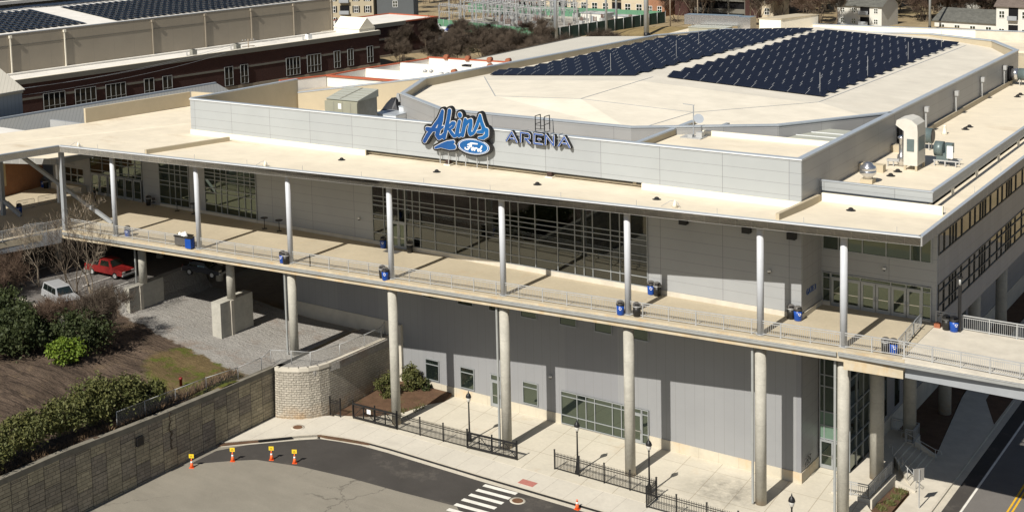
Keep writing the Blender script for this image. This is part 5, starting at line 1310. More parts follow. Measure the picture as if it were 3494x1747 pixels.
# steel crowd barriers
def barrier(p, rz_, label, L=2.1, group='steel crowd barriers'):
    t = thing('crowd_barrier', label, 'barrier', p, rz_, group=group)
    w = MB(); w.tube([(-L / 2, 0, .15), (-L / 2, 0, .95), (-L / 2 + .12, 0, 1.07), (L / 2 - .12, 0, 1.07), (L / 2, 0, .95), (L / 2, 0, .15), (-L / 2, 0, .15)], .022, 6); w.build('frame', M['steel'], t, local=True)
    w = MB(); k = 16
    for i in range(1, k): x = -L / 2 + L * i / k; w.bar((x, 0, .16), (x, 0, 1.06), .013)
    w.box(-.25, .25, -.012, .012, .75, .78); w.box(-.25, .25, -.012, .012, .45, .48); w.build('bars', M['steel'], t, local=True)
    for x in (-L / 2 + .25, L / 2 - .25):
        w = MB(); w.bar((x, -.3, .01), (x, .3, .01), .05, .02); w.bar((x, 0, .02), (x, 0, .15), .04); w.build('foot', M['black'], t, local=True)
    return t
b0 = barrier((7.85, -2.75, .006), R_(92), 'steel crowd barrier nearest the guard rail at the walkway end'); b0_ = tree_of(b0)
for p, r, l in (((7.75, -.6, .006), R_(92), 'steel crowd barrier in the middle of the row at the walkway end'), ((7.68, 1.6, .006), R_(92), 'steel crowd barrier next to the glass entrance at the walkway end'), ((-79.7, -8.3, .005), R_(75), 'steel crowd barrier left of the far post in sunlight'), ((-79.4, -5.6, .005), R_(75), 'steel crowd barrier with rounded frame in sun beside the gap'), ((-79.1, -3.3, .005), R_(75), 'steel crowd barrier in sun behind the diagonal brace'), ((-78.8, -1.3, .1), R_(75), 'steel crowd barrier ending at the ticket counter'),
                (((-70.6, -14.6, .005)), R_(70), 'steel crowd barrier in shade behind the left guard rail')): dup(b0_, p, r, label=l)
t = thing('lamp_pole', 'black square lamp pole beside the bins on the footbridge', 'lamp pole', (10.05, 3.2, .006)); w = MB(); w.bar((0, 0, 0), (0, 0, 3.4), .18); w.build('pole', M['black'], t, local=True); w = MB(); w.tube([(0, 0, 3.4), (0, 0, 3.9)], .08, 10); w.build('lamp_head', M['galv'], t, local=True)
w = MB(); w.box(-.16, .16, -.16, .16, 3.9, 4.02); w.build('lamp_cap', M['black'], t, local=True)
t = thing('wooden_block', 'rusty brown block on the deck at the facade corner', 'block', (8.55, 3.4, .006)); w = MB(); w.box(-.2, .2, -.2, .2, 0, .3); w.box(-.12, .12, -.12, .12, .301, .36); w.build('block', M['terracotta'], t, local=True)
# traffic cones
def cone(p, label, sign=True, group='orange traffic cones on the asphalt', name='traffic_cone'):
    t = thing(name, label, 'traffic cone', p, group=group)
    w = MB(); w.lathe([(.16, .03), (.125, .25), (.10, .4)], seg=12); w.lathe([(.078, .56), (.04, .74)], seg=12); w.build('cone', M['orange'], t, local=True)
    w = MB(); w.lathe([(.10, .401), (.079, .559)], seg=12); w.build('collar', M['white'], t, local=True)
    w = MB(); w.box(-.19, .19, -.19, .19, 0, .03); w.build('base', M['orange'], t, local=True)
    if sign:
        w = MB(); w.box(-.20, .20, -.015, .015, .80, 1.12); w.bar((0, 0, .7), (0, 0, .85), .03); s = w.build('sign_plate', M['signy'], t, local=True)
        w = MB(); w.box(-.11, .11, -.018, -.0155, .90, .93); w.box(-.08, .08, -.018, -.0155, .98, 1.01); w.build('sign_mark', M['black'], s, local=True)
    return t
k0 = cone((-40.3, -24.1, zs), 'orange cone with yellow sign closest to the ashlar retaining wall'); k0.rotation_euler.z = .55; KT2 = tree_of(k0)
for p, l in (((-38.4, -21.3, zs + .006), 'orange cone with yellow sign second from the retaining wall'), ((-35.95, -19.3, zs + .006), 'orange cone with yellow sign third from the retaining wall'), ((-34.0, -18.7, zs + .006), 'orange cone with yellow sign farthest from the retaining wall')): dup(KT2, p, .55, label=l)
cone((-11.75, -12.95, zs + .02), 'orange traffic cone without sign in the gutter below the fence', sign=False)
# sign on the right pavement, door camera boxes
t = thing('street_sign', 'grey backed rectangular street sign on a thin post at right', 'street sign', (7.65, 2.55, -13.51), .9); w = MB(); w.bar((0, 0, 0), (0, 0, 2.95), .06); w.build('post', M['galv'], t, local=True)
w = MB(); w.box(-.42, .42, .035, .055, 2.1, 3.0); w.build('sign_plate', plain('sign_back', (.28, .27, .25), .5, .3), t, local=True)
def camera(p, l, ax='y'):
    t = thing('security_camera', l, 'camera', p, group='white dome cameras on the walls'); w = MB(); w.lathe([(.12, .05), (.14, .1), (.12, .2)], seg=10); w.build('housing', M['white'], t, local=True); w = MB(); w.lathe([(.03, -.08), (.09, -.02), (.1, .05)], seg=10); w.build('dome', M['black'], t, local=True); return t
cm = camera((-2.35, -.14, 3.2), 'white dome camera on the shaded upper wall near the corner'); CT = tree_of(cm)
for p, l in (((4.6, 4.22, 3.4), 'white dome camera above the entrance doors at right'), ((-21.1, -.14, -8.9), 'white dome camera in the pier shadow above the long shop window'), ((-41.0, -.14, 2.2), 'small dome camera on the upper wall left of the big window')): dup(CT, p, label=l)
for i, (x, l) in enumerate(((-45.0, 'black wall speaker under the canopy left of the big window'), (-9.0, 'black wall speaker under the canopy above the sixth column'), (-4.0, 'black wall speaker under the canopy left of the seventh column'), (-.6, 'black wall speaker under the canopy at the wall corner'))):
    t = thing('wall_speaker', l, 'speaker', (x, -.3, 6.3), group='black speakers under the canopy'); w = MB(); w.prism([(-.3, -.25), (.3, -.25), (.3, .25), (-.3, .25)], -.25, .25); w.build('cabinet', M['black'], t, local=True); w = MB(); w.box(-.06, .06, .251, .296, -.06, .06); w.build('bracket', M['steel'], t, local=True)
# =================================================================== PERSON at the entrance
t = thing('person', 'person in dark clothes standing in shade by the entrance looking down', 'person', (-74.7, -2.9, .18), R_(-60))
me = bpy.data.meshes.new('body'); J = {'pel': ((0, 0, .95), .15), 'chest': ((0, .01, 1.25), .17), 'neck': ((0, .0, 1.47), .075), 'h0': ((0, -.02, 1.56), .085), 'h1': ((0, -.035, 1.66), .10), 'h2': ((0, -.03, 1.74), .07),
     'sl': ((.19, 0, 1.42), .075), 'el': ((.25, .03, 1.13), .052), 'wl': ((.14, -.2, 1.12), .038), 'sr': ((-.19, 0, 1.42), .075), 'er': ((-.25, .03, 1.13), .052), 'wr': ((-.12, -.22, 1.14), .038),
     'hl': ((.1, 0, .9), .105), 'kl': ((.11, -.01, .5), .075), 'al': ((.11, .02, .09), .05), 'tl': ((.12, -.15, .04), .04), 'hr': ((-.1, 0, .9), .105), 'kr': ((-.11, -.01, .5), .075), 'ar': ((-.11, .02, .09), .05), 'tr': ((-.12, -.15, .04), .04)}
nm = list(J); E_ = [('pel', 'chest'), ('chest', 'neck'), ('neck', 'h0'), ('h0', 'h1'), ('h1', 'h2'), ('chest', 'sl'), ('sl', 'el'), ('el', 'wl'), ('chest', 'sr'), ('sr', 'er'), ('er', 'wr'), ('pel', 'hl'), ('hl', 'kl'), ('kl', 'al'), ('al', 'tl'), ('pel', 'hr'), ('hr', 'kr'), ('kr', 'ar'), ('ar', 'tr')]
me.from_pydata([J[k][0] for k in nm], [(nm.index(a), nm.index(b)) for a, b in E_], [])
o = bpy.data.objects.new('body', me); COL.objects.link(o)
sk = o.modifiers.new('skin', 'SKIN'); sv = me.skin_vertices[0].data
for i, k in enumerate(nm): sv[i].radius = (J[k][1],) * 2; sv[i].use_root = (k == 'pel')
o.modifiers.new('sub', 'SUBSURF').levels = 2
dg = bpy.context.evaluated_depsgraph_get(); dg.update(); m2 = bpy.data.meshes.new_from_object(o.evaluated_get(dg)); bpy.data.objects.remove(o)
m2.name = 'body'; m2.materials.clear(); m2.materials.append(M['cloth']); m2.materials.append(M['skin'])
for pl in m2.polygons:
    pl.use_smooth = True; c = pl.center
    pl.material_index = 1 if (c.z > 1.49 and c.z < 1.70 and c.y < -.02) else 0
o = bpy.data.objects.new('body', m2); COL.objects.link(o); o.parent = t
w = MB()
for s in (-1, 1):
    w.tube([(s * .13, -.21, 1.12), (s * .10, -.27, 1.14), (s * .07, -.29, 1.16)], [.036, .035, .02], 8)
    for k in range(4): a = (k - 1.5) * .018; w.tube([(s * .085 + a, -.275, 1.14 + a * .3), (s * .06 + a, -.315, 1.155), (s * .045 + a, -.31, 1.18)], [.010, .010, .008], 5)
    w.tube([(s * .11, -.23, 1.15), (s * .09, -.25, 1.18), (s * .07, -.275, 1.195)], [.012, .012, .009], 5)
w.build('hands', M['skin'], t, local=True)
w = MB(); w.lathe([(.105, 1.66), (.112, 1.71), (.09, 1.77), (.03, 1.80)], 0, -.01, 0, seg=14); w.build('hair', M['black'], t, local=True)
w = MB(); w.box(-.04, .04, -.325, -.315, 1.13, 1.26); w.build('phone', M['black'], t, local=True)
# =================================================================== LEFT HALL (brick and tan precast)
hall = thing('brick_hall', 'long dark red brick hall with tan precast upper storey and solar roof', 'hall', (-121.18, 23.26, 0), math.atan2(.9852, .1716))
Hh = lambda mb, name, mat, parent=None, label=None: mb.build(name, mat, parent or hall, local=True, label=label)
w = MB(); w.box(-34, 72.9, .25, 8, -1, 6.25); w.box(66, 87, 8.1, 14, -1, 6.25); w.box(80, 96.4, 8.4, 22, -1, 6.7); Hh(w, 'brick_wall', M['redbrick'])
w = MB(); w.box(-34, 73.05, 0, .6, 6.252, 6.98); w.box(66, 87.15, 7.85, 8.5, 6.252, 6.98); Hh(w, 'cornice', M['stone'])
w = MB(); w.box(-34, 72.9, .17, .248, 3.86, 4.16); w.box(66, 87, 8.02, 8.098, 3.86, 4.16); Hh(w, 'stone_band', M['stone'])
w = MB(); w.box(-34, 72.9, .15, .248, -1, 1.15); w.box(66, 96.4, 8.0, 8.098, -1, 1.0); Hh(w, 'stone_base', M['tan'])
w = MB(); w.box(-34, 73.0, .62, 8, 6.25, 6.7); w.box(66, 87, 8.5, 22, 6.25, 6.8); Hh(w, 'lower_roof', M['wroof'])
w = MB(); w.box(80, 96.4, 8.42, 22, 6.702, 6.76); Hh(w, 'end_roof', M['wroof'])
w = MB(); w.box(80, 96.5, 8.3, 8.6, 6.702, 6.95); w.box(96.1, 96.5, 8.602, 22, 6.702, 6.95); w.box(80, 96.1, 21.7, 22.1, 6.702, 6.95); Hh(w, 'coping', M['redtrim'])
w = MB(); w.box(-34, 72.9, .0, .62, 6.985, 7.05); w.box(66, 87.1, 7.9, 8.6, 6.985, 7.05); Hh(w, 'coping', M['wcurb'])
w = MB(); w.box(-34, 69.0, 8.05, 48, 6.25, 12.75); Hh(w, 'upper_wall', M['tan'])
w = MB(); w.box(-34, 69.0, 8.0, 8.045, 11.02, 11.08); Hh(w, 'wall_joint', M['stone'])
w = MB(); w.prism([(-34, 8.1), (69, 8.1), (69, 28), (-34, 28)], 12.752, [12.82, 12.82, 14.4, 14.4]); w.prism([(-34, 28), (69, 28), (69, 48), (-34, 48)], 12.752, [14.4, 14.4, 12.85, 12.85]); Hh(w, 'upper_roof', M['wroof'])
w = MB(); w.box(-34, 69.1, 8.0, 8.3, 12.752, 12.88); Hh(w, 'gutter_edge', M['steel'])
w = MB(); w.box(-34, 69, 7.2, 8.0, 6.75, 6.95); Hh(w, 'roof_kerb', M['wroof'])
for s in (4.1, 13.4, 29.7, 40.3, 50.1, 59.6, 68.5):
    w = MB(); w.bar((s, 7.92, 6.9), (s, 7.92, 12.3), .16, .16); w.prism([(s - .22, 7.7), (s + .22, 7.7), (s + .22, 8.0), (s - .22, 8.0)], 12.2, 12.6); Hh(w, 'downpipe', M['tan'] if s > 20 else M['wcurb'])
for a, b, k, zb in ((4.74, 8.36, 4, 1.3), (10.1, 13.67, 4, 1.3), (15.45, 18.98, 4, 1.3), (22.41, 24.19, 2, 1.3), (25.87, 27.64, 2, 1.3), (38.02, 39.7, 2, 1.35), (41.28, 42.82, 2, 1.35), (51.02, 54.03, 4, 1.45), (55.67, 58.78, 4, 1.45), (61.83, 63.23, 2, 1.5), (65.01, 66.34, 2, 1.5), (69.72, 71.09, 2, 1.55)):
    g = MB(); g.box(a, b, .12, .16, zb, 4.42); go = Hh(g, 'window', M['hglass'])
    f = MB(); t = .055
    for i in range(k + 1): v = a + (b - a) * i / k; f.box(v - t / 2, v + t / 2, .03, .118, zb, 4.42)
    for z in (zb, 2.55, 4.42): f.box(a - t / 2, b + t / 2, .032, .116, z - t / 2, z + t / 2)
    f.build('frame', M['frame'], go, local=True)
def hall_box(s, y, z, label, sz=(.9, .8, 1.0), white=False):
    p = hall.matrix_basis if False else world(hall) @ Vector((s, y, z))
    t = thing('condenser_unit', label, 'condenser', p, hall.rotation_euler.z, group='condenser units on the hall roof')
    w = MB(); w.box(-sz[0] / 2, sz[0] / 2, -sz[1] / 2, sz[1] / 2, .08, sz[2]); w.build('casing', M['white'] if white else M['olived'], t, local=True)
    w = MB(); w.lathe([(.3, sz[2] + .001), (.3, sz[2] + .05), (.05, sz[2] + .06)], seg=12); w.build('fan_grille', M['black'], t, local=True)
    w = MB(); w.bar((-1.4, 0, .15), (-.5, 0, .15), .1); w.bar((-1.3, 0, .1), (-1.3, 0, .8), .12); w.build('pipe', M['galv'], t, local=True)
hall_box(33.5, 2.2, 6.70, 'dark grey condenser unit on the hall ledge, left one'); hall_box(42.4, 2.2, 6.7, 'dark grey condenser unit on the hall ledge, right one'); hall_box(58.0, 2.2, 6.70, 'white condenser unit on the hall ledge near its far end', white=True)
w = MB(); w.prism([(68.8, 1.0), (72.6, 1.0), (72.6, 7.8), (68.8, 7.8)], 6.7, 7.5); w.face([(68.7, .95, 7.5), (72.7, .95, 7.5), (70.7, .95, 9.4)]); w.face([(68.7, .95, 7.5), (70.7, .95, 9.4), (70.7, 7.9, 9.4), (68.7, 7.9, 7.5)]); w.face([(70.7, .95, 9.4), (72.7, .95, 7.5), (72.7, 7.9, 7.5), (70.7, 7.9, 9.4)]); Hh(w, 'roof_gable', M['wcurb'])
w = MB(); w.lathe([(.5, 0), (.5, .6), (.8, .7), (.8, 1.2), (.3, 1.5)], 74, 12, 6.8, seg=14); Hh(w, 'roof_fan', M['chrome'])
far = MB()
for (s0, s1, ya, yb) in ((-34, 17.5, 9.4, 25.5), (23.5, 68.0, 8.9, 26.5), (-34, 17.5, 29, 44), (23.5, 68, 29, 44)):
    y = ya
    while y < yb:
        s = s0
        zz = 12.85 + (y - 8.1) * .0795 if y < 28 else 14.4 - (y - 28) * .0775
        while s < s1:
            far.face([(s, y, zz + .25), (s + 1.22, y, zz + .1), (s + 1.22, y + 1.72, zz + .24), (s, y + 1.72, zz + .39)], 0); s += 1.28
        y += 1.78
so = far.build('solar_panels', [M['solar']]); so.location = hall.location; so.rotation_euler = hall.rotation_euler; tag(so, 'long rows of dark blue solar panels on the far hall roof', 'solar panels', kind='stuff')
t = thing('far_hall', 'dark blue grey wall of a taller hall at the top left corner', 'hall', (-172, 70, 0), math.atan2(.9852, .1716)); w = MB(); w.box(-60, 70, 0, 30, 0, 17.2); w.build('wall', M['sidingd'], t, local=True); w = MB(); w.box(-60, 70, -1.5, -.01, 13.0, 13.6); w.build('ledge', M['wroof'], t, local=True)
# grey metal hut at the left edge
t = thing('metal_hut', 'grey corrugated metal building with ribbed roof at the left edge', 'building', (-106, -4, 0))
w = MB(); w.box(-110, -102, -24, 9.6, -1, 8.9); w.face([(-110, 9.6, 8.9), (-102, 9.6, 8.9), (-106.5, 9.6, 11.3)]); w.build('wall', m_panel('corrugated_grey', (.34, .36, .37), .6, 0, 0, 0, wu=.1, line=(.26, .28, .29)), t)
w = MB(); w.prism([(-106.5, -24.3), (-101.7, -24.3), (-101.7, 9.9), (-106.5, 9.9)], [11.25, 8.85, 8.85, 11.25], [11.35, 8.95, 8.95, 11.35]); w.prism([(-110.3, -24.3), (-106.5, -24.3), (-106.5, 9.9), (-110.3, 9.9)], [8.85, 11.25, 11.25, 8.85], [8.95, 11.35, 11.35, 8.95]); w.build('roof', M['metalwhite'], t)
w = MB(); w.box(-101.98, -101.7, -24, 9.6, 8.55, 8.84); w.build('gutter', M['creamwall'], t)
# ribbed roof behind the cream roof
t = thing('ribbed_roof_shed', 'long low shed with grey standing seam roof behind the cream canopy roof', 'shed', (-95, 20, 0))
w = MB(); w.prism([(-99.6, 4.0), (-92.0, -1.0), (-88.9, 36.5), (-95.6, 38.4)], -1, [5.9, 4.5, 4.5, 5.9]); w.build('wall', M['tan'], t)
w = MB(); w.prism([(-100.1, 4.0), (-91.5, -2.0), (-88.6, 36.6), (-95.7, 38.8)], [6.0, 4.6, 4.6, 6.0], [6.12, 4.72, 4.72, 6.12]); w.build('roof', M['metalroof'], t)
w = MB(); w.bar((-100.0, 4.0, 6.2), (-95.7, 38.6, 6.2), .35, .2); w.build('ridge_cap', M['cap'], t)
# orange brick building by the ticket office
t = thing('brick_annex', 'orange brick building with boarded window beyond the left canopy', 'building', (-90, -8, 0))
w = MB(); w.box(-100, -86.4, -13.5, -.3, -2, 6.2); w.build('wall', M['orbrick'], t)
w = MB(); w.box(-86.399, -86.33, -8.2, -5.6, 1.3, 3.9); w.build('boarded_window', M['ply'], t)
w = MB(); w.box(-100.1, -86.3, -13.6, -.2, 6.202, 6.4); w.build('roof', M['wroof'], t)
# older building with red copings beside the bowl
old = thing('red_trimmed_building', 'low old building with stepped white roofs and red copings behind the bowl', 'building', (-64, 40, -6))
O_ = lambda mb, name, mat: mb.build(name, mat, old)
lft = [(-79.5, 24), (-78.4, 32.3), (-75.75, 38.4), (-75.0, 45.7), (-73.8, 52.0), (-72.8, 57.9)]
w = MB(); w.prism([(-79.5, 24), (-48.2, 24), (-44, 58), (-72.8, 57.9), (-75.75, 38.4)], -6, 6.9); O_(w, 'brick_wall', M['redbrick'])
w = MB(); w.prism([(-79.3, 24), (-48.2, 24), (-46.8, 38.4), (-75.6, 38.4)], 6.902, 7.05); O_(w, 'tan_roof', M['tanroof'])
w = MB(); w.prism([(-75.5, 38.8), (-46.7, 38.8), (-44, 57.8), (-72.7, 57.8)], 6.902, [7.3, 7.3, 7.6, 7.6]); O_(w, 'white_roof', M['wroof'])
w = MB()
for a, b in zip(lft[:-1], lft[1:]): w.wall(a, b, 6.902, 8.42 if a[1] > 30 else 8.0, -.4)
O_(w, 'side_parapet', M['wroof'])
w = MB()
for k, (a, b) in enumerate(zip(lft[:-1], lft[1:])): w.wall((a[0] - .05, a[1]), (b[0] - .05, b[1]), 8.425 if a[1] > 30 else 8.005, 8.55 if a[1] > 30 else 8.12, -.5)
O_(w, 'red_coping', M['redtrim'])
for y, xl, zt in ((38.4, -75.75, 8.4), (45.7, -75.0, 8.5), (52.0, -73.8, 8.55), (57.6, -72.8, 8.6)):
    w = MB(); w.box(xl + .3, -44, y, y + .4, 6.9, zt); O_(w, 'cross_parapet', M['wroof'])
w = MB(); w.box(-75.7, -44, 38.2, 38.95, 8.402, 8.56); w.box(-72.7, -44, 57.55, 58.1, 8.602, 8.72); O_(w, 'red_coping', M['redtrim'])
for x, y in ((-69.5, 57.7), (-66.0, 57.7), (-62.5, 57.7), (-59.6, 57.7), (-59.0, 52.1), (-60.5, 45.9)):
    w = MB(); w.box(x - .3, x + .3, y - .3, y + .3, 8.5, 8.9); w.tube([(x, y - .35, 8.9), (x, y + .35, 8.9)], .32, 10); O_(w, 'vent_pot', M['terracotta'])
for x, y, l in ((-66.8, 48.5, 'twin grey roof vents on the middle white roof'), (-63.6, 47.6, 'small grey roof vent right of the twin vents'), (-64.5, 55.0, 'black boxy roof vent on the far white roof')):
    t = thing('roof_vent', l, 'vent', (x, y, 7.4)); w = MB(); w.lathe([(.15, 0), (.15, .7), (.32, .75), (.30, .95), (.1, 1.05)], seg=10)
    if 'twin' in l: w.lathe([(.15, 0), (.15, .7), (.32, .75), (.30, .95), (.1, 1.05)], .75, .3, seg=10)
    if 'black' in l: w = MB(); w.box(-.5, .5, -.4, .4, 0, .9); w.box(-.55, .55, -.45, .45, .9, 1.0)
    w.build('vent_cap', M['black'] if 'black' in l else M['galv'], t, local=True)
# white ribbed hall behind the bowl at left
t = thing('white_ribbed_hall', 'low hall with cream ribbed metal roof left behind the bowl', 'hall', (-60, 84, -5))
w = MB(); w.prism([(-73.9, 70.2), (-45.5, 70.2), (-45.5, 97.4), (-69.7, 97.4)], -5, [6.2, 8.1, 8.1, 6.9]); w.build('wall', M['siding'], t)
w = MB(); w.prism([(-74.4, 69.8), (-45.2, 69.8), (-45.2, 97.8), (-70.1, 97.8)], [6.25, 8.2, 8.2, 7.0], [6.45, 8.4, 8.4, 7.2]); w.build('roof', M['metalwhite'], t)
w = MB(); w.wall((-74.6, 69.8), (-70.3, 97.8), (6.1, 6.9), (6.48, 7.25), .2); w.build('gutter', M['stone'], t)
# roof structures behind the bowl (parts of the arena)
w = MB(); w.box(-48.5, 14, 78, 90, -5, 10.0); P(w, 'rear_wall', M['creamwall'])
w = MB(); w.prism([(-48.5, 77), (-20, 80.5), (14, 80.5), (14, 89.9), (-48.5, 89.9)], 10.002, 10.2); P(w, 'rear_roof', M['roof'])
w = MB(); w.box(-33.8, -9.7, 90, 90.4, 10.2, 11.42); P(w, 'rear_parapet', M['wcurb'])
w = MB(); w.box(-9.7, 14, 90, 90.4, 8.0, 11.36); P(w, 'rear_parapet', M['cream_conc'])
w = MB(); w.box(-33.8, 14, 89.95, 90.45, 11.43, 11.5); P(w, 'coping', M['cap'])
t = thing('rooftop_duct', 'long bright sheet metal duct on stands behind the bowl', 'duct', (-43, 87, 10.2))
w = MB(); w.prism([(-47.6, 86.6), (-39.5, 86.6), (-39.5, 88.4), (-47.6, 88.4)], 11.2, 12.6); w.box(-39.6, -37.8, 86.4, 88.6, 10.2, 12.5); w.build('duct', M['chrome'], t)
w = MB()
for x in (-46.5, -44.3, -42): w.bar((x, 86.8, 10.2), (x, 86.8, 11.2), .1); w.bar((x, 88.2, 10.2), (x, 88.2, 11.2), .1)
w.build('stand', M['galv'], t)
t = thing('rooftop_unit', 'olive grey rooftop unit below the bright duct behind the bowl', 'air conditioner', (-43, 83.5, 10.2)); w = MB(); w.box(-45.5, -40.2, 83.4, 86, 10.2, 11.15); w.build('casing', M['olive'], t); w = MB(); w.box(-45.6, -40.1, 83.3, 86.1, 11.152, 11.25); w.build('top_panel', M['olivet'], t)
t = thing('roof_penthouse', 'plain cream box penthouse on the roof behind the bowl', 'penthouse', (-33, 85.5, 10.2)); w = MB(); w.prism([(-35.6, 84), (-32.6, 84), (-30.0, 91), (-33.0, 91)], 10.2, 12.65); w.build('wall', M['wcurb'], t); w = MB(); w.prism([(-35.7, 83.9), (-32.5, 83.9), (-29.9, 91.1), (-33.1, 91.1)], 12.652, 12.75); w.build('roof', M['creamwall'], t)

# =================================================================== VEGETATION
def leafcloud(mb, c, rad, n, size, m=0, seed=0, squash=1.0, clump=None):
    """leaf cards clustered in clumps spread through an ellipsoid shell volume"""
    rg = random.Random(seed); cl = []
    for k in range(clump or max(4, n // 60)):
        while True:
            v = Vector((rg.uniform(-1, 1), rg.uniform(-1, 1), rg.uniform(-1, 1)))
            if .35 < v.length < 1: break
        cl.append((Vector((c[0] + v.x * rad[0], c[1] + v.y * rad[1], c[2] + v.z * rad[2])), rg.uniform(.16, .34)))
    for k in range(n):
        p, r = rg.choice(cl)
        q = p + Vector((rg.gauss(0, 1) * rad[0], rg.gauss(0, 1) * rad[1], rg.gauss(0, 1) * rad[2])) * r * .62
        if q.z < c[2] - rad[2] * .98: continue
        a = Vector((rg.uniform(-1, 1), rg.uniform(-1, 1), rg.uniform(-.4, 1))).normalized(); b = a.orthogonal().normalized(); b = (Matrix.Rotation(rg.uniform(0, 6.3), 3, a) @ b); d = a.cross(b)
        s = size * rg.uniform(.6, 1.3)
        mb.face([q - b * s, q - d * s * .5, q + b * s, q + d * s * .5], m)
def shrub(loc, rad, n, size, leaf, label, cat='shrub', name='shrub', seed=0, stems=True, group=None):
    t = thing(name, label, cat, loc, group=group); w = MB(); leafcloud(w, (0, 0, rad[2] * .95), rad, n, size, seed=seed); w.build('foliage', M[leaf], t, local=True)
    s = MB(); rg = random.Random(seed)
    for k in range(5): s.tube([(rg.uniform(-.2, .2), rg.uniform(-.2, .2), -.3), (rg.uniform(-.5, .5) * rad[0], rg.uniform(-.5, .5) * rad[1], rad[2] * 1.1)], [.05, .02], 5)
    s.build('stems', M['bark'], t, local=True)
    return t
for k, (x, y, z, r, nl, l) in enumerate(((-43.6, -41.5, -7.2, (1.6, 2.2, 1.15), 5200, 'overgrown privet hedge clump at the lower left corner above the wall'), (-43.7, -37.6, -7.0, (1.5, 2.2, 1.2), 5200, 'overgrown privet clump second from the left above the wall'), (-43.9, -34.0, -7.2, (1.6, 2.0, 1.25), 5200, 'overgrown privet clump in the middle of the row above the wall'),
        (-44.0, -30.9, -7.4, (1.7, 2.0, 1.55), 6800, 'tallest yellow green privet clump above the ashlar wall'), (-43.8, -27.9, -7.6, (1.6, 1.9, 1.35), 6000, 'dense privet clump right of the tallest one above the wall'), (-43.6, -25.2, -7.8, (1.2, 1.5, .85), 3000, 'small privet clump at the right end of the hedge row'))):
    shrub((x, y, z), r, nl, .13, 'leaf', l, seed=20 + k, group='privet clumps above the retaining wall')
w = MB(); random.seed(31)
for k in range(2600):
    y = random.uniform(-44, -16); x = -42.25 - abs(random.gauss(0, .55)); z = terr(x, y) if x > -71 else -8
    z = max(z, -7.9 + .0); hgt = random.uniform(.12, .5); a = random.uniform(0, 6.28); dx, dy = math.cos(a) * .05, math.sin(a) * .05
    w.face([(x - dx, y - dy, z - .1), (x + dx, y + dy, z - .1), (x + random.uniform(-.25, .25), y + random.uniform(-.25, .25), z + hgt)])
tag(w.build('dry_grass', M['leafr']), 'dry brown grass and vines along the top of the retaining wall', 'grass', kind='stuff')
for k, (x, y, z, r, nl, sz, lf, l) in enumerate(((-71.0, -22.5, -6.3, (3.2, 2.6, 1.9), 6800, .17, 'leafd', 'dark evergreen bush at the left edge below the bare branches'), (-66.0, -23.0, -6.8, (3.2, 2.6, 2.1), 7800, .17, 'leafd', 'dark evergreen bush in the middle of the shaded thicket'), (-61.2, -24.2, -7.2, (3.0, 2.4, 2.0), 7200, .16, 'leafd', 'dark evergreen bush in shade left of the bright green bush'),
        (-56.0, -23.4, -7.4, (1.8, 1.4, 1.0), 2000, .16, 'leafb', 'bright green leafy bush at the edge of the shaded thicket'), (-63.5, -27.5, -6.9, (2.8, 2.0, 1.0), 3200, .15, 'leafd', 'low dark bush nearest the bare soil at left'), (-57.5, -20.4, -7.2, (3.0, 2.2, 1.9), 5200, .15, 'leafd', 'brown tangled thicket in front of the silver vehicle'))):
    shrub((x, y, z), r, nl, sz, lf, l, seed=50 + k, name='bush', cat='bush')
shrub((-35.9, -3.6, G), (.95, .95, 1.08), 2600, .11, 'leaf', 'round clipped shrub in front of the pier in the planting bed', seed=71)
shrub((-34.7, -1.3, G), (1.0, 1.0, 1.25), 2800, .11, 'leaf', 'taller clipped shrub behind the pier in the planting bed', seed=72)
shrub((-33.7, -.5, G), (.6, .6, .55), 900, .1, 'leafd', 'small dark shrub against the grey wall in the planting bed', seed=73)
w = MB(); random.seed(8)
for k in range(900):
    x, y = random.uniform(-34.5, -31.6), random.uniform(-6.5, -1); a = random.uniform(0, 6.3)
    if random.random() > math.sin(x * 3) * math.cos(y * 2.2) + .45: continue
    w.face([(x - .05 * math.cos(a), y - .05 * math.sin(a), G + .02), (x + .05 * math.cos(a), y + .05 * math.sin(a), G + .02), (x + random.uniform(-.2, .2), y + random.uniform(-.2, .2), G + random.uniform(.12, .3))])
for cx_, cy_ in ((2.6, -.4), (4.3, -.5), (5.5, .6), (5.8, 1.8), (5.9, 3.0), (5.9, 4.2), (3.4, -.6)):
    for k in range(60):
        x, y = cx_ + random.gauss(0, .18), cy_ + random.gauss(0, .18); w.face([(x - .04, y, -13.5 + (6.3 - x) * .13), (x + .04, y, -13.5 + (6.3 - x) * .13), (x + random.uniform(-.2, .2), y + random.uniform(-.2, .2), -13.15 + (6.3 - x) * .13)])
tag(w.build('ground_cover', M['leaf']), 'tufts of green ground cover in the mulch beds', 'ground cover', kind='stuff')

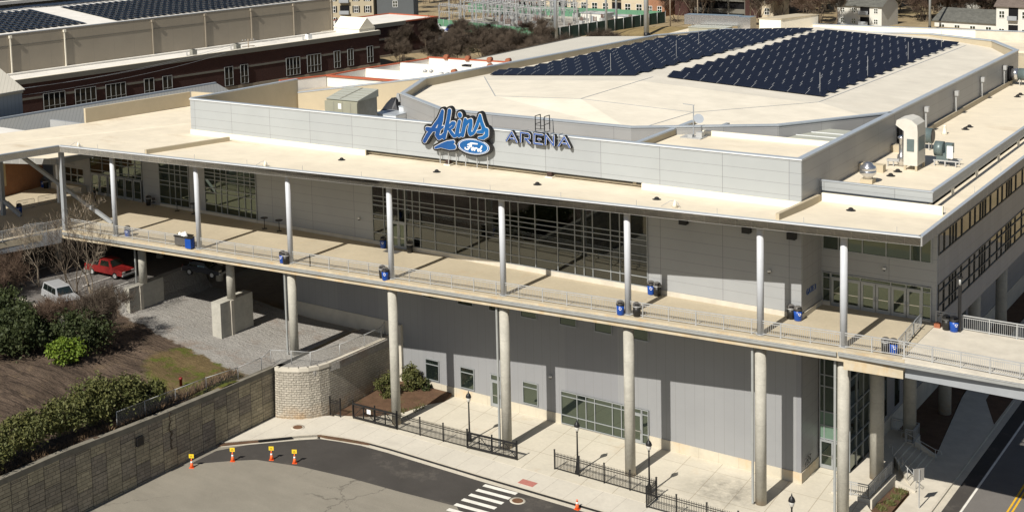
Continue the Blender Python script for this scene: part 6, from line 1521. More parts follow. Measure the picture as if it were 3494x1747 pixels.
TIPS = []
def bare(mb, tw, rg, p, d, L, r, depth, spread=.55, up=.12, seg=5):
    """recursive leafless tree: thick limbs into mb, fine twigs into tw"""
    n = 3; pts = [p]; q = p.copy(); dd = d.copy()
    for k in range(n):
        dd = (dd + Vector((rg.gauss(0, .13), rg.gauss(0, .13), rg.gauss(0, .08) + up * .3))).normalized(); q = q + dd * L / n; pts.append(q.copy())
    r1 = r * .62
    (mb if depth > 1 else tw).tube(pts, [r + (r1 - r) * k / n for k in range(n + 1)], seg if depth > 2 else 3, 0, caps=False)
    if depth <= 1: TIPS.append((pts[-1].copy(), dd.copy())); TIPS.append((pts[1].copy(), dd.copy()))
    if depth <= 0: return
    for k in range(rg.choice((2, 3, 3)) if depth > 1 else 4):
        a = rg.uniform(.45, 1.0); s = pts[-1] if k < 2 else pts[rg.choice((1, 2))]
        ax = Vector((rg.uniform(-1, 1), rg.uniform(-1, 1), rg.uniform(-.3, .5))).normalized()
        nd = (dd + ax * spread * a * 1.4 + Vector((0, 0, up))).normalized()
        bare(mb, tw, rg, s, nd, L * rg.uniform(.62, .85), r1 * rg.uniform(.6, .85), depth - 1, spread, up, seg)
def bare_tree(loc, h, label, seed, depth=5, bark='bark', twig='twig', name='bare_tree', trunks=1, spread=.55, r=None, group=None, up=.12, fuzz=0, fl=.5, fw=.012):
    t = thing(name, label, 'tree', loc, group=group); a, b = MB(), MB(); rg = random.Random(seed); TIPS.clear()
    for k in range(trunks):
        d = Vector((rg.uniform(-.3, .3) * (trunks > 1), rg.uniform(-.3, .3) * (trunks > 1), 1)).normalized(); bare(a, b, rg, Vector((rg.uniform(-.5, .5) * (trunks > 1), rg.uniform(-.5, .5) * (trunks > 1), -.3)), d, h * .30, r or h * .016, depth, spread, up)
    for k in range(fuzz):
        p, d = rg.choice(TIPS); q = p + Vector((rg.gauss(0, .25), rg.gauss(0, .25), rg.gauss(0, .2))) * fl
        v = (d + Vector((rg.uniform(-1, 1), rg.uniform(-1, 1), rg.uniform(-.6, 1))) * .9).normalized(); o_ = v.orthogonal().normalized() * fw
        e = q + v * fl * rg.uniform(.6, 1.5); b.face([q - o_, q + o_, e])
    a.build('trunk', M[bark], t, local=True); b.build('crown', M[twig], t, local=True)
    return t
bare_tree((-62.2, -14.6, -6.4), 13.0, 'tall bare tree rising in front of the first canopy column', 1, 5, 'barkl', 'barkl', spread=.6, r=.17, fuzz=500, fl=.6, fw=.012)
bare_tree((-63.6, -15.2, -6.4), 10.5, 'bare twiggy tree left of the tallest one before the red pickup', 2, 5, 'bark', 'twig', trunks=2, r=.13, fuzz=1500, fl=.6, fw=.012)
bare_tree((-68.5, -16.0, -5.2), 9.0, 'pale crooked bare tree beside the silver vehicle', 3, 5, 'barkl', 'barkl', r=.15, spread=.8, fuzz=500, fl=.6, fw=.012)
bare_tree((-61.0, -16.2, -6.6), 7.0, 'small dark bare tree at the right of the thicket', 4, 5, 'bark', 'twig', trunks=2, r=.07)
bare_tree((-73.0, -22.0, -5.6), 7.5, 'brown spreading bare shrub at the left edge', 5, 5, 'bark', 'twig', trunks=4, spread=.9, r=.06, up=.05, fuzz=3500, fl=.6, fw=.014)
bare_tree((-69.5, -19.5, -5.6), 6.0, 'brown spreading bare shrub under the left walkway', 6, 5, 'bark', 'twigr', trunks=3, spread=.9, r=.06, up=.05, fuzz=3500, fl=.6, fw=.014)
bare_tree((-69.5, -21.6, -6.2), 6.0, 'tangled bare shrub left of the silver vehicle', 7, 5, 'bark', 'twigr', trunks=5, spread=.8, r=.07, fuzz=6000, fl=.6, fw=.014)
bare_tree((-57.2, -17.8, -7.0), 5.5, 'dark tangled bare shrub beside the bright green bush', 8, 5, 'bark', 'twig', trunks=5, spread=.9, r=.06, fuzz=6000, fl=.6, fw=.014)
bare_tree((-60.2, -21.3, -7.0), 4.6, 'brown tangled bare shrub in front of the silver vehicle door', 9, 5, 'bark', 'twigr', trunks=5, spread=.9, r=.06, fuzz=4500, fl=.6, fw=.014)
# trees along the brick hall, and the wood behind
bt1 = bare_tree((-123.5, 66.5, .0), 7.5, 'bare street tree before the brick hall left of the utility pole', 11, 5, 'bark', 'twig', r=.10, spread=.8, fuzz=900, fl=.6, fw=.014); B1 = tree_of(bt1)
for x, y, s, l in ((-119.5, 80.5, 1.0, 'bare street tree right of the utility pole by the brick hall'), (-113.2, 88.5, 1.0, 'bare street tree in front of the fourth hall window pair'), (-116.0, 84.5, .75, 'smaller bare street tree between two larger ones by the hall')):
    dup(B1, (x, y, .0), rz=x, label=l, scale=s)
bt2 = bare_tree((-110.5, 103, -.2), 6.5, 'bushy bare tree at the far corner of the brick hall', 12, 5, 'bark', 'twig', trunks=3, spread=.9, r=.07, fuzz=5000, fl=.5, fw=.018); B2 = tree_of(bt2)
random.seed(77)
for k in range(64):
    x, y = random.uniform(-118, -84), random.uniform(100, 146); 
    if x < -106 and y < 112: x += 8
    dup(B2, (x, y, gfar(x, y)), rz=k * 1.3, label='bushy bare tree in the brown belt between hall and bowl', scale=random.uniform(.75, 1.25), group='bushy bare trees between hall and bowl')
bt2['group'] = 'bushy bare trees between hall and bowl'; bt2['label'] = 'bushy bare tree in the brown belt between hall and bowl'
for k in range(14):
    x, y = random.uniform(-140, -112), random.uniform(148, 172); dup(B2, (x, y, -4), rz=k * 2.1, label='low bare tree by the distant car park', scale=random.uniform(.6, 1.0), group='bare trees by the distant car park')
bt3 = bare_tree((-60, 300, -4.2), 15, 'bare brown tree in the distant winter wood', 13, 5, 'bark', 'twig', r=.2, spread=.6, fuzz=5000, fl=.9, fw=.035, group='trees in the distant winter wood'); B3 = tree_of(bt3)
bt4 = bare_tree((-80, 300, -4.2), 14, 'reddish bare tree in the distant winter wood', 14, 5, 'bark', 'twigr', trunks=2, r=.16, spread=.7, fuzz=6000, fl=.9, fw=.035, group='reddish trees in the distant winter wood'); B4 = tree_of(bt4)
bt3.location = (-92, 262, -4.2); bt4.location = (-84, 255, -4.2)
for k in range(190):
    if k < 62: x, y = random.uniform(-108, -66), random.uniform(210, 285)
    elif k < 120: x, y = random.uniform(-72, -20), random.uniform(236, 300)
    else: x, y = random.uniform(-260, 30), random.uniform(285, 380)
    if x < -150 and y < 300: continue
    if abs(x + 58) < 9 and abs(y - 224) < 12: continue
    T = B3 if k % 2 else B4; o = T[0]
    dup(T, (x, y, -4.2), rz=k * 1.7, scale=random.uniform(.6, 1.1))
for k in range(40):
    x, y = random.uniform(-64, -22), random.uniform(231, 262); dup((B3, B4)[k % 2], (x, y, -4.3), rz=k * 1.1, scale=random.uniform(.5, .9))
bt5 = bare_tree((-172, 236, -4), 11, 'bare brown tree behind the substation at left', 15, 5, 'bark', 'twig', trunks=2, r=.16, spread=.7, fuzz=4000, fl=.8, fw=.03, group='bare trees behind the substation'); B5 = tree_of(bt5)
for k in range(26): dup(B5, (random.uniform(-205, -158), random.uniform(205, 262), -4), rz=k * 2.3, scale=random.uniform(.6, 1.0))
def evergreen(loc, h, r, n, size, leaf, label, seed, name='conifer'):
    t = thing(name, label, 'tree', loc); w = MB(); rg = random.Random(seed)
    for k in range(n):
        f = rg.random() ** .8; z = h * (.08 + .92 * f); rr = r * (1 - f) ** .75 * rg.uniform(.5, 1.1) * (1 + .25 * math.sin(z * 3 + seed)); a = rg.uniform(0, 6.3)
        q = Vector((rr * math.cos(a), rr * math.sin(a), z)); d = Vector((math.cos(a), math.sin(a), rg.uniform(-.4, .5))).normalized(); b = d.orthogonal().normalized(); s = size * rg.uniform(.6, 1.3)
        w.face([q - d * s, q - b * s * .5, q + d * s, q + b * s * .5])
    w.build('crown', M[leaf], t, local=True); w = MB(); w.tube([(0, 0, -.3), (0, 0, h * .9)], [.14, .03], 6); w.build('trunk', M['bark'], t, local=True)
    return t
evergreen((-139, 149, -3.8), 6.2, 1.9, 2600, .28, 'leafy', 'yellow green conifer beside the dark end wall of the brick hall', 1)
evergreen((-136.5, 146, -3.8), 2.6, 1.8, 1200, .25, 'leafy', 'low yellow green shrub beside the conifer', 2, 'shrub')
for k, (x, y) in enumerate(((-183, 190), (-180.5, 191.5), (-176.5, 193))): evergreen((x, y, -4), (4.4, 4.8, 4.0)[k], 1.3, 900, .3, 'leafd' if k != 1 else 'leafy', ('dark arborvitae behind the hall roof, left of three', 'tallest arborvitae behind the hall roof, middle of three', 'dark arborvitae behind the hall roof, right of three')[k], 5 + k, 'arborvitae')
for k, (x, y, h) in enumerate(((-52.5, 262, 10), (-38, 270, 11), (-45, 250, 8), (-30.5, 258, 9))): evergreen((x, y, -4), h, 1.9, 1500, .42, 'leafd', ('ivy covered tree behind the white house', 'tall ivy covered tree in the right hand wood', 'shorter ivy covered tree in the right hand wood', 'ivy covered tree beside the grey apartment block')[k], 15 + k, 'ivy_tree')
t = shrub((-124.5, 147.5, -4), (3.2, 2.2, 1.0), 900, .3, 'leafd', 'dark green bush row at the edge of the distant car park', seed=90)
# =================================================================== VEHICLES
def vehicle(kind, paint, label, loc, rz_, name, group=None):
    """car or pickup, length along local x, front at +x"""
    t = thing(name, label, kind, loc, rz_, group=group)
    L, Wd = (5.3, 1.85) if kind == 'pickup' else (4.8, 1.9) if kind == 'suv' else (4.5, 1.78)
    # side profile of lower body and cabin
    if kind == 'pickup': low = [(-2.65, .45), (-2.65, 1.05), (.95, 1.08), (1.25, 1.08), (2.45, .98), (2.65, .80), (2.65, .42)]; cab = [(-.75, 1.08), (-.62, 1.68), (-.45, 1.76), (.55, 1.76), (.72, 1.68), (1.25, 1.08)]
    elif kind == 'suv': low = [(-2.4, .45), (-2.4, 1.05), (1.1, 1.08), (2.2, .98), (2.4, .75), (2.4, .40)]; cab = [(-2.35, 1.06), (-2.2, 1.70), (-1.9, 1.78), (.35, 1.76), (.5, 1.68), (1.15, 1.08)]
    else: low = [(-2.25, .42), (-2.2, .90), (.9, .92), (2.1, .80), (2.25, .6), (2.25, .38)]; cab = [(-1.75, .9), (-1.15, 1.36), (-.8, 1.42), (.1, 1.40), (.3, 1.34), (1.0, .92)]
    def side(mb, prof, w0, w1, zmid, m=0):
        n = len(prof)
        def ww(z): f = max(0, min(1, (z - zmid[0]) / (zmid[1] - zmid[0]))); return w0 + (w1 - w0) * f
        Lf = [(x, -ww(z), z) for x, z in prof]; Rt = [(x, ww(z), z) for x, z in prof]
        mb.face(Lf[::-1], m); mb.face(Rt, m)
        for i in range(n): j = (i + 1) % n; mb.face([Lf[i], Lf[j], Rt[j], Rt[i]], m)
    b = MB(); side(b, low, Wd / 2, Wd / 2 - .04, (.4, 1.1)); side(b, cab, Wd / 2 - .06, Wd / 2 - .24, (1.0, 1.78))
    if kind == 'pickup': pass
    bo = b.build('body', M[paint], t, local=True); bv = bo.modifiers.new('round', 'BEVEL'); bv.width = .05; bv.segments = 2; bv.limit_method = 'ANGLE'
    g = MB()
    zc0, zc1 = cab[0][1] + .08, cab[-3][1] - .10 if kind != 'car' else 1.34
    xa, xb = cab[0][0] + .25, cab[-1][0] - .35
    for s in (-1, 1):
        yb, yt = s * (Wd / 2 - .062), s * (Wd / 2 - .205)
        nwin = 1 if kind == 'pickup' else 2 if kind == 'car' else 3
        for k in range(nwin):
            a, c = xa + (xb - xa) * k / nwin + .05, xa + (xb - xa) * (k + 1) / nwin - .04
            g.face([(a, yb + s * .012, zc0), (c, yb + s * .012, zc0), (c - (.22 if k == nwin - 1 else 0), yt + s * .022, zc1), (a + (.1 if k == 0 else 0), yt + s * .022, zc1)][::s])
    fx = cab[-1][0]; g.face([(fx - .04, -Wd / 2 + .18, zc0), (fx - .04, Wd / 2 - .18, zc0), (cab[-2][0] + .04, Wd / 2 - .32, zc1 + .03), (cab[-2][0] + .04, -Wd / 2 + .32, zc1 + .03)])
    rx = cab[0][0]; g.face([(rx - .012, -Wd / 2 + .2, zc0), (cab[1][0] - .03, -Wd / 2 + .33, zc1), (cab[1][0] - .03, Wd / 2 - .33, zc1), (rx - .012, Wd / 2 - .2, zc0)])
    g.build('windows', M['glass'], t, local=True)
    for x in (-L * .30, L * .31):
        for s in (-1, 1):
            w = MB(); y = s * (Wd / 2 - .10); w.tube([(x, y - .11, .34), (x, y + .11, .34)], .345, 18); wo = w.build('wheel', M['rubber'], t, local=True)
            w = MB(); w.tube([(x, y + s * .10, .34), (x, y + s * .122, .34)], .21, 14); w.build('rim', M['galv'], wo, local=True)
    e = L / 2 if kind != 'car' else 2.25
    for s in (-1, 1):
        w = MB(); w.box(e - .06, e + .02, s * (Wd / 2 - .30) - .2, s * (Wd / 2 - .30) + .2, .66, .84); w.build('headlight', M['lampglass'], t, local=True)
        w = MB(); w.box(-e - .015, -e + .05, s * (Wd / 2 - .16) - .1, s * (Wd / 2 - .16) + .1, .68, .98); w.build('tail_light', M['carred'], t, local=True)
    w = MB(); w.box(e - .05, e + .12, -Wd / 2 + .02, Wd / 2 - .02, .40, .58); w.box(-e - .12, -e + .05, -Wd / 2 + .02, Wd / 2 - .02, .40, .58); w.build('bumper', M['galv'], t, local=True)
    w = MB(); w.box(e - .01, e + .025, -.42, .42, .64, .84); w.build('grille', M['black'], t, local=True)
    if kind == 'pickup':
        w = MB(); w.box(-2.5, -.85, -.75, .75, 1.052, 1.09); w.build('bed', M['black'], t, local=True)
    return t
vehicle('pickup', 'carred', 'red pickup truck parked under the walkway behind bare trees', (-65.7, -9.3, -4.69), R_(2), 'pickup_truck')
vehicle('suv', 'carsilver', 'silver vehicle parked behind bare branches at the car park edge', (-62.6, -18.2, -4.69), R_(-16), 'parked_car')
vehicle('car', 'cardark', 'dark car in deep shade under the walkway', (-57.5, -4.0, -4.69), R_(8), 'parked_car')
vehicle('suv', 'carblue', 'blue vehicle parked by the green substation fence', (-148.6, 178.0, -4.0), R_(-75), 'parked_car')
vehicle('pickup', 'carwhite', 'white vehicle parked left of the blue one by the green fence', (-154.0, 179.5, -4.0), R_(20), 'pickup_truck')
vc = vehicle('car', 'carsilver', 'silver car in the distant car park behind bare trees', (-126, 157, -4.0), R_(30), 'parked_car')
vehicle('car', 'cardark', 'dark car in the distant car park by the lamp', (-131, 162, -4.0), R_(30), 'parked_car')
vehicle('car', 'carblue', 'dark blue car at the foot of the green fence near the white ribbed hall', (-120.5, 165.5, -4.0), R_(40), 'parked_car')
w = MB(); w.prism([(-165, 168), (-116, 150), (-112, 163), (-158, 181.5)], -4.1, -3.97); tag(w.build('distant_car_park', M['asphd']), kind='structure')
w = MB(); w.prism([(-157, 181), (-117, 166), (-114, 169), (-156, 183.2)], -4.1, -3.96); tag(w.build('verge', m_ground('sandy_verge', (.36, .26, .14), .25, .3, 2, .2)), kind='structure')

# =================================================================== SUBSTATION
w = MB(); w.prism([(-172, 183), (-158, 184.5), (-117.5, 171.5), (-110, 213), (-150, 226)], -4.05, -3.93); tag(w.build('substation_yard', M['gravelp']), kind='structure')
t = thing('screen_fence', 'pale green windscreen fence along the front of the substation', 'fence', (-138, 178, -4)); w = MB(); w.wall((-173, 188.5), (-158.25, 184), -4, -1.5, .06); w.wall((-158.2, 184), (-117.5, 171), -4, -1.5, .06); w.build('screen', M['grnfence'], t); w = MB()
for k in range(20): p = Vector((-158.2, 183.9)).lerp(Vector((-117.5, 170.9)), k / 19); w.tube([(p.x, p.y, -4), (p.x, p.y, -1.3)], .05, 5)
w.build('posts', M['galv'], t)
t = thing('screen_fence', 'dark green windscreen fence along the right of the substation', 'fence', (-114, 190, -4)); w = MB(); w.wall((-117.3, 171), (-109.5, 214), -4, -1.2, .06); w.build('screen', M['dgrnfence'], t); w = MB()
for k in range(14): p = Vector((-117.2, 171)).lerp(Vector((-109.4, 214)), k / 13); w.tube([(p.x, p.y, -4), (p.x, p.y, -1.0)], .06, 5)
w.build('posts', M['galv'], t)
t = thing('screen_fence', 'green windscreen fence along the back of the substation', 'fence', (-140, 216, -4)); w = MB(); w.wall((-172, 222), (-112, 217), -4, -1.5, .06); w.build('screen', M['grnfence'], t)
random.seed(12)
ins = plain('insulator_grey', (.42, .43, .44), .4, .4, 0, .15)
ring = plain('insulator_brown', (.16, .10, .08), .4, .4, 0, .15)
# one busbar frame: posts, beams, insulator strings
fr = thing('busbar_frame', 'galvanised steel busbar frame with insulators in the substation', 'substation frame', (0, 0, 0), group='busbar frames in the substation')
w = MB()
for x in (0, 4, 8):
    w.bar((x - .15, 0, 0), (x - .15, 0, 5.2), .10); w.bar((x + .15, 0, 0), (x + .15, 0, 5.2), .10)
    for k in range(9): w.bar((x - .15, 0, .3 + k * .55), (x + .15, 0, .3 + (k + 1) * .55), .05)
for z in (3.6, 5.1): w.bar((-.3, 0, z), (8.3, 0, z), .14, .1); w.bar((-.3, .3, z), (8.3, .3, z), .1, .1)
w.build('steelwork', M['galv'], fr, local=True)
w = MB()
for k in range(10):
    x = .4 + k * .82
    w.lathe([(.05, 0), (.13, .1), (.06, .2), (.13, .3), (.06, .4), (.13, .5), (.05, .62)], x, 0, 5.15, seg=6); w.lathe([(.05, 0), (.13, .1), (.06, .2), (.13, .3), (.05, .42)], x, .15, 3.05, seg=6)
w.build('insulators', ins, fr, local=True)
w = MB()
for k in range(6): x = .6 + k * 1.4; w.bar((x, -2.2, 4.9 + .3 * (k % 2)), (x, 2.2, 5.5), .07); w.bar((x, -.2, 3.0), (x + .6, -1.4, 2.0), .06)
w.build('busbars', M['chrome'], fr, local=True)
FT = tree_of(fr); fr.location = (-160.5, 190.5, -3.93); fr.rotation_euler.z = R_(-17)
for k in range(21):
    i, j = k % 3, k // 3
    if (i, j) == (0, 0): continue
    dup(FT, (-161 + i * 10.0 + j * 1.2, 190.5 - i * 2.9 + j * 3.6, -3.93), R_(-17 + 3 * (k % 2)), scale=(1.1, 1.2, random.uniform(1.1, 1.5)))
br_ = thing('circuit_breaker', 'grey circuit breaker on legs with brown bushings in the substation', 'circuit breaker', (0, 0, 0), group='circuit breakers in the substation')
w = MB(); w.box(-.6, .6, -.5, .5, 1.0, 1.8)
for x in (-.5, .5):
    for y in (-.4, .4): w.bar((x, y, 0), (x, y, 1.0), .09)
w.build('tank', M['galv'], br_, local=True); w = MB()
for x in (-.4, 0, .4): w.lathe([(.08, 0), (.15, .15), (.08, .3), (.15, .45), (.08, .6), (.14, .75), (.04, 1.1)], x, 0, 1.8, seg=7)
w.build('bushings', ring, br_, local=True)
BT2 = tree_of(br_); br_.location = (-128, 178, -3.93); first = True
for k in range(22):
    x = random.uniform(-146, -113.5); y = 183 + random.uniform(-5, 26) - (x + 130) * .2
    if y < 179 - (x + 138) * .33 + 1.5: continue
    dup(BT2, (x, y, -3.93), random.uniform(-.4, .4), scale=random.uniform(.8, 1.3))
def transformer(p, rz_, label):
    t = thing('transformer', label, 'transformer', p, rz_); w = MB(); w.box(-1.6, 1.6, -1.1, 1.1, .3, 2.7); w.tube([(-1.4, 0, 3.3), (1.4, 0, 3.3)], .35, 12); w.build('tank', M['olived'], t, local=True)
    w = MB()
    for k in range(12): x = -1.5 + k * .27; w.box(x - .04, x + .04, -1.75, -1.102, .5, 2.5); w.box(x - .04, x + .04, 1.102, 1.75, .5, 2.5)
    w.build('radiators', M['galv'], t, local=True); w = MB()
    for x in (-1, 0, 1): w.lathe([(.1, 0), (.2, .2), (.1, .4), (.2, .6), (.1, .8), (.18, 1.0), (.05, 1.3)], x, .5, 2.7, seg=8)
    w.build('bushings', ring, t, local=True)
transformer((-139.5, 181.3, -3.93), R_(-17), 'big grey transformer with radiators behind the green fence')
transformer((-126.5, 186.5, -3.93), R_(-17), 'smaller transformer in the middle of the substation yard')
for x, y, s, l in ((-124.5, 207.5, (3.6, 2, 2.6), 'pale grey control shed in the substation'), (-115.6, 206.5, (3.4, 1.3, 2.2), 'long white control shed at the right end of the substation')):
    t = thing('control_shed', l, 'shed', (x, y, -3.93), R_(-10)); w = MB(); w.box(-s[0], s[0], -s[1], s[1], 0, s[2]); w.build('wall', M['siding'], t, local=True); w = MB(); w.prism([(-s[0] - .2, -s[1] - .2), (s[0] + .2, -s[1] - .2), (s[0] + .2, s[1] + .2), (-s[0] - .2, s[1] + .2)], s[2] + .002, s[2] + .16); w.build('roof', M['cap'], t, local=True); w = MB(); w.box(-.5, .5, -s[1] - .03, -s[1] - .002, 0, 2.0); w.build('door', M['steel'], t, local=True)
# steel monopoles, utility poles, wires
def monopole(p, h, r, label, dark=True, arms=0):
    t = thing('monopole', label, 'power pole', p, group='steel power poles round the substation'); w = MB(); w.tube([(0, 0, .9), (0, 0, h)], [r, r * .55], 14); w.build('shaft', M['cap'], t, local=True); w = MB(); w.tube([(0, 0, -.2), (0, 0, .9)], r * 1.04, 14); w.build('base', M['black'], t, local=True)
monopole((-114.6, 169.0, -4), 22, .36, 'grey steel monopole at the corner of the green fences'); monopole((-109.5, 183, -4), 22, .30, 'thinner grey steel monopole before the dark green fence'); monopole((-101.3, 186.5, -4), 24, .62, 'thickest grey steel monopole on the grassy mound'); monopole((-121, 180, -4), 22, .34, 'grey steel monopole inside the substation yard'); monopole((-113.5, 196, -4), 20, .30, 'slightly leaning steel monopole at the back of the substation'); monopole((-49.5, 219, -4), 22, .28, 'slender grey pole rising before the right hand wood')
def upole(p, h, label, arms=2):
    t = thing('utility_pole', label, 'utility pole', p, R_(60), group='wooden utility poles'); w = MB(); w.tube([(0, 0, -.2), (0, 0, h)], [.16, .10], 8); w.build('shaft', M['barkl'], t, local=True); w = MB()
    for k in range(arms): w.bar((-1.1, 0, h - .3 - k * .9), (1.1, 0, h - .3 - k * .9), .10, .12)
    w.build('crossarm', M['barkl'], t, local=True); w = MB()
    for x in (-1, -.5, .5, 1): w.lathe([(.05, 0), (.09, .08), (.04, .2)], x, 0, h - .25, seg=6)
    w.build('insulators', ins, t, local=True); w = MB(); w.lathe([(.2, 0), (.24, .1), (.24, .7), (.1, .8)], .3, -.15, h - 2.6, seg=9); w.lathe([(.2, 0), (.24, .1), (.24, .7), (.1, .8)], -.35, -.1, h - 2.8, seg=9); w.build('transformer_can', M['galv'], t, local=True)
upole((-115.9, 68.0, .3), 7.9, 'wooden utility pole with transformers before the brick hall'); upole((-118.0, 125.0, -1.8), 6.3, 'weathered utility pole left of the distant car park'); upole((-104, 205, -4), 10, 'wooden utility pole with guy wires at the grassy mound'); upole((-98, 207, -4), 12, 'tall wooden utility pole before the parking garage'); upole((-88, 214, -4), 12, 'wooden utility pole in the brown scrub right of the garage')
def wire(a, b, sag, label):
    t = None; a, b = Vector(a), Vector(b); pts = []
    for k in range(13): f = k / 12; p = a.lerp(b, f); p.z -= sag * 4 * f * (1 - f); pts.append(p)
    return pts
w = MB()
for dz, dx in ((0, -.9), (0, .9), (-.9, 0)): w.tube(wire((-115.9 + dx * .5, 68 + dx, 7.9 + dz), (-118 + dx * .5, 125 + dx, 4.4 + dz), 1.2, ''), .022, 4); w.tube(wire((-115.9 + dx * .5, 68 + dx, 7.9 + dz), (-104, 5 + dx, 9 + dz), 1.0, ''), .02, 4)
tag(w.build('power_lines', M['steel']), 'thin overhead wires running past the brick hall', 'wires')
w = MB()
for z, y in ((3.2, 205), (5.0, 206), (6.5, 207)): w.tube(wire((-104, y, z), (-49.5, 219, z + 5), 1.2, ''), .03, 4); w.tube(wire((-49.5, 219, z + 5), (20, 232, z + 3), 1.5, ''), .03, 4)
tag(w.build('power_lines', M['steel']), 'thin overhead wires crossing the right hand wood', 'wires')
lp = thing('car_park_lamp', 'white globe lamp on a short post before the brown trees, left of three', 'lamp', (-105.5, 106, -1.5), group='globe lamps behind the hall'); w = MB(); w.tube([(0, 0, 0), (0, 0, 3.6)], .06, 6); w.build('post', M['black'], lp, local=True); w = MB(); w.lathe([(.1, 3.6), (.26, 3.75), (.28, 3.95), (.18, 4.15), (.03, 4.3)], seg=10); w.build('globe', M['lampglass'], lp, local=True)
for p, l in (((-104, 110.5, -1.5), 'white globe lamp before the brown trees, middle of three'), ((-106.5, 116.5, -1.2), 'white globe lamp before the brown trees, right of three'), ((-118.6, 155.5, -4), 'white globe lamp beside the green bushes of the distant car park')): dup(tree_of(lp), p, label=l)

# =================================================================== DISTANT BUILDINGS
def block(name, label, loc, rz_, L, D, h, wall, roofm, floors, bays, win=(1.2, 1.6), cat='building', gable=0.0, group=None, balcony=(), shutters=False, wall2=None, oh=.4):
    """building with windows (frames as sub-parts) on the front facing local -y"""
    t = thing(name, label, cat, loc, rz_, group=group); w = MB(); w.box(0, L, 0, D, -1, h)
    if gable:
        w.face([(0, 0, h), (0, D, h), (0, D / 2, h + gable)][::-1]); w.face([(L, 0, h), (L, D, h), (L, D / 2, h + gable)])
    w.build('wall', M[wall], t, local=True)
    r = MB()
    if gable:
        e = oh; k = gable / (D / 2)
        r.face([(-e, -e, h - k * e + .06), (L + e, -e, h - k * e + .06), (L + e, D / 2, h + gable + .06), (-e, D / 2, h + gable + .06)]); r.face([(-e, D + e, h - k * e + .06), (-e, D / 2, h + gable + .06), (L + e, D / 2, h + gable + .06), (L + e, D + e, h - k * e + .06)])
        r.face([(-e, -e, h - k * e - .12), (-e, -e, h - k * e + .06), (-e, D / 2, h + gable + .06), (-e, D / 2, h + gable - .12)]); r.face([(-e, -e, h - k * e - .12), (L + e, -e, h - k * e - .12), (L + e, -e, h - k * e + .06), (-e, -e, h - k * e + .06)])
    else: r.prism([(-.2, -.2), (L + .2, -.2), (L + .2, D + .2), (-.2, D + .2)], h + .002, h + .4)
    r.build('roof', M[roofm], t, local=True)
    fh = h / floors
    for f in range(floors):
        for b in range(bays):
            x = L * (b + .5) / bays; z = fh * f + fh * .28
            if (b in balcony):
                w = MB(); w.box(x - L / bays * .42, x + L / bays * .42, -.02, -.004, z - .3, z + fh * .62); w.build('balcony_recess_shade', M['dark'], t, local=True)  # flat dark sheet paints the shade of a recess
                w = MB(); w.box(x - L / bays * .42, x + L / bays * .42, -.9, -.85, z - .35, z + .55); w.box(x - L / bays * .42, x + L / bays * .42, -.849, -.021, z - .45, z - .35); w.build('balcony', M['steel'], t, local=True); continue
            w = MB(); w.box(x - win[0] / 2, x + win[0] / 2, -.04, -.004, z, z + win[1]); g = w.build('window', M['glass'], t, local=True)
            w = MB(); a = .09
            for xx in (x - win[0] / 2, x, x + win[0] / 2): w.box(xx - a / 2, xx + a / 2, -.09, -.041, z, z + win[1])
            for zz in (z, z + win[1] / 2, z + win[1]): w.box(x - win[0] / 2, x + win[0] / 2, -.088, -.042, zz - a / 2, zz + a / 2)
            w.build('frame', M['white'], g, local=True)
            if shutters:
                w = MB()
                for s in (-1, 1): w.box(x + s * (win[0] / 2 + .28) - .18, x + s * (win[0] / 2 + .28) + .18, -.06, -.003, z, z + win[1])
                w.build('shutters', M['black'], t, local=True)
    return t
block('apartment_house', 'tan apartment house with black shutters and outside stair at top left', (-186, 176.5, -4), R_(20), 12.5, 10, 12, 'sidingt', 'shingle', 4, 4, shutters=True, balcony=(1,), win=(1.1, 1.7))
block('apartment_house', 'charcoal sided end wall of an apartment house at top left', (-173.6, 181.4, -4), R_(28), 9.5, 10, 12, 'sidingd', 'shingle', 3, 1)
block('apartment_block', 'beige block seen through bare trees left of the substation', (-190, 262, -4), R_(5), 20, 10, 12, 'beige', 'wroof', 4, 6)
block('apartment_block', 'red brick wing of the large apartment block behind the substation', (-172.5, 232, -4), R_(-3), 17.5, 10, 18, 'abrick', 'wroof', 5, 5, balcony=(1, 3), win=(1.6, 1.9))
block('apartment_block', 'beige wing of the large apartment block behind the substation', (-154.6, 230, -4), R_(-3), 33, 10, 18, 'beige', 'wroof', 5, 10, balcony=(2, 7), win=(1.6, 1.9))
block('apartment_block', 'brick end bay of the large apartment block near the garage', (-121.2, 227.5, -4), R_(-3), 5.5, 10, 18, 'abrick', 'wroof', 5, 2)
t = thing('red_awning', 'red canopy roof between apartment block and substation', 'awning', (-160, 228, -4)); w = MB(); w.prism([(-167, 226), (-154, 225.5), (-154, 229), (-167, 229)], -.9, [-.8, -.8, .1, .1]); w.build('awning', M['carred'], t); w = MB()
for x in (-166.5, -160, -154.5): w.bar((x, 226.3, -4), (x, 226.3, -.8), .15)
w.build('posts', M['white'], t)
t = thing('parking_garage', 'dark brick and concrete parking garage with open decks at top centre', 'parking garage', (-104, 232, -4), R_(-6))
w = MB(); w.box(-10.5, -6, -2, 16, 0, 18); w.box(8.2, 11.5, -.5, 16, 0, 18); w.build('brick_wall', M['redbrick'], t, local=True); w = MB()
for k in range(6): w.box(-6, 8.2, 0, 16, k * 3 + .9 - .01 * k, k * 3 + 2.0)
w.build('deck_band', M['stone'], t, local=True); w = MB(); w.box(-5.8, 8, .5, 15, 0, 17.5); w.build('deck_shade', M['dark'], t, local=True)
w = MB()
for x in (-6, -1.3, 3.4, 8.0): w.box(x - .2, x + .2, -.06, .4, 0, 18)
w.build('column', M['stone'], t, local=True)
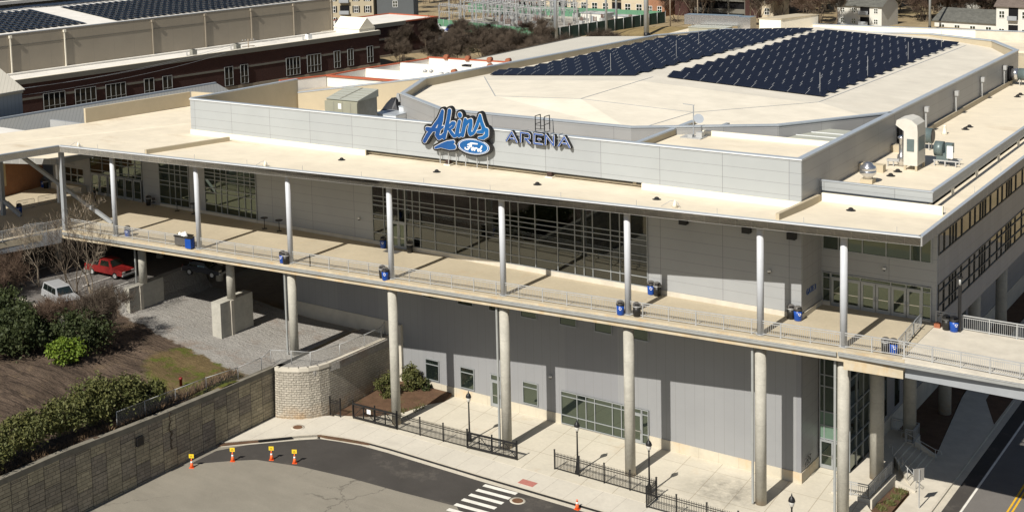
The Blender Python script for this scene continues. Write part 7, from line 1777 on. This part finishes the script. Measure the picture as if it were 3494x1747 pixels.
block('apartment_block', 'narrow beige and brick stair bay right of the parking garage', (-92.6, 232, -4), R_(-6), 3.6, 8, 12, 'beige', 'wroof', 4, 1)
block('house', 'white house with grey shingle roof and covered balcony at top right', (-70.5, 222, -4), R_(-9), 10.5, 8, 4.9, 'siding', 'shingle', 2, 4, gable=2.3, balcony=(2,), win=(.9, 1.1))
block('house', 'low house with long grey shingle roof behind the far parapet', (-50.5, 226.5, -6), R_(-14), 14, 9, 3.6, 'siding', 'shingle', 1, 4, gable=2.3)
block('house', 'pale gable end house half hidden in the right hand wood', (-58, 258, -4), R_(-50), 12, 9, 5, 'siding', 'shingleb', 2, 3, gable=3.2)
block('house', 'white house deep in the wood at the top right', (-42, 292, -4), R_(-10), 14, 9, 5, 'siding', 'shingle', 2, 4, gable=2.5)
block('house', 'brown roofed house between bare trees near the right edge', (-48, 255, -4), R_(-12), 12, 9, 4.5, 'siding', 'shingleb', 1, 3, gable=3)
block('apartment_house', 'white and charcoal apartment house with brown roof at the top right corner', (-36.8, 222, -6), R_(-8), 14, 9, 7.6, 'siding', 'shingleb', 2, 6, gable=3.0, balcony=(1, 4), win=(1.1, 1.5))
w = MB(); random.seed(4)
n_ = 14; ring_ = [[(-101 + r * 14 * math.cos(2 * math.pi * k / n_) , 196 + r * 13 * math.sin(2 * math.pi * k / n_), -4.2 + (1 - r) * 1.6) for k in range(n_)] for r in (1, .7, .4, .1)]
for a in range(3):
    for k in range(n_): w.face([ring_[a][k], ring_[a][(k + 1) % n_], ring_[a + 1][(k + 1) % n_], ring_[a + 1][k]], 0, True)
w.face(ring_[3]); tag(w.build('mound', m_ground('dry_grass_mound', (.24, .18, .085), .25, .25, 2, .2, spots=(.12, .13, .04))), kind='structure')

# =================================================================== CAMERA, SUN, SKY
f_, cx_, cy_ = 4606.4462, 1029.5016, 104.9066
yaw, pitch, roll = -.6978, .1074, .0393
ca, sa, cb, sb, cc, sc = math.cos(yaw), math.sin(yaw), math.cos(pitch), math.sin(pitch), math.cos(roll), math.sin(roll)
fwd = Vector((sa * cb, ca * cb, -sb)); rt = Vector((ca, -sa, 0)); dn = fwd.cross(rt)
r2 = rt * cc + dn * sc; d2 = -rt * sc + dn * cc
cam = bpy.data.cameras.new('camera'); co = bpy.data.objects.new('camera', cam); COL.objects.link(co)
mw = Matrix.Identity(4)
for i in range(3): mw[i][0], mw[i][1], mw[i][2] = r2[i], -d2[i], -fwd[i]
mw.translation = Vector((34.62, -97.53, 33.39))
co.matrix_world = mw
cam.sensor_fit = 'HORIZONTAL'; cam.sensor_width = 36; cam.lens = 36 * f_ / 3494
cam.shift_x = (1747 - cx_) / 3494; cam.shift_y = (cy_ - 873.5) / 3494
cam.clip_start = .5; cam.clip_end = 6000
SC.camera = co
el, az = R_(43.2), R_(182.6)        # the sun stands in front of the facade (towards -Y, a touch to -X)
sun = bpy.data.lights.new('sun', 'SUN'); sun.energy = 5.0; sun.angle = R_(.5); sun.color = (1.0, .945, .855)
so_ = bpy.data.objects.new('sun', sun); COL.objects.link(so_)
to_sun = Vector((-.045 * math.cos(el), -math.cos(el), math.sin(el))).normalized()
so_.rotation_euler = to_sun.to_track_quat('Z', 'Y').to_euler()
so_.location = (0, -50, 80)
wd = bpy.data.worlds.new('World'); SC.world = wd; wd.use_nodes = True
nt = wd.node_tree; sky = nt.nodes.new('ShaderNodeTexSky'); sky.sky_type = 'NISHITA'; sky.sun_disc = False
sky.sun_elevation = el; sky.sun_rotation = R_(180); sky.altitude = 200; sky.air_density = 1.0; sky.dust_density = .8
bg = nt.nodes['Background']; nt.links.new(sky.outputs[0], bg.inputs[0]); bg.inputs[1].default_value = .05
SC.view_settings.view_transform = 'Standard'; SC.view_settings.look = 'None'; SC.view_settings.gamma = 1; SC.view_settings.exposure = .25
SC.view_settings.use_curve_mapping = False
SC.cycles.max_bounces = 8; SC.cycles.transparent_max_bounces = 24
